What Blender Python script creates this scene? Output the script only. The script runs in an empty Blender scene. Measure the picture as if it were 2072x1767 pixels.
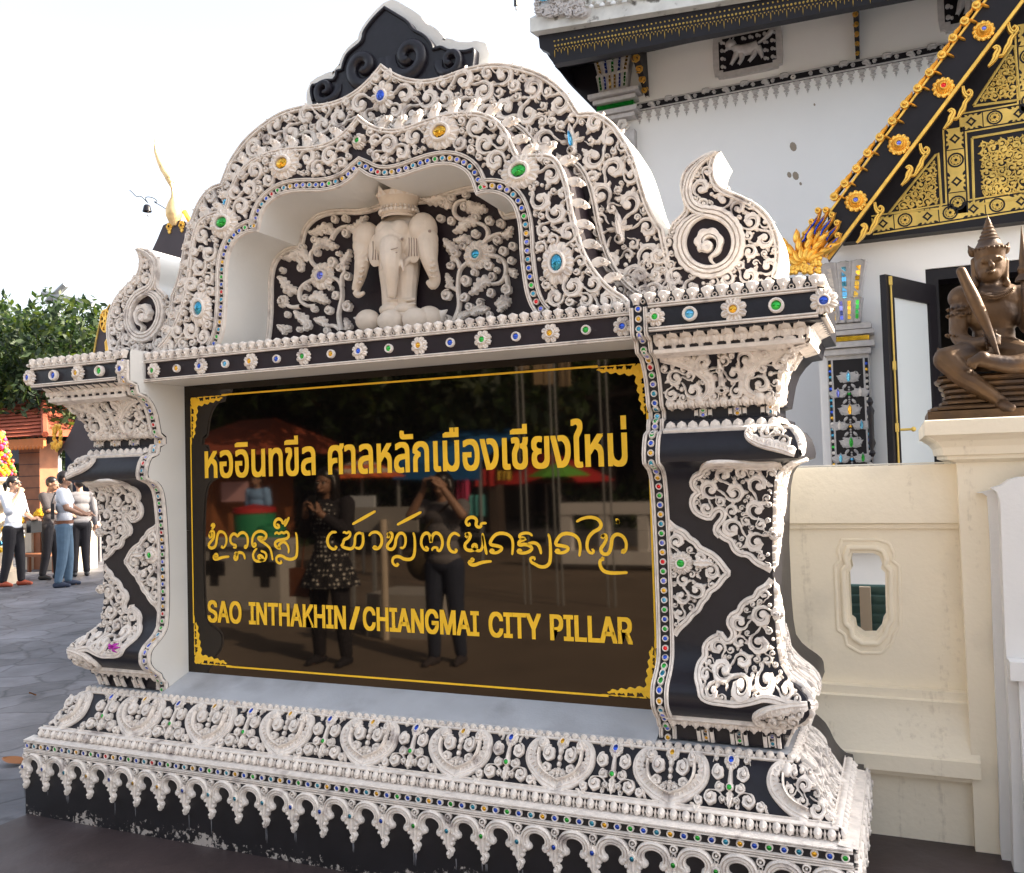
import bpy, math, random
import numpy as np
from mathutils import Vector, Matrix, noise as mnoise
from mathutils.geometry import tessellate_polygon
rad = math.radians
scene = bpy.context.scene
COL = scene.collection
random.seed(7); RNG = np.random.default_rng(7)

# ---------------------------------------------------------------- camera
CAM = np.array([2.073, -3.06, 1.6])
AX_R = np.array([0.9162816680938177, 0.3994760840607089, -0.029099192063221434])
AX_U = np.array([0.04159303545605803, -0.022640631405645185, 0.9988780812547169])
AX_F = np.array([-0.39836908027200346, 0.9164639982416523, 0.03736061843924614])
FOC, PW, PH = 1803.6, 2072.0, 1767.0        # focal length and size of the surveyed picture
cam = bpy.data.objects.new("camera", bpy.data.cameras.new("camera"))
COL.objects.link(cam)
cam.matrix_world = Matrix(((AX_R[0], AX_U[0], -AX_F[0], CAM[0]), (AX_R[1], AX_U[1], -AX_F[1], CAM[1]),
                           (AX_R[2], AX_U[2], -AX_F[2], CAM[2]), (0, 0, 0, 1)))
cam.data.sensor_fit = 'HORIZONTAL'; cam.data.sensor_width = 36; cam.data.lens = FOC / PW * 36
cam.data.clip_start = 0.05; cam.data.clip_end = 1500
scene.camera = cam

# ---------------------------------------------------------------- light
SUN_EL, SUN_AZ = 33.0, 27.0                 # elevation; azimuth measured from +X towards +Y
w = bpy.data.worlds.new("World"); scene.world = w; w.use_nodes = True
wn = w.node_tree.nodes; bg = wn["Background"]
sky = wn.new("ShaderNodeTexSky"); sky.sky_type = 'NISHITA'; sky.sun_disc = False
sky.sun_elevation = rad(SUN_EL); sky.sun_rotation = rad(90 - SUN_AZ)
sky.dust_density = 4.0; sky.air_density = 1.0; sky.ozone_density = .4
hz = wn.new('ShaderNodeHueSaturation'); hz.inputs['Saturation'].default_value = .42      # desaturated sky: whiter, less blue light
w.node_tree.links.new(sky.outputs[0], hz.inputs['Color']); w.node_tree.links.new(hz.outputs[0], bg.inputs[0]); bg.inputs[1].default_value = 0.13
sl = bpy.data.lights.new("sun", 'SUN'); sl.energy = 4.6; sl.angle = rad(0.55); sl.color = (1.0, 0.88, 0.70)
so = bpy.data.objects.new("sun", sl); COL.objects.link(so)
SUNV = Vector((math.cos(rad(SUN_EL)) * math.cos(rad(SUN_AZ)), math.cos(rad(SUN_EL)) * math.sin(rad(SUN_AZ)), math.sin(rad(SUN_EL))))
so.rotation_euler = SUNV.to_track_quat('Z', 'Y').to_euler(); so.location = SUNV * 40
vs = scene.view_settings; vs.view_transform = 'Standard'; vs.look = 'None'; vs.gamma = 1; vs.exposure = 1.85
scene.cycles.max_bounces = 8; scene.cycles.sample_clamp_indirect = 6
try: scene.cycles.use_denoising = True
except Exception: pass

# ---------------------------------------------------------------- survey: a pixel of the surveyed picture to a point on a real plane
def ray(px, py): return AX_F + (px - PW / 2) / FOC * AX_R - (py - 883.5) / FOC * AX_U
def atY(px, py, Y):
    d = ray(px, py); return CAM + d * (Y - CAM[1]) / d[1]
def atX(px, py, X):
    d = ray(px, py); return CAM + d * (X - CAM[0]) / d[0]
def atZ(px, py, Z):
    d = ray(px, py); return CAM + d * (Z - CAM[2]) / d[2]
def xz(pts, Y, ox=0., oy=0., s=1.0, k=0.518):
    """zoomed-picture points -> (x, z) on the upright plane Y"""
    o = []
    for x, y in pts:
        p = atY((ox + x / s) * k, (oy + y / s) * k, Y); o.append((p[0], p[2]))
    return np.array(o)

# ---------------------------------------------------------------- materials
def mat(name, col, rough=.6, metal=0., spec=.5, var=.0, vscale=8., bump=0., bscale=40., col2=None, c2scale=3., c2lo=.5, c2hi=.7, emit=0., coat=0., detail=6.):
    m = bpy.data.materials.new(name); m.use_nodes = True
    nt = m.node_tree; N = nt.nodes; L = nt.links; b = N["Principled BSDF"]
    b.inputs['Base Color'].default_value = (*col, 1); b.inputs['Roughness'].default_value = rough
    b.inputs['Metallic'].default_value = metal; b.inputs['Specular IOR Level'].default_value = spec
    if coat: b.inputs['Coat Weight'].default_value = coat; b.inputs['Coat Roughness'].default_value = .08
    tc = N.new("ShaderNodeTexCoord"); src = None
    def noise(sc, det=detail):
        n = N.new("ShaderNodeTexNoise"); n.inputs['Scale'].default_value = sc; n.inputs['Detail'].default_value = det
        L.new(tc.outputs['Object'], n.inputs['Vector']); return n
    if var:
        n = noise(vscale); r = N.new("ShaderNodeMapRange")
        r.inputs[1].default_value = .25; r.inputs[2].default_value = .75
        r.inputs[3].default_value = 1 - var; r.inputs[4].default_value = 1 + var
        L.new(n.outputs[0], r.inputs[0])
        mx = N.new("ShaderNodeMix"); mx.data_type = 'RGBA'; mx.blend_type = 'MULTIPLY'; mx.inputs[0].default_value = 1
        mx.inputs[6].default_value = (*col, 1); L.new(r.outputs[0], mx.inputs[7]); src = mx.outputs[2]
    if col2:
        n = noise(c2scale); r = N.new("ShaderNodeMapRange"); r.inputs[1].default_value = c2lo; r.inputs[2].default_value = c2hi
        L.new(n.outputs[0], r.inputs[0])
        mx = N.new("ShaderNodeMix"); mx.data_type = 'RGBA'; mx.inputs[6].default_value = (*col, 1)
        if src: L.new(src, mx.inputs[6])
        mx.inputs[7].default_value = (*col2, 1); L.new(r.outputs[0], mx.inputs[0]); src = mx.outputs[2]
    if src: L.new(src, b.inputs['Base Color'])
    if bump:
        n = noise(bscale, 8); bp = N.new("ShaderNodeBump"); bp.inputs['Strength'].default_value = bump; bp.inputs['Distance'].default_value = .01
        L.new(n.outputs[0], bp.inputs['Height']); L.new(bp.outputs[0], b.inputs['Normal'])
    if emit: b.inputs['Emission Color'].default_value = (*col, 1); b.inputs['Emission Strength'].default_value = emit
    return m
M = {}
M['stucco'] = mat('stucco', (.79, .725, .665), .75, spec=.25, var=.15, vscale=34, bump=.3, bscale=130, col2=(.30, .25, .24), c2scale=13, c2lo=.58, c2hi=.78)
M['white'] = mat('white plaster', (.74, .73, .70), .55, var=.06, vscale=3, bump=.12, bscale=60, col2=(.55, .53, .50), c2scale=1.7, c2lo=.6, c2hi=.85)
M['black'] = mat('black lacquer', (.017, .010, .0145), .5, spec=.35, var=.3, vscale=14, bump=.06, bscale=50, col2=(.07, .06, .065), c2scale=22, c2lo=.66, c2hi=.85)
M['pitch'] = mat('black moulding', (.010, .009, .015), .38, spec=.4, var=.2, vscale=20, bump=.12, bscale=40)
def jewel_mat(n, c): return mat('mirror glass ' + n, c, .12, metal=.75, spec=.8, coat=.6, var=.35, vscale=30)
JC = dict(red=(.75, .012, .02), green=(.02, .46, .05), blue=(.02, .10, .66), amber=(.85, .46, .02), teal=(.03, .33, .52), sky=(.12, .50, .80), violet=(.16, .20, .75))
for k, c in JC.items(): M[k] = jewel_mat(k, c)
JK = list(JC)
M['gold'] = mat('gilding', (.90, .53, .10), .36, metal=.72, var=.2, vscale=18, bump=.15, bscale=60)
M['goldpaint'] = mat('gold paint', (.95, .56, .02), .45, metal=0., var=.08, vscale=12)
M['panel'] = mat('polished black granite', (.003, .0025, .0025), .03, spec=.55, var=.3, vscale=220); M['panel'].node_tree.nodes['Principled BSDF'].inputs['Specular Tint'].default_value = (1, .82, .66, 1)  # specular tint puts the brown of the mirrored street into the reflections
M['sill'] = mat('sky tinted grey sill', (.50, .52, .56), .6, var=.10, vscale=6, bump=.2, bscale=90, col2=(.36, .37, .40), c2scale=4)  # blue of the open sky is put into the grey

# ---------------------------------------------------------------- mesh building
ORG = {}      # world origin of every thing and part
class MB:
    def __init__(s): s.v = []; s.f = []; s.n = 0
    def add(s, v, f, mi='stucco', smooth=True):
        v = np.asarray(v, float).reshape(-1, 3); f = np.asarray(f, int)
        if len(f) == 0: return
        s.v.append(v); s.f.append((f + s.n, mi, smooth)); s.n += len(v)
    def mirror(s):
        o = MB(); o.n = s.n; o.v = [v * np.array([-1, 1, 1]) for v in s.v]
        o.f = [(f[:, ::-1], m, sm) for f, m, sm in s.f]; return o
    def join(s, o):
        for f, m, sm in o.f: s.f.append((f + s.n, m, sm))
        s.v += o.v; s.n += o.n; return s
    def build(s, name, parent=None, kind=None, loc=None, ang=42):
        me = bpy.data.meshes.new(name)
        if not s.v: return None
        V = np.concatenate(s.v)
        V = V - np.asarray(loc if loc is not None else ORG.get(parent.name, (0, 0, 0)) if parent is not None else (0, 0, 0), float)
        names = []
        idx, tot, mi, sm = [], [], [], []
        for f, m, smo in s.f:
            if m not in names: names.append(m)
            idx.append(f.ravel()); tot.append(np.full(len(f), f.shape[1])); mi.append(np.full(len(f), names.index(m))); sm.append(np.full(len(f), smo))
        idx = np.concatenate(idx); tot = np.concatenate(tot); mi = np.concatenate(mi); sm = np.concatenate(sm)
        me.vertices.add(len(V)); me.vertices.foreach_set('co', V.ravel())
        me.loops.add(len(idx)); me.loops.foreach_set('vertex_index', idx.astype(np.int32))
        me.polygons.add(len(tot)); st = np.concatenate([[0], np.cumsum(tot)[:-1]])
        me.polygons.foreach_set('loop_start', st.astype(np.int32)); me.polygons.foreach_set('loop_total', tot.astype(np.int32))
        me.polygons.foreach_set('material_index', mi.astype(np.int32)); me.polygons.foreach_set('use_smooth', sm.astype(bool))
        for n in names: me.materials.append(M[n])
        me.update(calc_edges=True); me.validate()
        if sm.any() and ang: me.set_sharp_from_angle(angle=rad(ang))
        o = bpy.data.objects.new(name, me); COL.objects.link(o)
        if loc is not None: o.location = loc
        O = np.array(ORG.get(parent.name, (0, 0, 0)) if parent is not None else (0, 0, 0), float)
        if parent is not None: o.parent = parent
        if loc is not None: o.location = np.asarray(loc, float) - O; ORG[o.name] = tuple(loc)
        else: ORG[o.name] = tuple(O)
        if kind: o['kind'] = kind
        return o
def tag(o, label, cat, group=None):
    o['label'] = label; o['category'] = cat
    if group: o['group'] = group
    return o
def thing(name, label, cat, loc=(0, 0, 0), group=None):
    o = bpy.data.objects.new(name, None); COL.objects.link(o); o.location = loc; ORG[o.name] = tuple(loc)
    o.empty_display_size = .1
    return tag(o, label, cat, group)

def planeY(Y): return lambda u, v, h: np.stack([u, Y - h, v], -1)
def planeX(X): return lambda u, v, h: np.stack([X + h, u, v], -1)      # faces +X
P_FLAT = [(-1, 0), (-1, .8), (-.75, 1), (.75, 1), (1, .8), (1, 0)]
P_DOME = [(-1, 0), (-.93, .5), (-.6, .88), (0, 1), (.6, .88), (.93, .5), (1, 0)]
P_GROOVE = [(-1, 0), (-1, .75), (-.82, 1), (-.10, 1), (-.04, .5), (.08, .5), (.14, 1), (.82, 1), (1, .75), (1, 0)]
P_DBL = [(-1, 0), (-1, .7), (-.8, 1), (-.3, 1), (-.12, .45), (.12, .45), (.3, 1), (.8, 1), (1, .7), (1, 0)]
def grid_faces(n, k, closed=False):
    a = np.arange(n if closed else n - 1)[:, None] * k + np.arange(k - 1)[None]
    b = ((np.arange(n if closed else n - 1) + 1) % n)[:, None] * k + np.arange(k - 1)[None]
    return np.stack([a, b, b + 1, a + 1], -1).reshape(-1, 4)
def ribbon(mb, path, wl, h, mp, prof=P_DOME, mi='stucco', wr=None, closed=False, hs=None):
    p = np.asarray(path, float); n = len(p)
    if closed: t = np.roll(p, -1, 0) - np.roll(p, 1, 0)
    else: t = np.gradient(p, axis=0)
    t /= (np.linalg.norm(t, axis=1)[:, None] + 1e-9); nn = np.stack([-t[:, 1], t[:, 0]], 1)
    wl = np.broadcast_to(np.asarray(wl, float), n); wr = wl if wr is None else np.broadcast_to(np.asarray(wr, float), n)
    hs = np.ones(n) if hs is None else np.asarray(hs)
    A = np.array([a for a, b in prof]); B = np.array([b for a, b in prof])
    off = np.where(A[None] > 0, A[None] * wl[:, None], A[None] * wr[:, None])
    q = p[:, None, :] + nn[:, None, :] * off[..., None]
    hh = B[None] * h * hs[:, None]
    v = mp(q[..., 0].ravel(), q[..., 1].ravel(), hh.ravel())
    mb.add(v, grid_faces(n, len(prof), closed), mi)
def resample(pts, step=None, n=None, closed=False):
    p = np.asarray(pts, float)
    if closed: p = np.vstack([p, p[:1]])
    d = np.concatenate([[0], np.cumsum(np.linalg.norm(np.diff(p, axis=0), axis=1))])
    if n is None: n = max(2, int(round(d[-1] / step)) + 1)
    s = np.linspace(0, d[-1], n)
    o = np.stack([np.interp(s, d, p[:, i]) for i in range(p.shape[1])], 1)
    return o[:-1] if closed else o
def smooth(pts, it=2, closed=False):
    p = np.asarray(pts, float)
    for _ in range(it):           # Chaikin
        if closed: a = p; b = np.roll(p, -1, 0); p = np.stack([.75 * a + .25 * b, .25 * a + .75 * b], 1).reshape(-1, p.shape[1])
        else:
            a = p[:-1]; b = p[1:]; q = np.stack([.75 * a + .25 * b, .25 * a + .75 * b], 1).reshape(-1, p.shape[1]); p = np.vstack([p[:1], q[1:-1], p[-1:]])
    return p
def rev(mb, cx, cy, prof, mp, n=12, sx=1., sy=1., rot=0., mi='stucco', lobes=0, amp=0., h0=0.):
    """turned shape: prof = [(radius, height)...] from the outside in"""
    th = np.linspace(0, 2 * np.pi, n, endpoint=False); R = np.array([r for r, _ in prof]); H = np.array([z for _, z in prof]) + h0
    mod = 1 + amp * np.cos(lobes * th) if lobes else np.ones(n)
    a = R[None] * mod[:, None] * np.cos(th)[:, None] * sx; b = R[None] * mod[:, None] * np.sin(th)[:, None] * sy
    u = cx + a * math.cos(rot) - b * math.sin(rot); v = cy + a * math.sin(rot) + b * math.cos(rot)
    mb.add(mp(u.ravel(), v.ravel(), np.broadcast_to(H, (n, len(R))).ravel()), grid_faces(n, len(R), True), mi)
def bead(mb, x, y, r, mp, h=None, n=8, sx=1., sy=1., rot=0., mi='stucco'):
    h = r if h is None else h
    rev(mb, x, y, [(r, 0), (r * .92, h * .5), (r * .6, h * .88), (r * .02, h)], mp, n, sx, sy, rot, mi)
def jewel(mb, x, y, r, mp, mi, h=.008, n=10, sx=1., sy=1.):
    rev(mb, x, y, [(r, h), (r * .7, h + r * .2), (r * .01, h + r * .28)], mp, n, sx, sy, 0, mi)
def ringjewel(mb, x, y, r, mp, mi, h=.012, n=12, withj=True, sx=1., sy=1.):
    rev(mb, x, y, [(r, 0), (r, h * .7), (r * .86, h), (r * .68, h * .9), (r * .62, h * .4)], mp, n, sx, sy)
    if withj: jewel(mb, x, y, r * .66, mp, mi, h * .4, n, sx, sy)
def flower(mb, x, y, R, mp, pet=8, h=.02, rot=0., hole=.42, sx=1., sy=1.):
    for k in range(pet):
        a = rot + 2 * np.pi * k / pet
        t = np.linspace(0, 1, 6); rr = R * (.34 + .66 * t)
        p = np.stack([x + sx * rr * math.cos(a), y + sy * rr * math.sin(a)], 1)
        wd = R * np.array([.15, .22, .28, .30, .26, .13]) * (8 / pet) * (1.0 if pet <= 8 else 1.4)
        ribbon(mb, p, wd, h * .75, mp, [(-1, 0), (-.95, .6), (-.45, 1), (0, .7), (.45, 1), (.95, .6), (1, 0)], hs=np.array([.5, .85, 1, 1, .9, .5]))
    r = R * hole
    rev(mb, x, y, [(r * 1.15, 0), (r * 1.15, h * .9), (r, h * 1.15), (r * .8, h * 1.05), (r * .72, h * .7)], mp, 14, sx, sy)
_SC = {}
def curl(mb, x, y, R, ang, hand, mp, h=.02, mi='stucco', turns=1.2, n=22, tail=None, fat=1., scal=True, prof=None):
    """comma-shaped scroll leaf: a tapering tail that winds into a bulb, scalloped outside"""
    t = np.linspace(0, 1, n); th = ang + hand * 2 * np.pi * turns * t; rr = R * (.80 - .58 * t ** .95)
    p = np.stack([x + rr * np.cos(th), y + rr * np.sin(th)], 1)
    w = R * fat * (.055 + .17 * np.minimum(1, t * 1.8) ** .8); w[-1] *= .8
    out = w * (1 + (.55 * np.abs(np.sin(np.pi * 6.5 * t)) - .1 if scal else 0) * (t < .85)); ins = w
    if tail is not None:
        q = np.array(tail, float); k = 4; s = np.linspace(0, 1, k, endpoint=False)
        tan = p[0] - p[1]; c = p[0] + tan / (np.linalg.norm(tan) + 1e-9) * np.linalg.norm(q - p[0]) * .5
        ext = ((1 - s) ** 2)[:, None] * q + (2 * s * (1 - s))[:, None] * c + (s ** 2)[:, None] * p[0]
        p = np.vstack([ext, p]); out = np.concatenate([np.linspace(R * .05, R * .1, k), out]); ins = np.concatenate([np.linspace(R * .05, R * .1, k), ins]); n += k
    hs = np.concatenate([np.linspace(.6, 1, 5), np.ones(n - 8), [1.1, 1.15, .9]])
    if prof is None: prof = [(-1, 0), (-1, .75), (-.84, 1), (.22, 1), (.30, .45), (.40, .45), (.48, 1), (.85, .98), (1, .75), (1, 0)]
    # outside of the spiral is the right-hand side when hand is +1
    if hand > 0: ribbon(mb, p, ins, h, mp, prof, mi, wr=out, hs=hs)
    else: ribbon(mb, p, out, h, mp, [(-a, b) for a, b in prof][::-1], mi, wr=ins, hs=hs)
    e = p[-1]; q = R * fat * .27; rev(mb, e[0], e[1], [(q, 0), (q, h * .95), (q * .82, h * 1.2), (q * .3, h * 1.25), (q * .02, h * 1.15)], mp, 10, mi=mi)
def leaf(mb, p0, p1, width, bend, mp, h=.02, mi='stucco', lob=5, n=14):
    """lobed acanthus leaf from p0 to its tip p1"""
    p0 = np.array(p0, float); p1 = np.array(p1, float); d = p1 - p0; nrm = np.array([-d[1], d[0]])
    t = np.linspace(0, 1, n)[:, None]
    p = p0 + d * t + nrm * bend * np.sin(np.pi * t) + nrm * bend * .6 * np.sin(2 * np.pi * t)
    tt = t[:, 0]; wv = width * (.18 + np.sin(np.pi * np.clip(tt * .95 + .05, 0, 1)) ** .8 * .82) * (1 - .35 * tt)
    wv = wv * (1 + .6 * np.abs(np.sin(np.pi * lob * tt)) - .32); wv[-1] = width * .02; wv[-2] *= .6
    ribbon(mb, p, wv, h, mp, [(-1, 0), (-.9, .6), (-.5, .95), (-.1, .75), (.1, .75), (.5, .95), (.9, .6), (1, 0)], mi, hs=np.concatenate([np.ones(n - 2), [.9, .5]]))
def inside(poly, P):
    x, y = P[:, 0], P[:, 1]; r = np.zeros(len(P), bool); n = len(poly); j = n - 1
    for i in range(n):
        xi, yi = poly[i]; xj, yj = poly[j]
        c = ((yi > y) != (yj > y)) & (x < (xj - xi) * (y - yi) / (yj - yi + 1e-12) + xi); r ^= c; j = i
    return r
def edge_dist(poly, P):
    a = poly; b = np.roll(poly, -1, 0); d = b - a; L2 = (d ** 2).sum(1) + 1e-12
    t = np.clip(((P[:, None] - a[None]) * d[None]).sum(2) / L2[None], 0, 1)
    return np.sqrt((((a[None] + d[None] * t[..., None]) - P[:, None]) ** 2).sum(2)).min(1)
def pack(poly, radii, seeds=(), tries=900, gap=.97, edge=.95, avoid=(), rng=RNG):
    """fill a polygon with discs, largest first; returns [(x, y, r)] without the seeds; avoid = polylines to keep clear of"""
    poly = np.asarray(poly, float); lo, hi = poly.min(0), poly.max(0)
    D = [tuple(s) for s in seeds]; ns = len(D)
    for r in radii:
        P = lo + (hi - lo) * rng.random((tries, 2)); P = P[inside(poly, P)]
        if not len(P): continue
        P = P[edge_dist(poly, P) > r * edge]
        for a in avoid:
            if len(P): P = P[np.sqrt(((P[:, None] - np.asarray(a)[None]) ** 2).sum(2)).min(1) > r * .95]
        for q in P:
            if D:
                A = np.array(D)
                if (np.hypot(A[:, 0] - q[0], A[:, 1] - q[1]) < (A[:, 2] + r) * gap).any(): continue
            D.append((q[0], q[1], r))
    return D[ns:]
def fill(mb, poly, radii, mp, h=.02, seeds=(), tries=900, avoid=(), gap=.97, edge=.95, mi='stucco', n=18, flame=.25):
    """dense scrollwork: every disc becomes a scroll whose tail reaches for its nearest bigger neighbour"""
    D = pack(poly, radii, seeds, tries, gap, edge, avoid)
    allD = [tuple(s) for s in seeds] + D
    for i, (x, y, r) in enumerate(D):
        A = np.array(allD[:len(seeds) + i] or [(x, y - 1, r)]); d = np.hypot(A[:, 0] - x, A[:, 1] - y) - A[:, 2]
        j = int(np.argmin(d)); a = math.atan2(A[j, 1] - y, A[j, 0] - x); hand = 1 if RNG.random() < .5 else -1
        if r <= radii[-1] * 1.02 and RNG.random() < flame:
            c, s = math.cos(a), math.sin(a)
            leaf(mb, (x + c * r * 1.1, y + s * r * 1.1), (x - c * r * 1.15, y - s * r * 1.15), r * .55, .25 * hand, mp, h * .6, mi, 3, 10)
        elif r <= radii[-1] * 1.02 and RNG.random() < .25:
            bead(mb, x, y, r * .8, mp, h * .55, mi=mi)
        else:
            tl = (x + math.cos(a) * r * 1.5, y + math.sin(a) * r * 1.5)
            curl(mb, x, y, r * 1.06, a + hand * .5, hand, mp, h * (.5 + .3 * RNG.random()), mi, turns=.85 + .25 * RNG.random(), n=n, tail=tl, fat=1.1)
            if r > .017:
                for q in range(3):
                    b = a + hand * (1.3 + 1.5 * q + .4 * RNG.random()); d = np.array([math.cos(b), math.sin(b)]); e = np.array([-d[1], d[0]]) * hand
                    leaf(mb, (x, y) + d * r * .80 - e * r * .12, (x, y) + d * r * 1.16 + e * r * .38, r * .21, .22 * hand, mp, h * .55, mi, 3, 9)
    return D
def slab(mb, poly, y0, y1, mi_front='black', mi_side='white', back=True, step=None):
    """upright slab: (x, z) outline, front at y0 (towards the camera), back at y1"""
    p = np.asarray(poly, float); n = len(p)
    tri = np.array(tessellate_polygon([[Vector((a, b, 0)) for a, b in p]]))
    F = np.stack([p[:, 0], np.full(n, y0), p[:, 1]], 1); B = np.stack([p[:, 0], np.full(n, y1), p[:, 1]], 1)
    mb.add(F, tri, mi_front, False)
    if back: mb.add(B, tri[:, ::-1], mi_side, False)
    i = np.arange(n); j = (i + 1) % n
    mb.add(np.vstack([F, B]), np.stack([i, j, j + n, i + n], 1), mi_side, True)
def box(mb, lo, hi, mi='white', skip=()):
    x0, y0, z0 = lo; x1, y1, z1 = hi
    v = [(x0, y0, z0), (x1, y0, z0), (x1, y1, z0), (x0, y1, z0), (x0, y0, z1), (x1, y0, z1), (x1, y1, z1), (x0, y1, z1)]
    f = dict(b=(3, 2, 1, 0), t=(4, 5, 6, 7), f=(0, 1, 5, 4), r=(1, 2, 6, 5), k=(2, 3, 7, 6), l=(3, 0, 4, 7))
    mb.add(v, [q for k, q in f.items() if k not in skip], mi, False)
def tube(mb, path, rads, mi='white', n=8, caps=True):
    p = np.asarray(path, float); m = len(p); rads = np.broadcast_to(np.asarray(rads, float), m)
    t = np.gradient(p, axis=0); t /= np.linalg.norm(t, axis=1)[:, None] + 1e-9
    ref = np.array([0, 0, 1.]) if abs(t[:, 2]).mean() < .8 else np.array([0, 1., 0])
    a = np.cross(t, ref); a /= np.linalg.norm(a, axis=1)[:, None] + 1e-9; b = np.cross(a, t)
    th = np.linspace(0, 2 * np.pi, n, endpoint=False)
    v = p[:, None] + (a[:, None] * np.cos(th)[None, :, None] + b[:, None] * np.sin(th)[None, :, None]) * rads[:, None, None]
    i = np.arange(m - 1)[:, None] * n + np.arange(n)[None]; j = np.arange(m - 1)[:, None] * n + (np.arange(n)[None] + 1) % n
    mb.add(v.reshape(-1, 3), np.stack([i, j, j + n, i + n], -1).reshape(-1, 4), mi)
    if caps:
        for e, s in ((0, 1), (m - 1, -1)):
            c = np.vstack([v[e], p[e:e + 1]]); mb.add(c, [(k, n, (k + 1) % n) for k in range(n)][::s], mi)
def lathe(mb, c, prof, mi='gold', n=20, axis='z', ring=None):
    """turned about a vertical axis: prof = [(radius, height)]"""
    th = np.linspace(0, 2 * np.pi, n, endpoint=False); R = np.array([a for a, _ in prof]); H = np.array([b for _, b in prof])
    md = np.ones(n) if ring is None else 1 + ring[1] * np.cos(ring[0] * th)
    v = np.stack([c[0] + (R[None] * md[:, None]) * np.cos(th)[:, None], c[1] + (R[None] * md[:, None]) * np.sin(th)[:, None], np.broadcast_to(c[2] + H, (n, len(R)))], -1)
    mb.add(v.reshape(-1, 3), grid_faces(n, len(R), True)[:, ::-1], mi)
# ================================================================ the monument sign
SIGN = thing('monument_sign', 'ornate white stucco and black lacquer monument sign holding a black panel with gold lettering', 'monument sign')
PI = math.pi
rj = lambda seq=('blue', 'green', 'amber', 'teal'): seq[RNG.integers(len(seq))]
# pillar profile: (height, setback of the front face)
PROF = [(2.215, .035), (2.20, .03), (2.066, .03), (2.062, .075), (2.012, .088), (2.008, .13), (1.985, .158), (1.95, .185), (1.91, .202), (1.86, .213), (1.818, .222), (1.812, .25), (1.768, .25), (1.763, .213),
        (1.722, .208), (1.716, .166), (1.69, .147), (1.66, .136), (1.63, .131), (1.612, .134), (1.597, .186), (1.575, .212), (1.55, .228), (1.50, .24), (1.42, .248), (1.27, .257), (1.04, .257), (.95, .253), (.888, .245), (.855, .222),
        (.835, .198), (.812, .162), (.795, .143), (.78, .136), (.74, .133), (.715, .15), (.69, .178), (.678, .2), (.642, .213), (.638, .24), (.586, .24)]
PZ = np.array([a for a, b in PROF])[::-1]; PY = np.array([b for a, b in PROF])[::-1]
def yoff(z): return np.interp(z, PZ, PY)
def xoff(z): return 1.88 - .95 * yoff(z)
def slope(z):
    d = (yoff(z + .006) - yoff(z - .006)) / .012; L = np.sqrt(1 + d * d); return 1 / L, d / L
def pfront(u, v, h):        # front face of the right pillar: u = x, v = z
    c, s = slope(v); return np.stack([u, yoff(v) - h * c, v + h * s * .9], -1)
def pside(u, v, h):         # its right-hand side, folded round the corner: u = x it would have on the front
    c, s = slope(v); X = xoff(v); return np.stack([X + h * c, yoff(v) + (X - u), v + h * s * .9], -1)
XJ = 1.205                  # inner face of the pillars
def pillar_core():
    mb = MB(); zs = np.array([a for a, b in PROF]); n = len(zs)
    y = np.array([b for a, b in PROF]); X = 1.88 - .95 * y
    A = np.stack([np.full(n, XJ + .002), y, zs], 1); B = np.stack([X, y, zs], 1); Cc = np.stack([X, np.full(n, .80), zs], 1); D = np.stack([np.full(n, XJ + .002), np.full(n, .80), zs], 1)
    for P, Q, m in ((A, B, 'pitch'), (B, Cc, 'pitch'), (Cc, D, 'white')):
        i = np.arange(n - 1); mb.add(np.vstack([P, Q]), np.stack([i, i + 1, i + 1 + n, i + n], 1), m, True)
    mb.add([A[0], B[0], Cc[0], D[0]], [(0, 1, 2, 3)], 'stucco', False)
    # plain white inner cheek, its front edge follows the profile
    zz = np.linspace(.586, 2.215, 90); E = np.stack([np.full(90, XJ), yoff(zz) + .004, zz], 1); F = np.stack([np.full(90, XJ), np.full(90, .80), zz], 1)
    i = np.arange(89); mb.add(np.vstack([E, F]), np.stack([i, i + 90, i + 91, i + 1], 1), 'white', True)
    return mb
# traced outlines of the three lace panels of the shaft (zoomed picture coordinates -> x, z)
z5 = lambda pts, Y=.25: xz(pts, Y, 2400, 1100, 1.767)
z6 = lambda pts, Y=.25: xz(pts, Y, 2400, 2000, 1.251)
def fitx(p):                # keep a traced outline on the pillar face
    p = np.array(p); p[:, 0] = np.minimum(p[:, 0], xoff(p[:, 1]) - .004); return p
LACE_T = fitx(np.vstack([z5([(1325, 1262), (1240, 1275), (1130, 1262), (1010, 1268), (890, 1255), (760, 1250), (680, 1258), (625, 1290), (618, 1325), (570, 1335), (542, 1385), (560, 1430), (600, 1452), (552, 1475), (537, 1535), (565, 1595), (630, 1625), (672, 1632), (690, 1585), (735, 1562), (765, 1600), (745, 1645), (705, 1685), (700, 1730), (735, 1765)]),
                         z6([(500, 85), (535, 128), (572, 138), (582, 178), (615, 208), (655, 206), (690, 245), (730, 266), (772, 287)])]))
LACE_M = np.vstack([z6([(262, 48), (292, 78), (345, 100), (362, 130), (398, 148), (412, 176), (442, 190), (482, 210), (520, 250), (545, 288), (562, 300), (535, 316), (500, 368), (462, 386), (450, 420), (424, 440), (410, 480), (376, 500), (360, 530), (312, 570), (292, 602)])])
LACE_B = fitx(z6([(775, 330), (742, 366), (702, 382), (690, 420), (652, 430), (620, 455), (610, 492), (572, 502), (556, 545), (588, 585), (580, 620), (552, 640), (528, 612), (508, 578), (520, 602), (470, 620), (440, 660), (450, 702), (420, 742), (420, 792), (450, 832), (457, 868), (502, 888), (560, 893), (620, 903), (700, 888), (760, 870), (880, 900), (985, 905)]))
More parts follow.
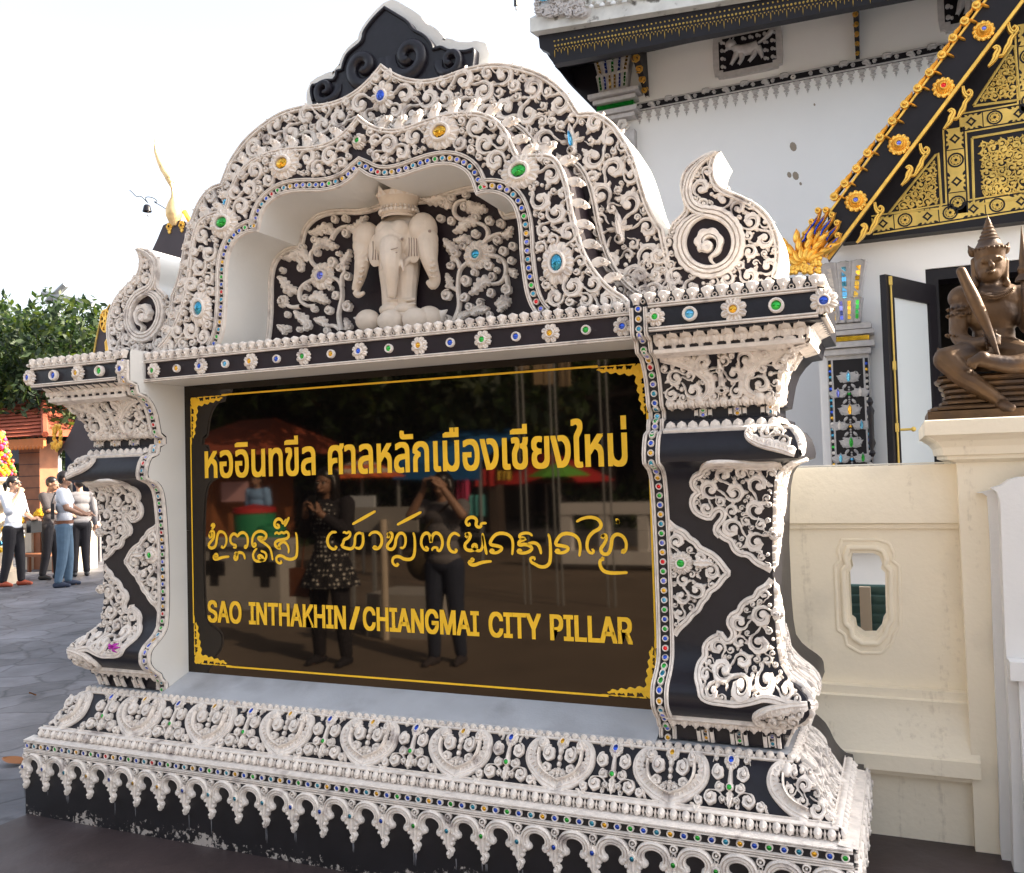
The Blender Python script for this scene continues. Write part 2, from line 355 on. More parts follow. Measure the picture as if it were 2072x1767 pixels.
def lace(mb, out, corner, mp, radii, seeds=(), h=.022):
    """lobed stucco lace: thick double outline and packed scrolls inside"""
    o = resample(smooth(out, 2), .012)
    hs = np.ones(len(o)); hs[:3] = hs[-3:] = (.3); hs[3] = hs[-4] = .65
    ribbon(mb, o, .0115, h * .65, mp, P_GROOVE, hs=hs)
    poly = np.vstack([out, corner]) if len(corner) else out
    fill(mb, resample(poly, .02, closed=True), radii, mp, h, seeds=seeds, tries=1200, avoid=[o], edge=.75, gap=.93, n=20)
def corner_pts(z0, z1, n=12):
    z = np.linspace(z0, z1, n); return np.stack([xoff(z) - .004, z], 1)
def row_beads(mb, mp, u0, u1, v, step, r, hh=.016, small=True, sy=1., drop=0):
    n = max(2, int(round(abs(u1 - u0) / step))); st = (u1 - u0) / n
    for k in range(n):
        u = u0 + (k + .5) * st
        bead(mb, u, v, r, mp, hh, 8, 1, sy); bead(mb, u, v, r * .5, mp, hh * 1.35, 6)
        if drop: leaf(mb, (u, v - r * .6), (u, v - r * .6 - drop), r * .62, 0, mp, hh * .9, lob=0, n=6)
        if small: bead(mb, u + st / 2, v - (r * .55 if not drop else r * .2), r * .42, mp, hh * .9, 6, 1, 1 if not drop else 1.5)
def triple_bar(mb, mp, u, v0, v1, wd, mi=None):
    for k in (-1.0, 1.0):
        ribbon(mb, [(u + k * wd * .8, v0), (u + k * wd * .8, v1)], wd * .22, .013, mp, P_FLAT)
        ribbon(mb, [(u + k * wd * .34, v0), (u + k * wd * .34, v1)], wd * .1, .009, mp, P_FLAT)
    hh = abs(v1 - v0)
    for q in (.28, .74): ringjewel(mb, u, v1 + (v0 - v1) * q, wd * .33, mp, mi or rj(('violet', 'green', 'teal', 'amber')), .012, 10)
def feather(mb, pts, wd, mp, h=.02, side=1):
    h = min(h, .019)
    """long scaly feather scroll: ribs across a curved frond ending in a curl"""
    p = resample(smooth(pts, 2), n=30); t = np.linspace(0, 1, 30)
    wv = wd * (.25 + .75 * np.sin(PI * np.clip(t * .8 + .2, 0, 1)) ** .7); out = wv * (1 + .34 * np.abs(np.sin(PI * 8 * t)) - .08)
    wr, wl = (out, wv * .55) if side > 0 else (wv * .55, out)
    ribbon(mb, p, wl, h, mp, [(-1, 0), (-.95, .55), (-.7, .8), (-.25, .72), (-.1, .95), (.12, 1), (.3, .72), (.7, .8), (.95, .55), (1, 0)], wr=wr, hs=np.concatenate([[.5, .8], np.ones(28)]))
    e = p[-1]; bead(mb, e[0], e[1], wd * .62, mp, h * 1.1, 10)
    tn = np.gradient(p, axis=0); tn /= np.linalg.norm(tn, axis=1)[:, None] + 1e-9; nn_ = np.stack([-tn[:, 1], tn[:, 0]], 1) * (-1 if side > 0 else 1)
    for k in range(3, 28, 2): a = p[k] + nn_[k] * wv[k] * .18; b = p[k] + nn_[k] * wv[k] * .62; ribbon(mb, [a, (a + b) / 2 + tn[k] * wd * .06, b], wd * .07, h * 1.02, mp, P_DOME)

def pillar_front(mb, side=False):
    """all stucco of one face (right pillar); side = the face round the corner, only its outer part"""
    mp = pside if side else pfront
    u0 = XJ + .07 if not side else 1.42
    # cap: moulding lines, crest row
    X = 1.845
    ribbon(mb, [(u0, 2.168), (X, 2.168)], .008, .016, mp, P_DBL); ribbon(mb, [(u0, 2.082), (X, 2.082)], .008, .016, mp, P_DBL)
    row_buds(mb, mp, u0 - (.07 if not side else 0), X + .02, 2.178, .049)
    # bead row with hearts
    row_beads(mb, mp, u0, X - .04, 2.047, .050, .0245, .012, True, 1., .026)
    ribbon(mb, [(u0, 2.012), (X - .05, 2.012)], .006, .02, mp, P_FLAT)
    # cartouche: two feathers, a stem with a jewel, scrolls
    a, b = (XJ + .075, 1.74); m = (a + b) / 2 - .02
    if not side:
        feather(mb, [(a, 1.995), (a + .07, 1.98), (a + .135, 1.94), (a + .165, 1.90), (a + .16, 1.86), (a + .125, 1.838)], .031, mp, side=-1)
    feather(mb, [(b + .03, 2.0), (b - .05, 1.985), (b - .12, 1.955), (b - .165, 1.91), (b - .165, 1.86), (b - .12, 1.836)], .033, mp, side=1)
    poly = np.array([(u0, 2.0), (1.80, 2.0), (1.74, 1.96), (1.695, 1.90), (1.675, 1.83), (u0, 1.83)])
    av = [resample(smooth([(a, 1.995), (a + .07, 1.98), (a + .135, 1.94), (a + .165, 1.90), (a + .16, 1.86), (a + .125, 1.838)]), .01), resample(smooth([(b + .03, 2.0), (b - .05, 1.985), (b - .12, 1.955), (b - .165, 1.91), (b - .165, 1.86), (b - .12, 1.836)]), .01)]
    sd = [(m, 1.945, .018), (m, 1.872, .022)] if not side else []
    if not side:
        ribbon(mb, [(m, 1.985), (m, 1.885)], [.004, .012], .02, mp); ringjewel(mb, m, 1.945, .014, mp, 'green', .03)
        flower(mb, m, 1.868, .026, mp, 6, .022, sy=.7)
    fill(mb, poly, (.036, .028, .022, .016, .012), mp, .024, seeds=sd, tries=1500, avoid=av, edge=.7, gap=.92)
    # fringe below the cartouche, neck with triple bars, bead row
    row_beads(mb, mp, u0, 1.67, 1.828, .041, .0195, .013, True, 1.1, .010)
    us = [XJ + .205, XJ + .33, XJ + .445] if not side else [1.62, 1.50]
    for u in us: triple_bar(mb, mp, u, 1.772, 1.812, .032)
    row_beads(mb, mp, u0, 1.685, 1.740, .043, .0205, .012); ribbon(mb, [(u0, 1.722), (1.69, 1.722)], .005, .016, mp, P_FLAT)
    # corner scroll on the upper roll
    fe = [(1.742, 1.626), (1.69, 1.645), (1.625, 1.662), (1.585, 1.684), (1.575, 1.706), (1.60, 1.72)]
    feather(mb, fe, .024, mp, side=1)
    fill(mb, np.array([(1.74, 1.64), (1.66, 1.668), (1.61, 1.70), (1.64, 1.725), (1.70, 1.72)]), (.022, .016, .011), mp, .02, edge=.6, gap=.9)
    # the lace panels
    lace(mb, LACE_T, corner_pts(1.25, 1.595)[1:-1], mp, (.042, .034, .027, .020, .015, .011, .0085), seeds=[(1.652, 1.345, .018)])
    for zz in (1.345, 1.06): flower(mb, 1.648, zz, .024, mp, 6, .03)
    if not side:
        lace(mb, LACE_M, [], mp, (.034, .027, .021, .015, .011), seeds=[(XJ + .105, 1.235, .042)])
        flower(mb, XJ + .103, 1.235, .044, mp, 14, .026); jewel(mb, XJ + .103, 1.235, .015, mp, 'green', .022, 12)
        leaf(mb, (XJ + .15, 1.235), (XJ + .225, 1.235), .02, 0, mp, .024, lob=4)
    lace(mb, LACE_B, corner_pts(.83, 1.19)[1:-1], mp, (.044, .035, .028, .021, .015, .011, .0085), seeds=[(1.652, 1.06, .018)])
    # lower roll: corner scroll, fringe, neck
    feather(mb, [(1.75, .775), (1.69, .768), (1.62, .750), (1.572, .728), (1.565, .70), (1.59, .685)], .024, mp, side=-1)
    fill(mb, np.array([(1.745, .765), (1.66, .75), (1.60, .72), (1.62, .675), (1.69, .68), (1.735, .72)]), (.022, .016, .011), mp, .02, edge=.6, gap=.9)
    row_beads(mb, mp, u0 - .03, 1.66, .664, .04, .019, .013, True, 1.1, .010)
    ribbon(mb, [(u0 - .03, .684), (1.67, .684)], .004, .016, mp, P_FLAT)
    us = [XJ + .175, XJ + .295, XJ + .41] if not side else [1.6, 1.48]
    for u in us: triple_bar(mb, mp, u, .588, .642, .03)
def row_buds(mb, mp, u0, u1, v, step, h=.02, mi='stucco'):
    """crest of rounded buds with little rings between"""
    n = max(2, int(round(abs(u1 - u0) / step))); st = (u1 - u0) / n
    for k in range(n):
        u = u0 + (k + .5) * st
        ribbon(mb, [(u, v - .004), (u, v + .010), (u, v + .022), (u, v + .030), (u, v + .037)], [st * .2, st * .26, st * .4, st * .42, st * .05], h, mp, [(-1, 0), (-1, .5), (-.6, .9), (0, 1), (.6, .9), (1, .5), (1, 0)], mi, hs=np.array([.7, .8, 1, 1, .8]))
        bead(mb, u, v + .012, st * .13, mp, h * 1.25, 6, 1, 1.6, mi=mi)
        ringjewel(mb, u + st / 2, v + .006, st * .17, mp, mi, h * .75, 8, False)
# jewelled strip down the inner edge of each pillar
def pillar_strip(mb):
    s = np.linspace(2.165, .588, 150); zc = s
    for uu, wd in ((XJ + .007, .007), (XJ + .058, .007)):
        ribbon(mb, np.stack([np.full(150, uu), zc], 1), wd, .013, pfront, P_DBL)
    # cap, step the pattern by true length along the profile
    pts = np.stack([yoff(np.linspace(2.16, .59, 600)), np.linspace(2.16, .59, 600)], 1)
    q = resample(pts, .0355); return q[:, 1]
SM = MB(); pillar_front(SM)
SS = MB(); pillar_front(SS, True)
CORE = pillar_core()
STR = MB(); STRZ = pillar_strip(STR)
for z in STRZ: ringjewel(STR, XJ + .0325, float(z), .0125, pfront, 'blue', .012, 10, False)
JSEQ = ['blue', 'amber', 'teal', 'violet', 'blue', 'green', 'violet', 'amber', 'red', 'green', 'violet', 'teal', 'blue', 'teal', 'sky', 'green', 'violet', 'blue', 'green', 'blue', 'amber', 'teal', 'green', 'violet', 'amber', 'red', 'green', 'blue', 'amber', 'teal', 'green', 'violet', 'amber', 'red', 'green', 'violet', 'amber', 'sky', 'green', 'blue', 'green', 'blue', 'red', 'blue', 'green', 'teal', 'green']
def cap_bosses(mb): pass
for sgn in (1, -1):
    F = (lambda m: m) if sgn > 0 else (lambda m: m.mirror())
    P = F(CORE).build('pillar', SIGN)
    F(SM).build('front_scrollwork', P); F(SS).build('side_scrollwork', P); F(STR).build('edge_strip', P)
    for i, z in enumerate(STRZ):
        mb = MB(); jewel(mb, XJ + .0325, float(z), .0088, pfront, JSEQ[i % len(JSEQ)] if sgn > 0 else JSEQ[(i * 7 + 3) % len(JSEQ)], .008, 10); F(mb).build('jewel', P)
    if sgn > 0: fl = [(1245, 128, .042, 'green'), (1545, 95, .055, 'amber'), (1893, 67, .055, 'blue')]; bo = [(1377, 113, 'sky'), (1710, 85, 'green')]
    else: fl = [(-1, 0, .05, 'blue'), (-2, 0, .05, 'amber'), (-3, 0, .05, 'blue')]; bo = [(-4, 0, 'green'), (-5, 0, 'blue')]
    cx = dict(zip((-1, -2, -3, -4, -5), (1.245, 1.53, 1.862, 1.385, 1.69)))
    for x, y, R, c in fl:
        u = atY((1300 + x / .9867) * .518, (1100 + y / .9867) * .518, .03)[0] if x > 0 else cx[x]
        mb = MB(); flower(mb, u, 2.125, R * .82, pfront, 8, .024, rot=.39); o = F(mb).build('flower_boss', P)
        mb = MB(); jewel(mb, u, 2.125, R * .29, pfront, c, .018, 14); F(mb).build('jewel', o)
    for x, y, c in bo:
        u = atY((1300 + x / .9867) * .518, (1100 + y / .9867) * .518, .03)[0] if x > 0 else cx[x]
        mb = MB(); ringjewel(mb, u, 2.125, .026, pfront, c, .022, 16, False); o = F(mb).build('ring_boss', P)
        mb = MB(); jewel(mb, u, 2.125, .017, pfront, c, .01, 14); F(mb).build('jewel', o)

# ---------------------------------------------------------------- base
ZT = .578
BZ = np.array([0, .363, .3635, .372, .376, .40, .404, .42, .44, .46, .49, .52, .545, .562, ZT])
BY = np.array([0, 0, .05, .046, .036, .040, .066, .086, .102, .113, .125, .142, .168, .192, .205])
def byoff(z): return np.interp(z, BZ, BY)
def bslope(z):
    d = (byoff(z + .006) - byoff(z - .006)) / .012; d = np.clip(d, -1.5, 3); L = np.sqrt(1 + d * d); return 1 / L, d / L
def bfront(u, v, h):
    c, s = bslope(v); c = np.where(v < .362, 1, c); s = np.where(v < .362, 0, s); return np.stack([u, byoff(v) - h * c, v + h * s * .8], -1)
def bside(u, v, h):         # right side, folded round the corner; u = the x it would have on the front
    c, s = bslope(v); c = np.where(v < .362, 1, c); s = np.where(v < .362, 0, s); X = 1.885 - byoff(v); return np.stack([X + h * c, byoff(v) + (X - u), v + h * s * .8], -1)
mb = MB(); zs = np.concatenate([[0, .05, .2, .363, .3632], BZ[3:]]); ys = np.interp(zs, BZ, BY); ys[4] = .05; n = len(zs); X = 1.885 - ys
ring = [np.stack([-X, ys, zs], 1), np.stack([X, ys, zs], 1), np.stack([X, np.full(n, .86), zs], 1), np.stack([-X, np.full(n, .86), zs], 1)]
i = np.arange(n - 1)
M['basefront'] = mat('worn black base', (.012, .011, .014), .42, col2=(.42, .38, .35), c2scale=30, c2lo=.70, c2hi=.74, var=.3, vscale=10)
def worn(m):                                    # paint lost in a band close to the ground
    nt = m.node_tree; N = nt.nodes; L = nt.links; b = N["Principled BSDF"]; mx = b.inputs['Base Color'].links[0].from_node
    tc = N.new("ShaderNodeTexCoord"); sp = N.new("ShaderNodeSeparateXYZ"); L.new(tc.outputs['Object'], sp.inputs[0])
    nz = N.new("ShaderNodeTexNoise"); nz.inputs['Scale'].default_value = 3.2; nz.inputs['Detail'].default_value = 2; L.new(tc.outputs['Object'], nz.inputs['Vector'])
    r = N.new("ShaderNodeMapRange"); r.inputs[1].default_value = .02; r.inputs[2].default_value = .135; r.inputs[3].default_value = .16; r.inputs[4].default_value = -.12; L.new(sp.outputs[2], r.inputs[0])
    n2 = N.new("ShaderNodeTexNoise"); n2.inputs['Scale'].default_value = 34; n2.inputs['Detail'].default_value = 8; n2.inputs['Roughness'].default_value = .7; L.new(tc.outputs['Object'], n2.inputs['Vector'])
    a = N.new("ShaderNodeMath"); a.operation = 'ADD'; L.new(n2.outputs[0], a.inputs[0]); L.new(r.outputs[0], a.inputs[1])
    a2 = N.new("ShaderNodeMath"); a2.operation = 'MULTIPLY_ADD'; L.new(nz.outputs[0], a2.inputs[0]); a2.inputs[1].default_value = .6; L.new(a.outputs[0], a2.inputs[2])
    r2 = N.new("ShaderNodeMapRange"); r2.inputs[1].default_value = .98; r2.inputs[2].default_value = 1.02; L.new(a2.outputs[0], r2.inputs[0]); L.new(r2.outputs[0], mx.inputs[0])
worn(M['basefront'])
for k in range(4):
    A, B = ring[k], ring[(k + 1) % 4]; mb.add(np.vstack([A, B]), np.stack([i, i + n, i + n + 1, i + 1], 1)[:3], 'basefront', False)
    mb.add(np.vstack([A, B]), np.stack([i, i + n, i + n + 1, i + 1], 1)[3:], 'pitch', True)
mb.add([r[-1] for r in ring], [(0, 1, 2, 3)], 'sill', False)
BASE = mb.build('base', SIGN)
# sloping sill under the panel
mb = MB(); mb.add([(-XJ + .002, .195, .586), (XJ - .002, .195, .586), (XJ - .002, .40, .655), (-XJ + .002, .40, .655), (-XJ + .002, .40, .575), (XJ - .002, .40, .575), (-XJ + .002, .195, .57), (XJ - .002, .195, .57)], [(0, 1, 2, 3), (6, 7, 1, 0)], 'sill', False); mb.build('sill', SIGN)
# base stucco: hearts, stems, bands, arcade
def heart(mb, mp, x, s=1., half=0):
    """heart of two feathers, flower and scrolls inside; half=+1 keeps the right half"""
    for d in (-1, 1):
        if half and d != half: continue
        feather(mb, [(x, .410), (x + d * .05, .424), (x + d * .105, .46), (x + d * .130, .503), (x + d * .118, .54), (x + d * .088, .552), (x + d * .072, .538)], .030, mp, .026, side=-d)
        ribbon(mb, resample(smooth([(x, .432), (x + d * .05, .452), (x + d * .085, .49), (x + d * .085, .525)]), n=10), .004, .034, mp)
        if half: continue
        curl(mb, x + d * .042, .515, .028, PI / 2, -d, mp, .024, fat=1.2); curl(mb, x + d * .048, .470, .022, -PI / 2, d, mp, .022, fat=1.2); curl(mb, x + d * .022, .452, .013, PI / 2, d, mp, .022, fat=1.2); curl(mb, x + d * .075, .54, .016, 0, d, mp, .028, fat=1.3)
        leaf(mb, (x, .455), (x + d * .04, .448), .008, .2 * d, mp, .02)
    if not half:
        flower(mb, x, .548, .024, mp, 6, .022, sy=.8); jewel(mb, x, .548, .0085, mp, 'amber', .02, 8)
        for k in range(4): bead(mb, x, .525 - k * .02, .010 - .001 * k, mp, .024, 6, 1, 1.3)
        leaf(mb, (x, .475), (x, .432), .009, 0, mp, .024)
def stem(mb, mp, x):
    flower(mb, x, .545, .026, mp, 6, .022, sy=.85); jewel(mb, x, .545, .0115, mp, 'blue', .02, 10)
    ribbon(mb, [(x, .53), (x, .49), (x, .45)], [.006, .009, .004], .02, mp)
    for d in (-1, 1):
        curl(mb, x + d * .042, .513, .025, PI / 2, -d, mp, .022, fat=1.25); curl(mb, x + d * .034, .472, .02, PI / 2, -d, mp, .02, fat=1.25)
        curl(mb, x + d * .064, .438, .027, PI * .5, -d, mp, .022, fat=1.2, tail=(x + d * .01, .418)); curl(mb, x + d * .105, .426, .018, PI / 2, -d, mp, .02, fat=1.2)
        curl(mb, x + d * .024, .435, .014, -PI / 2, d, mp, .02); leaf(mb, (x + d * .03, .56), (x + d * .065, .552), .009, .3 * d, mp, .018)
        leaf(mb, (x + d * .1, .42), (x + d * .135, .412), .007, .3, mp, .016)
    rev(mb, x, .474, [(.014, 0), (.013, .02), (.009, .024)], mp, 10); jewel(mb, x, .474, .0095, mp, 'green', .02, 10)
    leaf(mb, (x, .46), (x, .412), .015, 0, mp, .024, lob=3)
HX = [atY(p[0] * .518, p[1] * .518, .06)[0] for p in ((500, 2874), (764, 2914), (1081, 2955), (1403, 3002), (1771, 3046), (2166, 3093), (2600, 3143))]
HP = np.mean(np.diff(HX)); HX = [(k - 3) * HP for k in range(7)]
mb = MB()
for x in HX: heart(mb, bfront, x)
for k in range(-4, 4): stem(mb, bfront, (k + .5) * HP)
for sg in (1, -1):
    xe = 4 * HP
    if sg > 0: heart(mb, bfront, xe + .05, half=-1)
    else: heart(mb, bfront, -xe - .05, half=1)
    fill(mb, np.array([(sg * (xe - .02), .55), (sg * (xe + .06), .55), (sg * (xe + .10), .46), (sg * (xe + .13), .41), (sg * (xe + .05), .415), (sg * (xe - .03), .47)]), (.03, .022, .016, .011), bfront, .024, edge=.7, gap=.92)
poly = np.array([(-1.80, .41), (1.80, .41), (1.72, .56), (-1.72, .56)])
sdz = []
for x in HX + [-4 * HP, 4 * HP]:
    for d in (-1, 1): sdz += [(x + d * .03, .42, .03), (x + d * .08, .445, .034), (x + d * .118, .48, .034), (x + d * .125, .52, .034), (x + d * .1, .545, .034), (x + d * .04, .50, .045)]
for k in range(-4, 4):
    x = (k + .5) * HP; sdz += [(x, .545, .028), (x, .49, .02), (x, .44, .022)] + [(x + d * a, b, r) for d in (-1, 1) for a, b, r in ((.042, .513, .024), (.034, .472, .02), (.064, .438, .026), (.105, .426, .017))]
fill(mb, poly, (.020, .016, .0125, .0095), bfront, .016, seeds=sdz, tries=5000, edge=.8, gap=.98, n=14)
mb.build('heart_frieze', BASE)
sd = MB(); heart(sd, bside, 1.72, half=-1) if False else None
fill(sd, np.array([(1.25, .56), (1.70, .56), (1.80, .43), (1.83, .405), (1.25, .405)]), (.04, .03, .022, .015, .011), bside, .026, tries=1500, edge=.7, gap=.92); sd2 = sd.mirror()
sd.build('side_frieze', BASE); sd2.build('side_frieze', BASE)
# bead bands
mb = MB()
row_beads(mb, bfront, -1.70, 1.70, .572, .036, .0145, .016)
row_beads(mb, bside, 1.1, 1.68, .572, .036, .0145, .016)
for mp, a, b in ((bfront, -1.84, 1.84), (bside, 1.1, 1.84)):
    ribbon(mb, [(a, .404), (b, .404)], .004, .012, mp, P_DBL); ribbon(mb, [(-1.69 if mp is bfront else a, .558), (1.69, .558)], .003, .010, mp, P_FLAT)
    nn = int((b - a) / .043)
    for k in range(nn):
        u = a + (k + .5) * (b - a) / nn; bead(mb, u, .386, .0155, mp, .016, 8); bead(mb, u, .386, .007, mp, .021, 6)
        for q in (.0, .5): pass
        u2 = u + (b - a) / nn / 2; leaf(mb, (u2, .379), (u2, .398), .008, 0, mp, .014, lob=0, n=5); bead(mb, u2, .373, .006, mp, .012, 6)
mb.build('bead_band', BASE)
mb = MB(); JB = MB()
for mp, a, b in ((bfront, -1.883, 1.883), (bside, 1.1, 1.883)):
    for zz, wd in ((.356, .0075), (.314, .0065)): ribbon(mb, [(a, zz), (b, zz)], wd, .012, mp, P_DBL)
    nn = int((b - a) / .0465)
    for k in range(nn):
        u = a + (k + .5) * (b - a) / nn; ringjewel(mb, u, .335, .0135, mp, 'blue', .012, 10, False)
        jewel(JB, u, .335, .0092, mp, 'red' if RNG.random() < .05 else ['blue', 'teal', 'amber', 'blue', 'green'][k % 5], .008, 10)
mb.build('jewel_band', BASE); JB.build('jewel_row', BASE, kind='stuff')
# arcade fringe: horseshoe arches between jewelled pendants
TX = np.array([atY(p * .518, q * .518, 0)[0] for p, q in ((105, 3070), (172, 3107), (253, 3118), (338, 3125), (422, 3140), (510, 3157), (598, 3167), (696, 3182), (790, 3204), (888, 3225), (993, 3247), (1108, 3253), (1234, 3290), (1355, 3307), (1477, 3327), (1605, 3347), (1741, 3375), (1876, 3398))])
AP = np.polyfit(np.arange(len(TX)), TX, 1)[0]; NA = int(round(3.77 / AP)); AP = 3.77 / NA
def arcade(mb, jb, mp, a, nb, tilt=1):
    for k in range(nb + 1):
        x = a + k * AP; ed = k in (0, nb) and mp is bfront
        xx = x + (.012 if k == 0 else -.012 if k == nb else 0) * (mp is bfront)
        ringjewel(mb, xx, .285, .0145, mp, 'blue', .016, 10, False); bead(mb, xx, .285, .006, mp, .018, 6)
        ringjewel(mb, xx, .264, .008, mp, 'blue', .016, 8, False)
        ribbon(mb, [(xx, .262), (xx, .232), (xx, .205), (xx, .18), (xx, .165)], [.016, .034, .030, .017, .008], .02, mp, [(-1, 0), (-.9, .6), (-.55, .9), (-.2, .7), (0, 1), (.2, .7), (.55, .9), (.9, .6), (1, 0)])
        for d in (-1, 1):
            for q, (dx, dz, r) in enumerate(((.027, .228, .011), (.024, .207, .010), (.016, .188, .009))): bead(mb, xx + d * dx, dz, r, mp, .022, 7)
        leaf(mb, (xx, .172), (xx + .003, .128), .0125, .15, mp, .022, lob=2, n=10); bead(mb, xx, .15, .010, mp, .024, 7)
        rev(mb, xx, .238, [(.0135, .012), (.012, .026), (.0085, .027)], mp, 10, 1, 1.15); jq = MB(); jb.append(jq); jewel(jq, xx, .238, .0085, mp, rj(('blue', 'amber', 'green', 'teal', 'blue')), .024, 9, 1, 1.15)
        if k < nb:
            c = x + AP / 2; t = np.linspace(-.18 * PI, 1.18 * PI, 17); r = AP * .335
            ribbon(mb, np.stack([c + r * np.cos(t), .247 + r * .82 * np.sin(t)], 1), .0155, .02, mp, [(-1, 0), (-.95, .7), (-.6, 1), (-.4, .6), (-.2, .95), (.2, .95), (.4, .6), (.6, 1), (.95, .7), (1, 0)])
            for d in (-1, 1):
                e = (c + d * r * .84, .247 - r * .46); bead(mb, e[0] - d * .006, e[1] - .004, .0165, mp, .021, 10); 
    ribbon(mb, [(a, .301), (a + nb * AP, .301)], .003, .01, mp, P_FLAT)
mb = MB(); jb = []; arcade(mb, jb, bfront, -1.885, NA); arcade(mb, jb, bside, 1.885 - 7 * AP, 7); FRG = mb.build('arcade_fringe', BASE)
for q in jb: q.build('jewel', FRG)

M['streak'] = mat('lime streak', (.20, .20, .22), .8); mb = MB()
for k in range(NA):
    if RNG.random() < .35: continue
    x = -1.885 + (k + .5) * AP - AP / 2 + RNG.normal(0, .006)
    for q in range(RNG.integers(1, 4)): l = .02 + .05 * RNG.random(); xx = x + RNG.normal(0, .006); ribbon(mb, [(xx, .128), (xx + .001, .128 - l * .5), (xx, .128 - l)], [.0022, .0016, .0004], .0006, bfront, [(-1, .9), (1, .9)], 'streak')
mb.build('lime_streaks', BASE)
# ---------------------------------------------------------------- lintel over the panel
YL = .128; mpL = planeY(YL)
mb = MB(); box(mb, (-XJ, YL, 2.066), (XJ, .62, 2.175), 'black', skip=('b',)); mb.add([(-XJ, YL, 2.0665), (XJ, YL, 2.0665), (XJ, .40, 2.0665), (-XJ, .40, 2.0665)], [(3, 2, 1, 0)], 'white', False)
LINT = mb.build('lintel', SIGN)
mb = MB()
for z in (2.165, 2.074): ribbon(mb, [(-XJ, z), (XJ, z)], .0075, .014, mpL, P_DBL)
row_buds(mb, mpL, -XJ, XJ, 2.174, .047); mb.build('bud_crest', LINT)
LF = [atY(p * .518, 1400 * .518, YL)[0] for p in (610, 796, 1005, 1203, 1426, 1647, 1902, 2178, 2455)]
pit = np.polyfit(np.arange(9), LF, 1)[0]
for k in range(9):
    u = (k - 4) * pit; c = ['green', 'blue', 'amber', 'green', 'blue', 'amber', 'green', 'amber', 'blue'][k]
    mb = MB(); flower(mb, u, 2.119, .038, mpL, 8, .02, rot=.39); o = mb.build('flower_boss', LINT); mb = MB(); jewel(mb, u, 2.119, .0125, mpL, c, .014, 14); mb.build('jewel', o)
    if k < 8:
        u += pit / 2; mb = MB(); ringjewel(mb, u, 2.119, .019, mpL, 'blue', .016, 14, False); o = mb.build('ring_boss', LINT)
        mb = MB(); jewel(mb, u, 2.119, .012, mpL, ['amber', 'sky', 'blue', 'amber', 'green', 'blue', 'blue', 'green'][k], .008, 12); mb.build('jewel', o)

# ---------------------------------------------------------------- black panel with its gold lettering
YP = .376
z3 = lambda pts, Y=YP: xz(pts, Y, 600, 2000, 1.48); z4 = lambda pts, Y=YP: xz(pts, Y, 1500, 2000, 1.48)
mb = MB(); zs_ = (z3([(180, 105)])[0, 1] + z4([(1540, 112)])[0, 1]) / 2; box(mb, (-XJ, YP, zs_ + .0003), (XJ, .45, 2.066), 'panel'); box(mb, (-XJ, YP + .0004, .60), (XJ, .45, zs_ - .0003), 'panel'); PANEL = mb.build('sign_panel', SIGN)
mpP = planeY(YP - .0006)
z1 = lambda pts, Y=YP: xz(pts, Y, 600, 1300, 1.48); z2 = lambda pts, Y=YP: xz(pts, Y, 1500, 1300, 1.48)
try:                      # the grotesque that ships with Blender itself
    import os
    GROT = bpy.data.fonts.load(os.path.join(bpy.utils.resource_path('LOCAL'), 'datafiles', 'fonts', 'Inter.woff2'))
except Exception: GROT = None
def text_mesh(s, font=None):
    """outline of a line of text, filled contour by contour (overlapping strokes stay solid)"""
    cu = bpy.data.curves.new('lettering', 'FONT'); cu.body = s; cu.size = 1; cu.fill_mode = 'FRONT' if font else 'NONE'; cu.resolution_u = 5
    if font: cu.font = font
    o = bpy.data.objects.new('lettering', cu); COL.objects.link(o); dg = bpy.context.evaluated_depsgraph_get()
    me = bpy.data.meshes.new_from_object(o.evaluated_get(dg)); bpy.data.objects.remove(o); bpy.data.curves.remove(cu)
    v = np.empty(len(me.vertices) * 3); me.vertices.foreach_get('co', v); v = v.reshape(-1, 3)[:, :2]; nx = {}
    if font:
        me.calc_loop_triangles(); T = np.array([list(t.vertices) for t in me.loop_triangles]); bpy.data.meshes.remove(me); return v, T, np.zeros(len(v))
    for e in me.edges: nx.setdefault(e.vertices[0], []).append(e.vertices[1]); nx.setdefault(e.vertices[1], []).append(e.vertices[0])
    seen, loops = set(), []
    for i in range(len(v)):
        if i in seen: continue
        L = [i]; seen.add(i); c = i
        while True:
            n = [j for j in nx.get(c, []) if j not in seen]
            if not n: break
            c = min(n, key=lambda j: abs(j - c)) if len(L) == 1 else n[0]; L.append(c); seen.add(c)
        if len(L) > 2:
            q = v[L]; q = q[np.linalg.norm(q - np.roll(q, 1, 0), axis=1) > 1e-5]
            if len(q) > 2: loops.append(q)
    bpy.data.meshes.remove(me)
    ar = lambda p: .5 * np.sum(p[:, 0] * np.roll(p[:, 1], -1) - np.roll(p[:, 0], -1) * p[:, 1]); A = [ar(p) for p in loops]
    sg = np.sign(A[int(np.argmax(np.abs(A)))]); outs = [i for i in range(len(loops)) if A[i] * sg > 0]; hol = {i: [] for i in outs}
    for i in range(len(loops)):
        if A[i] * sg < 0:
            c = [j for j in outs if inside(loops[j], loops[i]).mean() > .5]
            if c: hol[min(c, key=lambda j: abs(A[j]))].append(i)
    V, T, K = [], [], []; n = 0
    for q, j in enumerate(outs):
        ls = [loops[j]] + [loops[i] for i in hol[j]]; t = tessellate_polygon([[Vector((a, b, 0)) for a, b in l] for l in ls]); P = np.vstack(ls); V.append(P); T += [tuple(x + n for x in tt) for tt in t]; K += [q % 3] * len(P); n += len(P)
    return np.vstack(V), np.array(T), np.array(K)
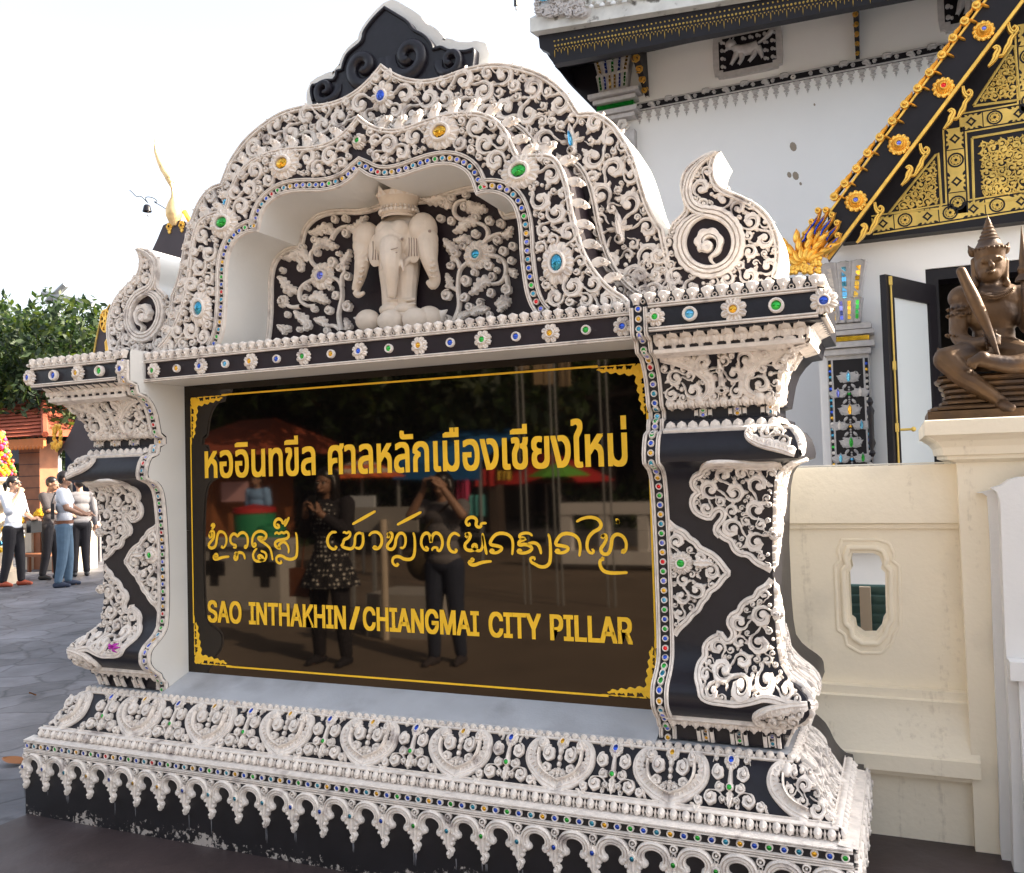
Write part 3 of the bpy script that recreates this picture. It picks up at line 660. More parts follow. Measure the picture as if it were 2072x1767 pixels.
def lettering(name, s, x0, x1, z0, z1, bold, ref=None, font=None):
    """set a line of text between x0..x1; z0..z1 is the height of the reference letter"""
    v, T, K = text_mesh(s, font); r, _, _ = text_mesh(ref or s, font)
    sx = (x1 - x0) / (v[:, 0].max() - v[:, 0].min()); sz = (z1 - z0) / (r[:, 1].max() - r[:, 1].min())
    u = x0 + (v[:, 0] - v[:, 0].min()) * sx; q = z0 + (v[:, 1] - r[:, 1].min()) * sz
    mb = MB(); bx = bold * sx; bz = bold * sz * .55; k = 0
    for dx in (-1, -.5, 0, .5, 1):
        for dz in (-1, 1):
            k += 1; mb.add(np.stack([u + dx * bx, YP - .0015 - k * .00009 - K * .00003, q + dz * bz], 1), T, 'goldpaint', False)
    return mb.build(name, PANEL)
a = z1([(302, 832), (302, 678), (935, 820), (1015, 815)]); b = z2([(1405, 772), (1405, 590)])
zb = (a[0, 1] + b[0, 1]) / 2; zt = (a[1, 1] + b[1, 1]) / 2
lettering('thai_lettering', 'หออินทขีล', a[0, 0], a[2, 0], zb, zt, .026, 'ท'); lettering('thai_lettering', 'ศาลหลักเมืองเชียงใหม่', a[3, 0], b[0, 0], zb, zt, .026, 'ท')
a = z3([(318, 632), (318, 515), (507, 640), (557, 640), (1110, 675), (1140, 690), (1188, 540), (1217, 680), (1880, 715), (1945, 725)]); b = z4([(1435, 762), (1435, 615), (907, 730), (968, 735)])
zb = (a[0, 1] + b[0, 1]) / 2; zt = (a[1, 1] + b[1, 1]) / 2
for s, x0, x1 in (('SAO', a[0, 0], a[2, 0]), ('INTHAKHIN', a[3, 0], a[4, 0]), ('/', a[5, 0], a[6, 0]), ('CHIANGMAI', a[7, 0], a[8, 0]), ('CITY', a[9, 0], b[2, 0]), ('PILLAR', b[3, 0], b[0, 0])):
    lettering('english_lettering', s, x0, x1, zb, zt, .030, 'H' if s != '/' else '/', GROT)
# northern Thai line, stroke by stroke
LAN3 = [  # zoom of the left half
    [(322, 128), (338, 122), (340, 145), (325, 150), (322, 135), (335, 108), (352, 112), (352, 150), (330, 175), (318, 190), (325, 208), (345, 210), (362, 195), (368, 150), (375, 118), (395, 112), (420, 130), (425, 175), (408, 210), (390, 205), (400, 195)],
    [(333, 85), (345, 68), (355, 78), (345, 90), (338, 105)],
    [(350, 250), (365, 240), (375, 255), (360, 265), (350, 250), (348, 270), (365, 275), (400, 262), (440, 258)],
    [(460, 205), (480, 208), (478, 190), (462, 190), (445, 175), (445, 145), (460, 125), (480, 130), (485, 145), (500, 122), (525, 118), (545, 140), (547, 185), (535, 212), (525, 205), (535, 190)],
    [(468, 240), (485, 232), (480, 250), (468, 255), (470, 278), (488, 272), (482, 240), (505, 232), (525, 245), (530, 275)],
    [(575, 190), (590, 178), (595, 195), (578, 205), (570, 180), (575, 140), (595, 115), (630, 110), (655, 130), (650, 155), (625, 160), (640, 150), (600, 145), (615, 165), (650, 185), (680, 215), (690, 280)],
    [(600, 210), (580, 230), (575, 260), (590, 285), (620, 285), (640, 270), (620, 250), (605, 255), (612, 272), (640, 285), (655, 260), (650, 235), (620, 225)],
    [(700, 130), (715, 115), (725, 130), (740, 115), (755, 125), (770, 112), (785, 130), (780, 150), (755, 160), (715, 165), (700, 185), (715, 208), (740, 212), (720, 200), (745, 170), (770, 180), (785, 215), (780, 240)],
    [(822, 118), (830, 140), (832, 250), (815, 272), (775, 275), (740, 250), (712, 258), (710, 285), (730, 300), (745, 292), (735, 282)],
    [(712, 70), (728, 78), (728, 92), (710, 92), (698, 75), (705, 48), (725, 38), (745, 50), (748, 75), (770, 40)], [(758, 85), (785, 30)],
    [(1060, 118), (1030, 115), (1005, 150), (1008, 190), (1030, 215), (1055, 215), (1060, 200), (1048, 200)],
    [(1095, 122), (1105, 115), (1115, 125), (1135, 112), (1140, 130), (1130, 150), (1100, 160), (1098, 185), (1085, 195), (1110, 210), (1150, 215), (1165, 190), (1165, 135), (1190, 118), (1210, 130)], [(1210, 118), (1215, 180), (1195, 215), (1165, 205)],
    [(1150, 72), (1285, -5)], [(1408, 75), (1550, 0)],
    [(1245, 140), (1262, 118), (1295, 115), (1320, 140), (1322, 185), (1300, 215), (1270, 212), (1275, 198), (1295, 205)],
    [(1348, 130), (1362, 122), (1365, 145), (1350, 150), (1370, 115), (1385, 130), (1375, 165), (1350, 190), (1355, 215), (1385, 218), (1400, 190), (1402, 150), (1425, 118), (1455, 130), (1460, 180), (1445, 212), (1425, 205)],
    [(1502, 118), (1512, 150), (1512, 240), (1495, 275), (1450, 275), (1420, 255), (1385, 262), (1380, 295), (1405, 315), (1420, 302), (1405, 298)],
    [(1570, 200), (1590, 210), (1585, 225), (1560, 215), (1545, 180), (1555, 135), (1580, 118), (1600, 135), (1605, 190), (1610, 140), (1630, 118), (1660, 130), (1675, 180), (1660, 225), (1640, 225), (1645, 205), (1615, 205), (1610, 225)],
]
LAN4 = [  # zoom of the right half
    [(440, 140), (410, 118), (380, 140), (370, 190), (385, 228), (415, 235), (425, 220), (410, 215)],
    [(468, 130), (482, 122), (485, 145), (470, 148), (490, 118), (505, 135), (490, 165), (465, 190), (475, 220), (510, 225), (540, 205), (530, 185), (510, 195), (520, 215), (560, 230), (575, 190), (570, 135)], [(570, 122), (580, 180), (595, 248)],
    [(500, 275), (520, 268), (518, 285), (498, 285), (490, 290), (500, 305), (525, 308), (570, 290), (625, 285)],
    [(492, 62), (500, 75), (485, 80), (472, 60), (485, 35), (515, 28), (540, 45), (530, 75), (545, 90), (565, 85), (560, 65), (595, 65)],
    [(640, 225), (620, 215), (612, 235), (655, 238), (680, 220), (685, 205), (650, 195), (612, 190), (620, 160), (650, 125), (700, 122), (740, 145), (748, 190), (742, 250)],
    [(800, 225), (780, 215), (770, 235), (815, 240), (850, 225), (860, 205), (820, 185), (775, 195), (785, 165), (830, 155), (780, 150), (790, 125), (840, 120), (860, 140)], [(830, 185), (870, 175), (900, 195), (910, 245)],
    [(950, 125), (962, 160), (965, 285), (945, 315), (905, 320), (870, 300), (850, 290), (845, 265), (875, 262), (870, 280)],
    [(1020, 225), (1000, 215), (990, 235), (1035, 238), (1065, 222), (1068, 205), (1030, 195), (990, 192), (1000, 160), (1030, 125), (1085, 125), (1125, 150), (1138, 200), (1130, 258)],
    [(1200, 215), (1215, 222), (1210, 240), (1185, 235), (1172, 200), (1180, 150), (1210, 115), (1245, 100), (1260, 75), (1240, 40), (1190, 28), (1140, 40), (1112, 58)],
    [(1255, 140), (1272, 132), (1270, 152), (1255, 150), (1280, 125), (1290, 150), (1275, 185), (1250, 215), (1265, 245), (1300, 245), (1315, 200), (1318, 150), (1345, 125), (1385, 140), (1405, 185), (1395, 235), (1370, 235), (1390, 215)],
    [(1255, 270), (1268, 262), (1270, 278), (1250, 275), (1248, 310), (1270, 345), (1320, 355), (1410, 350)], [(1340, 40), (1355, 50), (1350, 80), (1355, 45)],
]
mb = MB()
for fn, L in ((z3, LAN3), (z4, LAN4)):
    for st in L:
        p = resample(smooth(fn(st), 2), .006); n = len(p)
        if n < 4: p = resample(p, n=6); n = 6
        ww = .0052 + .0022 * np.sin(np.linspace(0, PI, n)); ww[0] *= .4; ww[-1] *= .4
        ribbon(mb, p, ww, .0014, mpP, [(-1, .9), (1, .9)], 'goldpaint')
mb.build('northern_thai_lettering', PANEL)
# gold border line with flame corners
gx, gz0, gz1 = 1.155, .742, 2.008
zl = [z1([(216, 365)])[0, 1], z3([(238, 880)])[0, 1]]; gz1 = (zl[0] + z2([(1440, 190)])[0, 1]) / 2; gz0 = (zl[1] + z4([(1530, 1080)])[0, 1]) / 2; gx = -z1([(216, 600)])[0, 0]
mb = MB(); cl = .20
for z in (gz0, gz1): ribbon(mb, [(-gx + cl, z), (gx - cl, z)], .0042, .0014, mpP, [(-1, .9), (1, .9)], 'goldpaint')
for x in (-gx, gx): ribbon(mb, [(x, gz0 + cl), (x, gz1 - cl)], .0036, .0014, mpP, [(-1, .9), (1, .9)], 'goldpaint')
FL = [(-1, .9), (1, .9)]
for sx in (-1, 1):
    for sz in (-1, 1):
        c0 = (sx * gx, gz0 if sz < 0 else gz1)
        def mq(u, v, h, c0=c0, sx=sx, sz=sz): return np.stack([c0[0] - sx * u, np.full_like(u, YP - .0006) - h, c0[1] - sz * v], -1)
        for sw in (0, 1):
            m2 = mq if not sw else (lambda u, v, h, m=mq: m(v, u, h))
            for q in range(5):
                a = .012 + q * .038; leaf(mb, (a, .004), (a + .066 - q * .006, .040 - q * .006), .015 - q * .0018, .25, m2, .0014, 'goldpaint', 3, 12)
                if q < 4: curl(mb, a + .018, .036 - q * .006, .017 - q * .0026, -1.2, 1, m2, .0014, 'goldpaint', fat=1.1, scal=False, n=14)
                leaf(mb, (a + .03, .003), (a + .075, .004), .005, 0, m2, .0014, 'goldpaint', 0, 8)
        rev(mb, .013, .013, [(.012, .0014), (.004, .0015)], mq, 8, mi='goldpaint')
mb.build('gold_border', PANEL)

# ---------------------------------------------------------------- arches above the lintel
zA = lambda pts, Y: xz(pts, Y, 600, 0, 1.2944)
zB = lambda pts, Y: xz(pts, Y, 2000, 0, 1.036)
zD = lambda pts, Y: xz(pts, Y, 2050, 0, 1.9638)
YO, YI = .365, .165
OUT_R = np.vstack([zA([(1180, 322), (1215, 348), (1250, 370), (1310, 395), (1400, 405), (1500, 385), (1600, 345), (1700, 322), (1780, 315)], YO),
                   zD([(60, 515), (200, 570), (300, 640), (380, 720), (430, 800), (468, 862), (560, 850), (650, 882), (740, 950), (800, 1040), (870, 1150), (920, 1290), (960, 1430), (1000, 1560), (1060, 1680), (1112, 1752)], YO)])
OUT_R[:, 0] -= OUT_R[0, 0]
IN_R = np.vstack([zA([(1040, 585), (1085, 622), (1140, 648), (1215, 658), (1300, 640), (1380, 608), (1460, 585), (1540, 570), (1620, 565), (1700, 582), (1760, 622), (1805, 690), (1832, 758), (1848, 790)], YI),
                  zB([(150, 622), (192, 650), (222, 718), (240, 800), (252, 870), (272, 950), (302, 1035), (345, 1105), (405, 1170), (470, 1205)], YI)])
IN_R[:, 0] -= IN_R[0, 0]
OP_R = zA([(1070, 860), (1100, 885), (1150, 905), (1210, 908), (1280, 895), (1360, 865), (1440, 840), (1510, 832), (1570, 845), (1615, 875), (1640, 920), (1650, 960), (1662, 988), (1700, 975), (1750, 975), (1800, 990), (1840, 1025), (1865, 1080), (1880, 1160), (1885, 1300), (1900, 1420), (1915, 1500), (1940, 1560), (1975, 1605), (2000, 1625)], YI)
OP_R[:, 0] -= OP_R[0, 0]
ZB0 = 2.176
OUT_R = np.vstack([OUT_R, [(OUT_R[-1, 0] + .06, ZB0)]]); IN_R = np.vstack([IN_R, [(IN_R[-1, 0] + .02, ZB0)]]); OP_R = np.vstack([OP_R, [(OP_R[-1, 0], ZB0)]])
def both(p): return np.vstack([p[::-1] * np.array([-1, 1]), p[1:]])
def rs(p, keep, step=.02):            # smooth between the cusps
    o = []; ks = [0] + list(keep) + [len(p) - 1]
    for a, b in zip(ks[:-1], ks[1:]): o.append(resample(smooth(p[a:b + 1], 2), step)[:-1])
    return np.vstack(o + [p[-1:]])
OUT_R = rs(OUT_R, [14, len(OUT_R) - 2]); IN_R = rs(IN_R, [13]); OP_R = rs(OP_R, [12])
OUTL, INL, OPL = both(OUT_R), both(IN_R), both(OP_R)
# outer arch: slab with white sides, white rim, packed acanthus
hole = both(np.vstack([[(0, OP_R[0, 1] + .02)], OP_R[3:-1] + [.02, .012], [(OP_R[-1, 0] + .02, ZB0)]]))
mb = MB(); slab(mb, np.vstack([OUTL, hole[::-1]])[::-1], YO, .66, 'black', 'white'); slab(mb, OUTL[::-1], .655, .67, 'white', 'white'); ARCH = mb.build('outer_arch', SIGN)
mpO, mpI = planeY(YO), planeY(YI)
def offset(p, d):
    t = np.gradient(p, axis=0); t /= np.linalg.norm(t, axis=1)[:, None] + 1e-9; return p + np.stack([-t[:, 1], t[:, 0]], 1) * d
mb = MB(); ribbon(mb, offset(OUTL, -.012), .012, .02, mpO, P_DBL)
ribbon(mb, offset(INL, .035), .01, .03, mpO, P_DBL); mb.build('rim_moulding', ARCH)
T1 = zB([(245, 575)], YO)[0]; T2 = zB([(437, 930)], YO)[0]
def teardrop(mb, x, z, s, ang=PI / 2):
    c, sn = math.cos(ang), math.sin(ang)
    for q, k in ((1.0, 1), (.7, 1)): leaf(mb, (x - c * s, z - sn * s), (x + c * s * 1.5 * q, z + sn * s * 1.5 * q), s * .55 * q, 0, mpO, .02 + .012 * (1 - q), lob=0, n=12)
    for d in (-1, 1):
        for a in (.5, 1.1): leaf(mb, (x, z - s * .5), (x + d * s * 1.1 * math.sin(a), z + s * (1.1 * math.cos(a) - .3)), s * .22, .2 * d, mpO, .02, lob=2)
    rev(mb, x, z - s * .75, [(s * .36, 0), (s * .34, .026), (s * .22, .03)], mpO, 12)
half = np.vstack([OUT_R, IN_R[::-1]])
mb = MB(); sd = [(0, atX(775 , 197, 0)[2], .075), (T1[0], T1[1], .07), (T2[0], T2[1], .07)]
SEEDS_I = []
fill(mb, half, (.054, .046, .038, .031, .025, .019, .015, .012), mpO, .026, seeds=sd, tries=3200, gap=.88, edge=.78, n=22)
mz = MB(); mz.join(mb); mz.join(mb.mirror()); mz.build('acanthus_scrollwork', ARCH)
ZBL = sd[0][1]
mb = MB(); flower(mb, 0, ZBL, .062, mpO, 8, .028, sy=1.2); o = mb.build('jewel_flower', ARCH)
def facet_oval(x, z, rx, rz, mp, mi, parent, h=.026):
    """domed oval of small mirror tiles"""
    mb = MB(); k = 6; c = MB()
    for i in range(-k, k):
        for j in range(-k, k):
            a0, a1, b0, b1 = i / k, (i + .9) / k, j / k, (j + .9) / k; cx_, cz_ = (a0 + a1) / 2, (b0 + b1) / 2
            if cx_ ** 2 + cz_ ** 2 > .9: continue
            U = np.array([a0, a1, a1, a0]); Vv = np.array([b0, b0, b1, b1]); u = x + rx * (U * .8 + Vv * .3); v = z + rz * (Vv * .8 - U * .3)
            dome = .012 * (1 - np.clip(U ** 2 + Vv ** 2, 0, 1.2)); tx, tz = RNG.normal(0, .09, 2)
            hh = h + dome + (U - cx_) * rx * tx + (Vv - cz_) * rz * tz
            mb.add(mp(u, v, hh), [(0, 1, 2, 3)], mi, False)
    rev(mb, x, z, [(1.0, h * .6), (.0, h * .9)], lambda u, v, q: mp(x + (u - x) * rx, z + (v - z) * rz, q), 16, mi='pitch')
    return mb.build('jewel', parent)
facet_oval(0, ZBL, .028, .034, mpO, 'blue', o)
for sg in (1, -1):
    for P in (T1, T2):
        mb = MB(); teardrop(mb, P[0], P[1], .055, PI / 2 + .12); mb = mb if sg > 0 else mb.mirror(); o = mb.build('teardrop_boss', ARCH)
        mb = MB(); leaf(mb, (P[0] + .002, P[1] - .026), (P[0] - .006, P[1] + .04), .017, 0, planeY(YO - .022), .016, 'sky' if P is T1 else 'stucco', 0); mb = mb if sg > 0 else mb.mirror(); mb.build('jewel', o)
# inner arch
ring = np.vstack([INL, OPL[::-1]])
mb = MB(); n = len(ring)
tri = np.array(tessellate_polygon([[Vector((a, b, 0)) for a, b in ring]]))
F = np.stack([ring[:, 0], np.full(n, YI), ring[:, 1]], 1); mb.add(F, tri, 'black', False)
a = INL; m = len(a); mb.add(np.vstack([np.stack([a[:, 0], np.full(m, YI), a[:, 1]], 1), np.stack([a[:, 0], np.full(m, YO + .01), a[:, 1]], 1)]), [(i, i + 1, i + 1 + m, i + m) for i in range(m - 1)], 'black')
INARCH = mb.build('inner_arch', SIGN)
mb = MB(); ribbon(mb, offset(INL, -.011), .011, .018, mpI, P_DBL); ribbon(mb, offset(OPL, .006), .007, .018, mpI, P_DBL); ribbon(mb, offset(OPL, .052), .007, .018, mpI, P_DBL); mb.build('rim_moulding', INARCH)
# leaf brackets standing on the back of the inner arch
q = resample(INL, .085); tq = np.gradient(q, axis=0); tq /= np.linalg.norm(tq, axis=1)[:, None]
for i in range(2, len(q) - 2):
    if abs(q[i, 0]) < .05: continue
    n_ = np.array([-tq[i, 1], tq[i, 0]]); sg = 1 if q[i, 0] > 0 else -1; tn = tq[i] * sg
    mb = MB(); b0 = q[i]; P_ = np.array([b0 - tn * .016, b0 - tn * .014 + n_ * .028, b0 - tn * .004 + n_ * .044, b0 + tn * .012 + n_ * .055, b0 + tn * .034 + n_ * .062, b0 + tn * .030 + n_ * .046, b0 + tn * .034 + n_ * .038, b0 + tn * .020 + n_ * .026, b0 + tn * .016])
    P_ = smooth(P_, 1, True); slab(mb, P_ if sg < 0 else P_[::-1], YI - .004, YI + .018, 'stucco', 'stucco')
    curl(mb, (b0 + tn * .012 + n_ * .042)[0], (b0 + tn * .012 + n_ * .042)[1], .015, 2.5, sg, planeY(YI - .004), .008, scal=False, n=12); mb.build('leaf_bracket', INARCH)

big = [(D, c) for D, c in (((895, 270), 'amber'), ((1054, 349), 'green'), ((1130, 534), 'teal'))]
BP = []
for (px, py), c in big: p = atY(px, py, YI); BP.append((p[0], p[2], c))
g = offset(OP_R, .066); halfI = np.vstack([IN_R, g[::-1]])
mb = MB(); sd = [(x, z, .082) for x, z, c in BP] + [(0, atX(724, 285, 0)[2], .05)]
fill(mb, halfI, (.048, .040, .033, .027, .021, .016, .012, .010), mpI, .028, seeds=sd, tries=3200, gap=.87, edge=.76, n=22)
mz = MB(); mz.join(mb); mz.join(mb.mirror()); mz.build('scrollwork', INARCH)
for sg in (1, -1):
    for x, z, c in BP:
        mb = MB(); rot = 0 if c != 'teal' else PI / 2; sx, sy = (1.12, .95) if c != 'teal' else (.9, 1.15)
        flower(mb, x * sg, z, .074, mpI, 10, .03, sx=sx, sy=sy, hole=.5); o = mb.build('jewel_flower', INARCH)
        facet_oval(x * sg, z, .034 * (1.15 if c != 'teal' else .8), .034 * (.8 if c != 'teal' else 1.15), mpI, c, o, .026)
zz = atX(724, 285, 0)[2]; mb = MB(); flower(mb, 0, zz, .036, mpI, 8, .03); o = mb.build('jewel_flower', INARCH); mb = MB(); jewel(mb, 0, zz, .013, mpI, 'green', .024, 12); mb.build('jewel', o)
for d in (-1, 1): pass
# jewel strip round the opening
mb = MB(); jb = MB(); q = resample(offset(OPL, .029), .0345)
for i, p in enumerate(q):
    ringjewel(mb, p[0], p[1], .0125, mpI, 'blue', .014, 10, False); jewel(jb, p[0], p[1], .0085, mpI, 'red' if i % 17 == 8 else ['blue', 'violet', 'green', 'teal', 'amber', 'blue', 'violet', 'teal'][(i * 5) % 8], .01, 10)
mb.build('jewel_strip', INARCH); jb.build('jewel_row', INARCH, kind='stuff')
# niche: plain reveal, border, black ground
YN = .46
mb = MB(); m = len(OPL); mb.add(np.vstack([np.stack([OPL[:, 0], np.full(m, YI), OPL[:, 1]], 1), np.stack([OPL[:, 0], np.full(m, YN), OPL[:, 1]], 1)]), [(i, i + m, i + m + 1, i + 1) for i in range(m - 1)], 'white')
tri = np.array(tessellate_polygon([[Vector((a, b, 0)) for a, b in OPL]])); mb.add(np.stack([OPL[:, 0], np.full(m, YN - .001), OPL[:, 1]], 1), tri, 'black', False)
mb.add([(-1.0, YI, 2.1765), (1.0, YI, 2.1765), (1.0, YN, 2.1765), (-1.0, YN, 2.1765)], [(0, 1, 2, 3)], 'stucco', False)
NICHE = mb.build('niche', SIGN); mpN = planeY(YN - .001)
mb = MB(); ribbon(mb, offset(OPL, -.014), .014, .014, mpN, P_DBL); mb.build('border', NICHE)
# flower vines on the niche ground
zE = lambda pts: xz(pts, YN, 1000, 750, 2.072); UE = 1 / 1560
VST = [[(700, 1125), (675, 1020), (690, 930), (710, 850), (705, 770), (680, 720), (620, 690)], [(540, 640), (480, 600), (450, 560), (450, 500), (480, 470)], [(620, 390), (650, 330), (700, 290), (760, 280)], [(480, 470), (560, 420), (620, 390)],
       [(480, 710), (400, 750), (360, 800), (360, 880), (420, 930), (500, 920)], [(370, 930), (290, 940), (240, 900)], [(705, 770), (700, 690), (740, 640)], [(690, 1120), (640, 1080), (580, 1090)],
       [(1605, 1060), (1660, 930), (1640, 800), (1645, 700), (1660, 620), (1740, 560)], [(1660, 620), (1640, 560), (1590, 540)], [(1640, 800), (1580, 770)], [(1830, 430), (1880, 390), (1890, 320), (1850, 270), (1780, 250)], [(1780, 250), (1660, 230), (1610, 190), (1610, 120), (1650, 80), (1720, 70)],
       [(1860, 515), (1960, 520), (2030, 580), (2030, 680), (1990, 740), (1920, 750)], [(1880, 390), (1940, 350), (2000, 340)], [(1700, 1000), (1780, 960)], [(2030, 680), (2050, 760), (2030, 850)]]
VLF = [(440, 570, 210, 530, 44), (480, 470, 680, 440, 46), (640, 350, 435, 330, 46), (750, 290, 920, 205, 46), (350, 790, 185, 690, 46), (450, 880, 610, 890, 46), (740, 640, 770, 465, 46), (410, 1130, 325, 960, 44), (240, 1160, 190, 1075, 32), (570, 1095, 485, 1025, 36), (735, 1120, 740, 1020, 30),
       (1600, 570, 1535, 375, 46), (1550, 780, 1560, 660, 30), (1800, 265, 1600, 330, 46), (1730, 80, 1880, 165, 50), (1570, 150, 1358, 60, 46), (1920, 740, 1730, 830, 48), (1740, 430, 1608, 390, 36), (2000, 350, 2090, 290, 36), (1760, 1005, 1900, 940, 40), (2060, 900, 1940, 910, 40), (1660, 1060, 1720, 960, 30), (370, 640, 330, 500, 26), (1980, 980, 2070, 880, 34), (2090, 700, 2060, 620, 30)]
VCL = [(650, 230, 36), (740, 225, 36), (740, 345, 38), (390, 455, 34), (490, 395, 32), (510, 500, 36), (350, 520, 34), (375, 625, 36), (270, 800, 34), (430, 780, 32), (490, 950, 32), (270, 1000, 32), (690, 620, 34), (760, 690, 36), (630, 580, 50), (685, 505, 26), (660, 840, 40), (760, 930, 50), (610, 960, 42), (620, 785, 26), (440, 1090, 34), (370, 1115, 28), (275, 1110, 34), (590, 1130, 32), (775, 1095, 24), (585, 325, 30), (420, 860, 30), (230, 640, 30),
       (1630, 500, 36), (1585, 600, 34), (1710, 730, 48), (1560, 840, 48), (1700, 855, 40), (1590, 245, 36), (1790, 215, 36), (1790, 345, 38), (1905, 240, 38), (1520, 95, 36), (1510, 220, 36), (1600, 60, 36), (1700, 130, 36), (1710, 28, 32), (1920, 690, 38), (1910, 825, 38), (1960, 640, 26), (1690, 450, 32), (1780, 660, 32), (1900, 600, 42), (1920, 470, 34), (2015, 490, 40), (1990, 265, 38), (1970, 400, 38), (2040, 800, 46), (1740, 940, 38), (1560, 1035, 38), (1980, 560, 24), (1830, 900, 34), (1900, 1000, 30), (2080, 560, 34), (2090, 450, 36)]
mb = MB()
for s in VST: p = resample(smooth(zE(s), 2), .012); ribbon(mb, p, np.linspace(.0115, .008, len(p)), .022, mpN)
for x0, y0, x1, y1, wd in VLF: a, b = zE([(x0, y0), (x1, y1)]); leaf(mb, a, b, wd * UE, .14 if (x0 + y1) % 20 < 10 else -.14, mpN, .024, lob=6, n=38)
for x, y, r in VCL: a = zE([(x, y)])[0]; curl(mb, a[0], a[1], r * UE, RNG.random() * 6.28, 1 if RNG.random() < .5 else -1, mpN, .026, fat=1.15, turns=1.15)
a, b, c = zE([(550, 685), (1800, 515), (232, 890)]); VF = [(a, .066, 'violet'), (b, .066, 'teal'), (c, .032, None)]
mb.build('flower_vines', NICHE)
for p, R, c in VF:
    mb = MB(); flower(mb, p[0], p[1], R, mpN, 10 if R > .05 else 6, .036, hole=.4); o = mb.build('vine_flower', NICHE)
    if c: mb = MB(); jewel(mb, p[0], p[1], R * .29, mpN, c, .03, 14); mb.build('jewel', o)
M['ivory'] = mat('pale painted stucco', (.72, .62, .52), .6, var=.08, vscale=20, bump=.15, bscale=120); M['ink'] = mat('dark line paint', (.30, .23, .19), .7)
# three-headed elephant on a lotus, one continuous relief
def remeshed(name, blobs, voxel, mi, parent=None, smooth_it=2, loc=None):
    """blobs: MB of overlapping closed pieces -> one continuous surface"""
    o = blobs.build(name, None, ang=0)
    r = o.modifiers.new('r', 'REMESH'); r.mode = 'VOXEL'; r.voxel_size = voxel
    s = o.modifiers.new('s', 'SMOOTH'); s.iterations = smooth_it; s.factor = .5
    dg = bpy.context.evaluated_depsgraph_get(); me = bpy.data.meshes.new_from_object(o.evaluated_get(dg))
    old = o.data; o.data = me; o.modifiers.clear(); bpy.data.meshes.remove(old); me.name = name
    me.materials.clear(); me.materials.append(M[mi]); me.polygons.foreach_set('use_smooth', np.ones(len(me.polygons), bool)); me.polygons.foreach_set('material_index', np.zeros(len(me.polygons), np.int32))
    O = np.array(ORG.get(parent.name, (0, 0, 0)) if parent is not None else (0, 0, 0), float)
    if loc is not None: me.transform(Matrix.Translation(-Vector(loc))); o.location = Vector(np.asarray(loc, float) - O); ORG[o.name] = tuple(loc)
    else:
        me.transform(Matrix.Translation(-Vector(O))); ORG[o.name] = tuple(O)
    if parent is not None: o.parent = parent
    return o
def ball(mb, c, r, n=14, mi='stucco', rot=None):
    r = np.broadcast_to(np.asarray(r, float), 3); ph = np.linspace(-PI / 2, PI / 2, n); th = np.linspace(0, 2 * PI, 2 * n, endpoint=False)
    v = np.stack([np.cos(ph)[None] * np.cos(th)[:, None], np.cos(ph)[None] * np.sin(th)[:, None], np.broadcast_to(np.sin(ph), (2 * n, n))], -1).reshape(-1, 3) * r
    if rot is not None: v = v @ np.array(rot.to_matrix()).T
    mb.add(v + np.asarray(c), grid_faces(2 * n, n, True), mi)
def E3(x, y, Y): return atY((1000 + x / 2.072) * .518, (750 + y / 2.072) * .518, Y)
def limb(mb, pts, rs, n=12, mi='stucco', k=None):
    p = smooth(np.asarray(pts, float), 2); r = np.interp(np.linspace(0, 1, len(p)), np.linspace(0, 1, len(rs)), rs); tube(mb, p, r, mi, n)
    ball(mb, p[0], r[0], 8, mi); ball(mb, p[-1], r[-1], 8, mi)
el = MB()
ball(el, E3(1105, 395, .372), (.088, .07, .085)); ball(el, E3(1050, 325, .365), (.048, .048, .048)); ball(el, E3(1165, 315, .365), (.048, .048, .048))
limb(el, [E3(1095, 440, .325), E3(1088, 540, .300), E3(1095, 650, .305), E3(1100, 760, .325), E3(1100, 825, .335)], [.052, .045, .036, .027, .021])
for x, y in ((975, 470), (1268, 440)): ball(el, E3(x, y, .366), (.044, .012, .078), rot=__import__('mathutils').Euler((0, .12 if x < 1100 else -.12, .0)))
sl_ = MB(); sr_ = MB()
ball(sl_, E3(895, 375, .40), (.066, .06, .075)); ball(sl_, E3(865, 440, .39), (.048, .045, .05)); limb(sl_, [E3(870, 440, .39), E3(862, 560, .375), E3(840, 700, .39), E3(805, 790, .40), E3(825, 845, .395), E3(868, 820, .39)], [.045, .034, .027, .021, .017, .010])
ball(sr_, E3(1350, 310, .40), (.068, .06, .078)); ball(sr_, E3(1385, 390, .39), (.052, .045, .055)); limb(sr_, [E3(1390, 420, .39), E3(1398, 540, .375), E3(1430, 640, .39), E3(1458, 720, .40), E3(1430, 772, .395), E3(1398, 735, .39)], [.048, .036, .029, .024, .02, .013])
ball(el, E3(1160, 590, .44), (.088, .04, .12)); ball(el, E3(1160, 300, .43), (.12, .05, .07))
for x in (1098, 1220):
    limb(el, [E3(x, 560, .42), E3(x, 750, .41), E3(x, 930, .41)], [.062, .05, .043]); ball(el, E3(x - 5, 955, .40), (.056, .05, .03))
    for k in (-1, 0, 1): ball(el, E3(x - 5 + k * 38, 968, .372), (.014, .014, .012))
    for yy in (868, 905): limb(el, [E3(x - 62, yy, .385), E3(x, yy + 8, .36), E3(x + 62, yy, .385)], [.007, .007, .007])
for x0, x1 in ((885, 905), (870, 890)): limb(sl_, [E3(885, 520, .375), E3(905, 560, .36)], [.01, .004])
limb(el, [E3(1018, 290, .36), E3(1085, 390, .335), E3(1150, 280, .36)], [.008, .008, .008]); ball(el, E3(1085, 405, .325), .010)
for q in range(5): limb(el, [E3(1035, 455 + q * 26, .34), E3(1088, 462 + q * 26, .292 + .004 * q), E3(1145, 455 + q * 26, .34)], [.006, .007, .006])
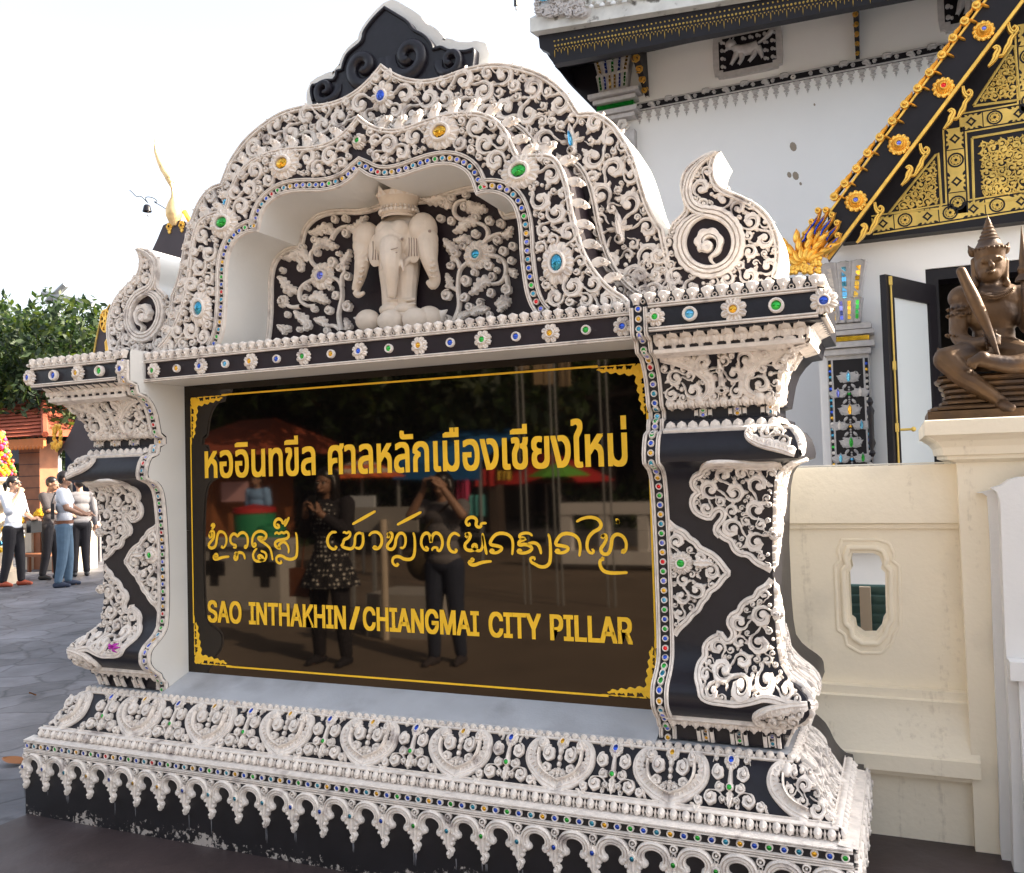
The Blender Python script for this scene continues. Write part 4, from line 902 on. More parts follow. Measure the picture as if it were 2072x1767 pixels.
for x, y in ((1040, 415), (1180, 380), (862, 385), (1330, 300)): ball(el, E3(x, y, .345 if 1000 < x < 1200 else .37), .011)
for x, y, Y in ((1040, 415, .335), (1180, 385, .335), (845, 385, .372), (1405, 320, .372)): ball(el, E3(x, y, Y), (.013, .010, .010))
for q in range(7): limb(el, [E3(1052 + q * 2, 590 + q * 30, .318 + q * .006), E3(1090, 600 + q * 30, .290 + q * .008), E3(1128 - q * 2, 590 + q * 30, .318 + q * .006)], [.004, .005, .004])
for q in range(6):
    limb(sl_, [E3(838 - q * 3, 520 + q * 42, .372), E3(868 - q * 4, 526 + q * 42, .345), E3(897 - q * 8, 516 + q * 42, .372)], [.004, .005, .004]); limb(sr_, [E3(1362 + q * 8, 470 + q * 42, .372), E3(1398 + q * 10, 480 + q * 42, .345), E3(1432 + q * 8, 470 + q * 42, .372)], [.004, .005, .004])
limb(el, [E3(1050, 520, .345), E3(1020, 590, .31), E3(1010, 640, .30)], [.014, .010, .003]); limb(el, [E3(1150, 520, .345), E3(1180, 590, .31), E3(1195, 640, .30)], [.014, .010, .003])
limb(el, [E3(1190, 640, .37), E3(1215, 560, .36), E3(1280, 520, .37)], [.012, .012, .012])
ELE = remeshed('elephant', el, .0034, 'ivory', NICHE, 1)
for q_ in (sl_, sr_): remeshed('side_head', q_, .0034, 'ivory', ELE, 1)
mb = MB()
for k in range(7):      # veined ears
    for x, y in ((975, 470), (1268, 440)):
        if k < 4: a = xz([(x - 32 + k * 20, y - 70), (x - 28 + k * 19, y), (x - 34 + k * 22, y + 80)], .352, 1000, 750, 2.072); ribbon(mb, smooth(a, 1), .0022, .004, planeY(.356), P_DOME, 'ink')
c = E3(1160, 225, .41); pr = [(.078, 0), (.082, .008), (.076, .016), (.082, .022), (.086, .034), (.078, .040), (.080, .05), (.088, .075), (.102, .11), (.09, .108), (.05, .10), (.02, .10)]
for pts in ([(1030, 455), (1088, 470), (1148, 452)], [(1035, 490), (1088, 505), (1145, 488)], [(1040, 525), (1088, 538), (1140, 522)], [(1052, 580), (1092, 592), (1130, 578)], [(1056, 630), (1095, 642), (1130, 628)], [(1062, 680), (1098, 690), (1130, 678)], [(1068, 730), (1100, 738), (1128, 728)]):
    q = np.array([E3(a, b, .262 + .00018 * (b - 455) + .00035 * abs(a - 1092)) for a, b in pts]); tube(mb, smooth(q, 2), .0022, 'ink', 5)
for x, y, Y in ((1040, 412, .322), (1182, 382, .322), (845, 412, .36), (1405, 318, .36)): ball(mb, E3(x, y, Y), .007, 6, 'ink')
lathe(mb, c, pr, 'ivory', 32)
for k in range(26):
    a = 2 * PI * k / 26
    for rr, hh, s in ((.086, .03, .009), (.083, .046, .0065)): ball(mb, c + np.array([rr * math.cos(a), rr * math.sin(a), hh]), s, 5)
for k in range(8):
    a = 2 * PI * (k + .5) / 8; p0 = c + np.array([.094 * math.cos(a), .094 * math.sin(a), .09]); tg = np.array([-math.sin(a), math.cos(a), 0])
    mb.add([p0 - tg * .034, p0 + tg * .034, p0 + np.array([.016 * math.cos(a), .016 * math.sin(a), .045]), p0 * 0 + c + np.array([.07 * math.cos(a), .07 * math.sin(a), .09])], [(0, 1, 2), (1, 3, 2), (3, 0, 2)], 'stucco', False)
ball(mb, c + np.array([0, 0, .11]), (.034, .034, .03), 10); mb.build('crown', ELE)
mb = MB()
for x, y, rx, rz, Y, ro in ((1165, 1030, .125, .045, .40, 0), (905, 1040, .06, .05, .39, 0), (1090, 1045, .062, .05, .345, 0), (1290, 1030, .062, .05, .345, 0), (1400, 1015, .06, .05, .385, 0)):
    ball(mb, E3(x, y, Y), (rx, .05, rz), 12, 'ivory')
for x0, x1, y1 in ((900, 795, 1020), (1420, 1545, 958)): limb(mb, [E3(x0, 1040, .41), E3((x0 + x1) / 2, (1050 + y1) / 2, .40), E3(x1, y1, .39)], [.05, .034, .004])
mb.build('lotus_base', ELE)

# ---------------------------------------------------------------- scroll finials beside the arch
FR = np.vstack([zB([(640, 925), (652, 900), (690, 868), (702, 845), (688, 800), (680, 745), (692, 700), (722, 665), (768, 633), (820, 612), (845, 612), (826, 650), (818, 690), (828, 735), (855, 765), (915, 787), (985, 820), (1042, 868), (1078, 935), (1092, 1010), (1088, 1070), (1075, 1130)], .36)])
FR = np.vstack([FR, [(FR[-1, 0] + .01, 2.20), (FR[0, 0] - .40, 2.20), (FR[0, 0] - .02, FR[0, 1] - .04)]])
FRs = np.vstack([rs(FR[:22], [10], .02), FR[22:]])
for sg in (1, -1):
    mb = MB(); slab(mb, FRs[::-1], .36, .62, 'black', 'white'); mb = mb if sg > 0 else mb.mirror(); FIN = mb.build('scroll_finial', SIGN)
    mb = MB(); mpF = planeY(.36); rim = FRs[:-3]
    ribbon(mb, offset(rim, -.012), .012, .018, mpF, P_DBL)
    C = zB([(797, 985)], .36)[0]
    an_ = np.radians(np.linspace(-84, 262, 60)); rB = np.linspace(122, 112, 60)
    pxs = [(830, 622), (778, 650), (726, 705), (706, 775), (722, 832), (758, 858)] + [(797 + r * math.cos(a), 985 + r * math.sin(a)) for r, a in zip(rB, an_)]
    p = resample(smooth(zB(pxs, .36), 2), n=110); tt = np.linspace(0, 1, 110); wv = np.interp(tt, [0, .12, .35, .9, 1], [.004, .014, .024, .024, .010]); sc_ = 1 + .22 * np.abs(np.sin(PI * 34 * tt))
    ribbon(mb, p, wv * sc_, .026, mpF, [(-1, 0), (-1, .7), (-.85, .95), (-.45, .95), (-.38, .5), (-.28, .5), (-.2, 1), (.2, 1), (.3, .55), (.38, .55), (.45, .9), (.9, .85), (1, .6), (1, 0)], wr=wv)
    curl(mb, C[0] - .002, C[1] - .002, .068, -1.3, 1, mpF, .034, fat=1.2, turns=.95, n=36, tail=(C[0] + .035, C[1] - .098))
    fill(mb, FRs, (.04, .032, .025, .019, .014, .010), mpF, .024, seeds=[(C[0], C[1], .150)], tries=3500, avoid=[p], gap=.88, edge=.72, n=22)
    mb = mb if sg > 0 else mb.mirror(); mb.build('scrollwork', FIN)

# ---------------------------------------------------------------- dark crest with spirals
YC = .40
CR = zA([(1183, 28), (1232, 58), (1290, 92), (1318, 118), (1330, 145), (1378, 165), (1408, 192), (1430, 225), (1432, 240), (1466, 226), (1490, 238), (1502, 246), (1560, 252), (1602, 250), (1640, 233), (1643, 270), (1634, 335)], YC)
CL = zA([(1183, 28), (1130, 78), (1087, 132), (1066, 168), (1066, 206), (1012, 246), (984, 274), (966, 320), (962, 346), (930, 352), (932, 372), (926, 400), (890, 395), (858, 406), (830, 424), (812, 420), (800, 460), (812, 512)], YC)
xc = CR[0, 0]; CRm = np.stack([(CR[:, 0] - xc), CR[:, 1]], 1); CLm = np.stack([CL[:, 0] - xc, CL[:, 1]], 1)
crest = np.vstack([rs(CLm, [8], .015)[::-1], rs(CRm, [8], .015)[1:]]); low = OUT_R[OUT_R[:, 0] < CRm[-1, 0]]
lowl = OUT_R[OUT_R[:, 0] < -CLm[-1, 0]]; poly = np.vstack([crest, low[::-1] * np.array([1, 1]), (lowl * np.array([-1, 1]))[1:]]); poly[len(crest):, 1] -= .05
mb = MB(); slab(mb, poly[::-1], YC, .434, 'pitch', 'pitch'); CREST = mb.build('crest', SIGN)
mb = MB(); mpC = planeY(YC)
def spir(c, R, a, hand, turns=1.35):
    t = np.linspace(0, 1, 46); th = a + hand * 2 * PI * turns * t; r = R * (.84 - .74 * t ** .9); p = np.stack([c[0] + r * np.cos(th), c[1] + r * np.sin(th)], 1)
    ribbon(mb, p, R * .27 * (1 - .35 * t), .028, mpC, P_DOME, 'pitch', hs=np.concatenate([np.linspace(.2, 1, 8), np.ones(38)]))
for (x, y), R, a, hd in (((1305, 285), .125, 2.9, 1), ((1520, 308), .082, 2.9, 1)):
    c = zA([(x, y)], YC)[0] - np.array([xc, 0]); spir(c, R, a, hd); spir(c * np.array([-1, 1]), R, PI - a, -hd)
ribbon(mb, offset(crest, -.008), .008, .012, mpC, P_DOME, 'pitch')
mb.build('carved_spirals', CREST)
oc = offset(resample(crest, .02), .05); ob = np.vstack([oc, poly[len(crest):]])
mb = MB(); slab(mb, ob[::-1], .435, .62, 'white', 'white'); mb.build('white_backing', CREST)
# a fallen orchid on the left pillar ledge
c = atY(232, 1308, .10); OR = thing('orchid_flower', 'wilting magenta orchid flower lying on the black ledge of the left pillar', 'flower', tuple(c))
M['orchid'] = mat('orchid petal', (.42, .02, .36), .5)
for i, (a, l) in enumerate(((2.6, .034), (.6, .036), (3.6, .03), (5.2, .04), (-.1, .04))):
    mb = MB(); d = np.array([math.cos(a), 0, math.sin(a) * .8]); s = np.array([-math.sin(a), 0, math.cos(a)]); t = np.linspace(0, 1, 6)
    for k in (0,): 
        ctr = c + d * (t * l)[:, None] + np.array([0, -.02, .0]) * np.sin(PI * t)[:, None]; wdt = .009 * np.sin(PI * np.clip(t * .9 + .08, 0, 1))
        v = np.concatenate([ctr - s * wdt[:, None], ctr + np.array([0, -.006, 0]), ctr + s * wdt[:, None]]); mb.add(v, [(i_, i_ + 1, i_ + 7, i_ + 6) for i_ in range(5)] + [(i_ + 6, i_ + 7, i_ + 13, i_ + 12) for i_ in range(5)], 'orchid')
    mb.build('petal', OR)
# ================================================================ ground
M['ground'] = mat('stone paving', (.15, .145, .15), .62, spec=.4)
def paving(m):
    nt = m.node_tree; N = nt.nodes; L = nt.links; b = N["Principled BSDF"]; tc = N.new("ShaderNodeTexCoord")
    mp = N.new("ShaderNodeMapping"); mp.inputs['Rotation'].default_value = (0, 0, .5); L.new(tc.outputs['Object'], mp.inputs[0])
    br = N.new("ShaderNodeTexBrick"); br.inputs['Scale'].default_value = 1.0; br.inputs['Brick Width'].default_value = .6; br.inputs['Row Height'].default_value = .3; br.inputs['Mortar Size'].default_value = .006; br.inputs['Mortar Smooth'].default_value = .9
    br.inputs['Color1'].default_value = (.135, .135, .152, 1); br.inputs['Color2'].default_value = (.125, .126, .143, 1); br.inputs['Mortar'].default_value = (.10, .10, .11, 1)
    L.new(mp.outputs[0], br.inputs['Vector'])
    vo = N.new('ShaderNodeTexVoronoi'); vo.feature = 'DISTANCE_TO_EDGE'; vo.inputs['Scale'].default_value = 2.6; vc = N.new('ShaderNodeTexVoronoi'); vc.inputs['Scale'].default_value = 2.6; wn_ = N.new('ShaderNodeTexNoise'); wn_.inputs['Scale'].default_value = 3.5; wn_.inputs['Detail'].default_value = 4; L.new(tc.outputs['Object'], wn_.inputs['Vector'])
    ma = N.new('ShaderNodeMix'); ma.data_type = 'VECTOR'; ma.inputs[0].default_value = .16; L.new(tc.outputs['Object'], ma.inputs[4]); L.new(wn_.outputs['Color'], ma.inputs[5]); L.new(ma.outputs[1], vo.inputs['Vector']); L.new(ma.outputs[1], vc.inputs['Vector'])
    jr = N.new('ShaderNodeMapRange'); jr.inputs[1].default_value = .008; jr.inputs[2].default_value = .045; jr.inputs[3].default_value = .62; L.new(vo.outputs['Distance'], jr.inputs[0]); cr = N.new('ShaderNodeSeparateColor'); L.new(vc.outputs['Color'], cr.inputs[0]); c2 = N.new('ShaderNodeMapRange'); c2.inputs[3].default_value = .78; c2.inputs[4].default_value = 1.2; L.new(cr.outputs[0], c2.inputs[0]); jm = N.new('ShaderNodeMath'); jm.operation = 'MULTIPLY'; L.new(jr.outputs[0], jm.inputs[0]); L.new(c2.outputs[0], jm.inputs[1])
    nz = N.new("ShaderNodeTexNoise"); nz.inputs['Scale'].default_value = 1.3; nz.inputs['Detail'].default_value = 9; nz.inputs['Roughness'].default_value = .65; L.new(tc.outputs['Object'], nz.inputs['Vector'])
    r = N.new("ShaderNodeMapRange"); r.inputs[1].default_value = .3; r.inputs[2].default_value = .72; r.inputs[3].default_value = .5; r.inputs[4].default_value = 1.4; L.new(nz.outputs[0], r.inputs[0])
    mx = N.new("ShaderNodeMix"); mx.data_type = 'RGBA'; mx.blend_type = 'MULTIPLY'; mx.inputs[0].default_value = 1; L.new(br.outputs[0], mx.inputs[6]); jn = N.new('ShaderNodeMath'); jn.operation = 'MULTIPLY'; L.new(r.outputs[0], jn.inputs[0]); L.new(jm.outputs[0], jn.inputs[1]); L.new(jn.outputs[0], mx.inputs[7]); br.inputs['Mortar Size'].default_value = 0; mx.inputs[6].default_value = (.15, .15, .168, 1)
    for l in list(mx.inputs[6].links): L.remove(l)
    L.new(mx.outputs[2], b.inputs['Base Color'])
    n2 = N.new("ShaderNodeTexNoise"); n2.inputs['Scale'].default_value = 14; n2.inputs['Detail'].default_value = 6; L.new(tc.outputs['Object'], n2.inputs['Vector'])
    ad = N.new("ShaderNodeMath"); ad.operation = 'MULTIPLY_ADD'; L.new(n2.outputs[0], ad.inputs[0]); ad.inputs[1].default_value = .8; L.new(br.outputs['Fac'], ad.inputs[2])
    inv = N.new("ShaderNodeMath"); inv.operation = 'MULTIPLY'; inv.inputs[1].default_value = -1; L.new(br.outputs['Fac'], inv.inputs[0]); L.new(jr.outputs[0], ad.inputs[2])
    bp = N.new("ShaderNodeBump"); bp.inputs['Strength'].default_value = .5; bp.inputs['Distance'].default_value = .012; L.new(ad.outputs[0], bp.inputs['Height']); L.new(bp.outputs[0], b.inputs['Normal'])
paving(M['ground'])
mb = MB(); mb.add([(-400, -400, 0), (400, -400, 0), (400, 400, 0), (-400, 400, 0)], [(0, 1, 2, 3)], 'ground', False); mb.build('ground', None, 'structure')

M['wetbrown'] = mat('dark brown paving', (.045, .03, .03), .5, var=.35, vscale=2.5, bump=.3, bscale=12, col2=(.09, .075, .08), c2scale=1.6, c2lo=.5, c2hi=.75)
mb = MB(); mb.add([(-1.87, -1.15, .004), (2.6, -1.15, .004), (2.6, 1.1, .004), (1.0, 1.1, .004), (1.0, .2, .004), (-1.87, .2, .004)], [(0, 1, 4, 5)], 'wetbrown', False); mb.add([(1.0, .2, .004), (2.6, -1.15, .004), (2.6, 1.1, .004), (1.0, 1.1, .004)], [(0, 1, 2, 3)], 'wetbrown', False); mb.build('pavement', None, 'structure')

M['road'] = mat('warm tan road', (.18, .14, .105), .85, var=.2, vscale=1.5, bump=.3, bscale=30)  # lighter tan sheet added to lift the reflection and warm the bounce
mb = MB(); mb.add([(-30, -13.5, .004), (30, -13.5, .004), (30, -1.9, .004), (-30, -1.9, .004)], [(0, 1, 2, 3)], 'road', False); mb.build('road', None, 'structure')
# ================================================================ white boundary wall with a cartouche window, pier, stair balustrade
M['cream'] = mat('cream limewash', (.88, .79, .63), .7, var=.05, vscale=2.5, bump=.15, bscale=45, col2=(.56, .51, .43), c2scale=2.2, c2lo=.55, c2hi=.85)
M['wallwhite'] = mat('white limewash', (.76, .75, .74), .7, var=.04, vscale=2, bump=.12, bscale=50, col2=(.62, .60, .58), c2scale=1.3, c2lo=.6, c2hi=.9)
M['twall'] = mat('temple whitewash', (.90, .88, .86), .75, var=.03, vscale=1.2, bump=.08, bscale=30)
M['dirt'] = mat('mildew', (.33, .27, .21), .9)
def streaks(m, col=(.30, .23, .17), lo=.60):
    nt = m.node_tree; N = nt.nodes; L = nt.links; b = N["Principled BSDF"]; src = b.inputs['Base Color'].links[0].from_socket
    tc = N.new("ShaderNodeTexCoord"); mp = N.new("ShaderNodeMapping"); mp.inputs['Scale'].default_value = (5, 5, .35); L.new(tc.outputs['Object'], mp.inputs[0])
    n = N.new("ShaderNodeTexNoise"); n.inputs['Scale'].default_value = 1.6; n.inputs['Detail'].default_value = 7; n.inputs['Roughness'].default_value = .7; L.new(mp.outputs[0], n.inputs['Vector'])
    n2 = N.new("ShaderNodeTexNoise"); n2.inputs['Scale'].default_value = 38; n2.inputs['Detail'].default_value = 5; L.new(tc.outputs['Object'], n2.inputs['Vector'])
    ml = N.new("ShaderNodeMath"); ml.operation = 'MULTIPLY_ADD'; L.new(n2.outputs[0], ml.inputs[0]); ml.inputs[1].default_value = .35; L.new(n.outputs[0], ml.inputs[2])
    r = N.new("ShaderNodeMapRange"); r.inputs[1].default_value = lo + .17; r.inputs[2].default_value = lo + .38; r.inputs[4].default_value = .75; L.new(ml.outputs[0], r.inputs[0])
    mx = N.new("ShaderNodeMix"); mx.data_type = 'RGBA'; L.new(src, mx.inputs[6]); mx.inputs[7].default_value = (*col, 1); L.new(r.outputs[0], mx.inputs[0]); L.new(mx.outputs[2], b.inputs['Base Color'])
streaks(M['cream'], (.42, .34, .25), lo=.62); streaks(M['wallwhite'], (.5, .48, .46), .66); streaks(M['twall'], (.6, .58, .56), .68)
WL = thing('boundary_wall', 'cream plastered low wall with a small cartouche window behind the sign', 'wall', (2.0, 1.14, 0))
X0, X1 = .9, 2.318
cart = lambda s, Y: xz([(1718, 1118), (1732, 1118), (1770, 1118), (1786, 1124), (1793, 1140), (1790, 1150), (1800, 1158), (1802, 1250), (1794, 1260), (1790, 1275), (1775, 1290), (1745, 1290), (1725, 1278), (1722, 1262), (1712, 1255), (1708, 1158), (1716, 1150), (1712, 1135)], Y, k=1.0) if s == 0 else None
hole = cart(0, 1.14); hc = hole.mean(0)
hole = hc + (hole - hc) * np.array([.80, .98])
zW0, zW1 = .62, 1.30
# body panel with a real opening: wall face triangulated round the hole
mb = MB(); outer = [(X0, zW0), (X1, zW0), (X1, zW1), (X0, zW1)]
hs_ = hole
for Y, flip in ((1.14, False), (1.28, True)):
    tri = tessellate_polygon([[Vector((a, b, 0)) for a, b in outer], [Vector((a, b, 0)) for a, b in hs_]]); allp = np.array(list(outer) + [tuple(p) for p in hs_])
    mb.add(np.stack([allp[:, 0], np.full(len(allp), Y), allp[:, 1]], 1), np.array(tri), 'cream', False)
n = len(hs_); i = np.arange(n); j = (i + 1) % n
mb.add(np.vstack([np.stack([hs_[:, 0], np.full(n, 1.14), hs_[:, 1]], 1), np.stack([hs_[:, 0], np.full(n, 1.28), hs_[:, 1]], 1)]), np.stack([i, j, j + n, i + n], 1), 'cream')
prof = [(1.57, 1.30), (1.572, 1.115), (1.555, 1.105), (1.325, 1.105), (1.318, 1.125), (1.30, 1.125), (1.298, 1.1399)]
lowp = [(.622, 1.1399), (.62, 1.10), (.585, 1.10), (.58, 1.085), (.55, 1.09), (.50, 1.075), (.44, 1.055), (.40, 1.035), (.37, 1.02), (.365, 1.005), (.30, 1.005), (.295, 1.03), (.275, 1.035), (.268, 1.08), (0, 1.082)]
for P in (prof, lowp):
    n = len(P); A = np.array([(X0, y, z) for z, y in P]); B = np.array([(X1, y, z) for z, y in P]); i = np.arange(n - 1); mb.add(np.vstack([A, B]), np.stack([i, i + 1, i + 1 + n, i + n], 1), 'cream', False)
mb.build('wall_body', WL)
mb = MB(); big = hc + (hole - hc) * np.array([1.75, 1.36]); mid = hc + (hole - hc) * np.array([1.3, 1.15]); mw = planeY(1.14)
ribbon(mb, resample(mid, .01, closed=True), .012, .014, mw, P_DOME, 'cream', closed=True); ribbon(mb, resample(big, .01, closed=True), .007, .006, mw, P_DOME, 'cream', closed=True); mb.build('window_surround', WL)
# pier with moulded cap (carries the statue)
PR = thing('statue_pedestal', 'cream moulded pedestal pier carrying the seated bronze figure', 'pedestal', (2.75, 1.5, 0))
mb = MB(); xL = 2.285
box(mb, (xL, 1.03, 0), (3.6, 2.2, 1.575), 'cream')
cp = [(1.575, 0), (1.59, .035), (1.605, .035), (1.608, .05), (1.64, .055), (1.665, .072), (1.682, .098), (1.688, .105), (1.69, .118), (1.748, .118), (1.752, .112)]
n = len(cp); R_ = [np.array([(xL - d, 1.03 - d, z) for z, d in cp]), np.array([(3.6, 1.03 - d, z) for z, d in cp]), np.array([(xL - d, 2.2, z) for z, d in cp])]; i = np.arange(n - 1)
mb.add(np.vstack([R_[0], R_[1]]), np.stack([i, i + n, i + n + 1, i + 1], 1), 'cream', False); mb.add(np.vstack([R_[2], R_[0]]), np.stack([i, i + n, i + n + 1, i + 1], 1), 'cream', False)
d = cp[-1][1]; mb.add([(xL - d, 1.03 - d, 1.752), (3.6, 1.03 - d, 1.752), (3.6, 2.2, 1.752), (xL - d, 2.2, 1.752)], [(0, 1, 2, 3)], 'cream', False); mb.build('pier', PR)
BL = thing('stair_balustrade', 'white plastered stair balustrade end with a curved top beside the pedestal', 'balustrade', (2.6, .8, 0))
zR = lambda pts, Y: xz(pts, Y, 3600, 1600, .975)
mb = MB(); a = zR([(212, 318), (232, 318), (252, 332), (262, 480), (272, 800), (283, 1100), (297, 1450), (300, 1640), (310, 1790), (420, 1790), (420, 320), (300, 300)], .98); a[8:10, 1] = 0; a[9:11, 0] = 3.2
slab(mb, smooth(a, 0)[::-1], .98, 1.029, 'wallwhite', 'wallwhite'); mb.build('side_moulding', BL)
mb = MB(); a = zR([(268, 300), (285, 312), (300, 350), (308, 600), (322, 950), (340, 1300), (352, 1767), (356, 1900), (700, 1900), (700, 250), (420, 256), (370, 258), (335, 268), (305, 290)], .88); a[7:9, 1] = 0; a = np.vstack([a[:8], [(5.5, 0), (5.5, 1.98), (3.5, 1.98), (2.95, 1.80)], a[10:]])  # run beyond the frame added to shade the base and pillar side
slab(mb, a[::-1], .88, .98, 'wallwhite', 'wallwhite'); mb.build('curved_cheek', BL)
mb = MB(); p = atY(2043, 1340, .80); box(mb, (p[0], .80, p[2] - .07), (3.3, .879, p[2]), 'wallwhite'); box(mb, (p[0] + .03, .83, 0), (3.3, .879, p[2] - .07), 'wallwhite'); mb.build('step_ledge', BL)
mb = MB(); M['cable'] = mat('white cable', (.7, .68, .62), .5)
cb = [(1600, 951), (1680, 949), (1760, 948), (1820, 949), (1860, 952), (1895, 944), (1925, 942)]; pts = np.array([atY(x, y - 1, 1.12) for x, y in cb]); pts[:, 2] = np.maximum(pts[:, 2], 1.577)
tube(mb, resample(smooth(pts, 2), .02), .004, 'cable', 6); tag(mb.build('cable', None), 'thin white electric cable lying along the top of the cream wall', 'cable')
# ================================================================ temple
M['darkwood'] = mat('black lacquered timber', (.009, .007, .010), .5, spec=.3, var=.3, vscale=6)
M['silver'] = mat('grey stucco relief', (.52, .49, .48), .5, var=.15, vscale=20)
M['roofedge'] = mat('weathered roof verge', (.62, .62, .60), .7, var=.15, vscale=8, col2=(.12, .11, .10), c2scale=6, c2lo=.58, c2hi=.66)
M['dark'] = mat('painted interior shade', (.01, .009, .010), .9)  # near-black colour paints the shade inside openings
M['glass'] = mat('sky toned door glass', (.62, .66, .68), .12, spec=.8)  # pale colour stands in for the sky mirrored in the pane
M['teal_sheet'] = mat('teal louvres', (.09, .17, .17), .6)
M['dullgold'] = mat('dulled gold leaf', (.62, .43, .10), .5, metal=.3, var=.25, vscale=9)
HY, PY_ = 8.0, 5.5
TP = thing('temple', 'white temple hall with black and gold gable, silver frieze and carved pilasters', 'temple', (2.0, HY, 0))
D = lambda pts, Y: xz(pts, Y, k=1.0)
hx = D([(1206, 120)], HY)[0, 0]
mb = MB(); box(mb, (hx, HY, 0), (9.5, HY + .45, 9.3), 'twall'); box(mb, (hx, HY + .451, 0), (9.5, HY + 5.5, 7.8), 'twall'); mb.build('hall_wall', TP)  # unseen rear block sized for the shade it throws on the yard
mpH = planeY(HY)
def line(p, q, Y): a = D([p, q], Y); return lambda x: a[0, 1] + (x - a[0, 0]) * (a[1, 1] - a[0, 1]) / (a[1, 0] - a[0, 0])
fz = D([(1278, 210), (1606, 152)], HY); f0 = fz[:, 1].mean(); fz2 = D([(1278, 225), (1606, 171)], HY)[:, 1].mean(); x0 = fz[0, 0]
mb = MB(); box(mb, (x0, HY - .02, fz2), (8.4, HY - .002, f0), 'darkwood')
mf = planeY(HY - .02); hh = f0 - fz2
for z in (f0 - .008, fz2 + .008): ribbon(mb, [(x0, z), (8.4, z)], .008, .016, mf, P_FLAT, 'silver')
k = 0; x = x0 + .12
while x < 5.2:
    curl(mb, x, (f0 + fz2) / 2, hh * .30, 0 if k % 2 else PI, 1 if k % 2 else -1, mf, .03, 'silver', n=14); leaf(mb, (x + .1, (f0 + fz2) / 2), (x + .2, (f0 + fz2) / 2 + (.05 if k % 2 else -.05)), .04, .2, mf, .03, 'silver', 2, 8); x += .235; k += 1
    if k % 8 == 0: flower(mb, x, (f0 + fz2) / 2, hh * .3, mf, 6, .03); x += .2
n_, x = 0, x0 + .1
while x < 5.2:
    for q, (dz, r) in enumerate(((.02, .048), (.055, .03), (.09, .036), (.125, .018))): bead(mb, x, fz2 - dz, r, mpH, .022, 8, 1, .55, mi='silver')
    leaf(mb, (x, fz2 - .11), (x, fz2 - .17), .012, 0, mpH, .02, 'silver', 0, 6); x += .121
for x, y, r in ((1605, 297, .055), (1597, 354, .035), (1610, 356, .05), (1620, 372, .02), (1648, 212, .015)): p = D([(x, y)], HY)[0]; bead(mb, p[0], p[1], r, mpH, .004, 9, .7, 1.1, .3, 'dirt')
mb.build('frieze', TP)
def plaque(dx0, dx1, dy0, dy1):
    a = D([(dx0, dy0), (dx0, dy1), (dx1, dy0), (dx1, dy1)], HY); xa, xb = a[0, 0], a[2, 0]; za, zb_ = (a[1, 1] + a[3, 1]) / 2, (a[0, 1] + a[2, 1]) / 2
    s = .10 * (zb_ - za)
    o = np.array([(xa + s, za), (xb - s, za), (xb - s, za + s * .7), (xb, za + s * .7), (xb, zb_ - s * .7), (xb - s, zb_ - s * .7), (xb - s, zb_), (xa + s, zb_), (xa + s, zb_ - s * .7), (xa, zb_ - s * .7), (xa, za + s * .7), (xa + s, za + s * .7)])
    c = o.mean(0); mb = MB(); slab(mb, smooth(o, 1, True), HY - .06, HY - .001, 'silver', 'silver'); FRM = mb.build('relief_plaque', TP)
    inn = c + (o - c) * np.array([.82, .74]); mb = MB(); slab(mb, inn, HY - .064, HY - .06, 'darkwood', 'darkwood'); g = mb.build('plaque_ground', FRM)
    mq = planeY(HY - .064); W, H = (xb - xa), (zb_ - za); f = lambda u, v: (xa + u * W, za + v * H); mb = MB()
    ribbon(mb, smooth(np.array([f(.28, .62), f(.33, .60), f(.42, .52), f(.55, .52), f(.66, .56)]), 2), np.interp(np.linspace(0, 1, len(smooth(np.zeros((5, 2)), 2))), [0, .2, .6, 1], [.03, .09, .13, .12]) * H, .05, mq, P_DOME, 'silver')
    for p in ([f(.36, .5), f(.31, .36), f(.26, .24)], [f(.42, .48), f(.43, .34), f(.37, .22)], [f(.62, .5), f(.60, .36), f(.52, .24)], [f(.66, .52), f(.70, .38), f(.72, .24)]): ribbon(mb, smooth(p, 2), np.linspace(.07, .03, len(smooth(p, 2))) * H, .045, mq, P_DOME, 'silver')
    bead(mb, *f(.27, .70), .11 * H, mq, .06, 10, 1.15, 1, mi='silver'); leaf(mb, f(.25, .66), f(.19, .58), .05 * H, 0, mq, .05, 'silver', 0)
    for e in (.26, .31): leaf(mb, f(e, .76), f(e + .01, .86), .025 * H, .1, mq, .04, 'silver', 0)
    ribbon(mb, smooth([f(.66, .60), f(.74, .66), f(.80, .72), f(.86, .82)], 2), np.linspace(.02, .06, len(smooth(np.zeros((4, 2)), 2))) * H, .04, mq, P_DOME, 'silver')
    for u in np.linspace(.14, .86, 8):
        for v in (.24, .42, .60, .78):
            if abs(u - .48) < .27 and v < .72 or abs(u - .3) < .1: continue
            x, z = f(u, v); curl(mb, x, z, .05 * H, 0, 1, mq, .03, 'silver', n=10, scal=False, fat=1.3); curl(mb, x + .05 * H, z - .02 * H, .035 * H, PI, -1, mq, .03, 'silver', n=10, scal=False, fat=1.3)
    mb.build('animal_relief', FRM)
plaque(1442, 1583, 62, 153); plaque(1893, 2040, -62, 62)
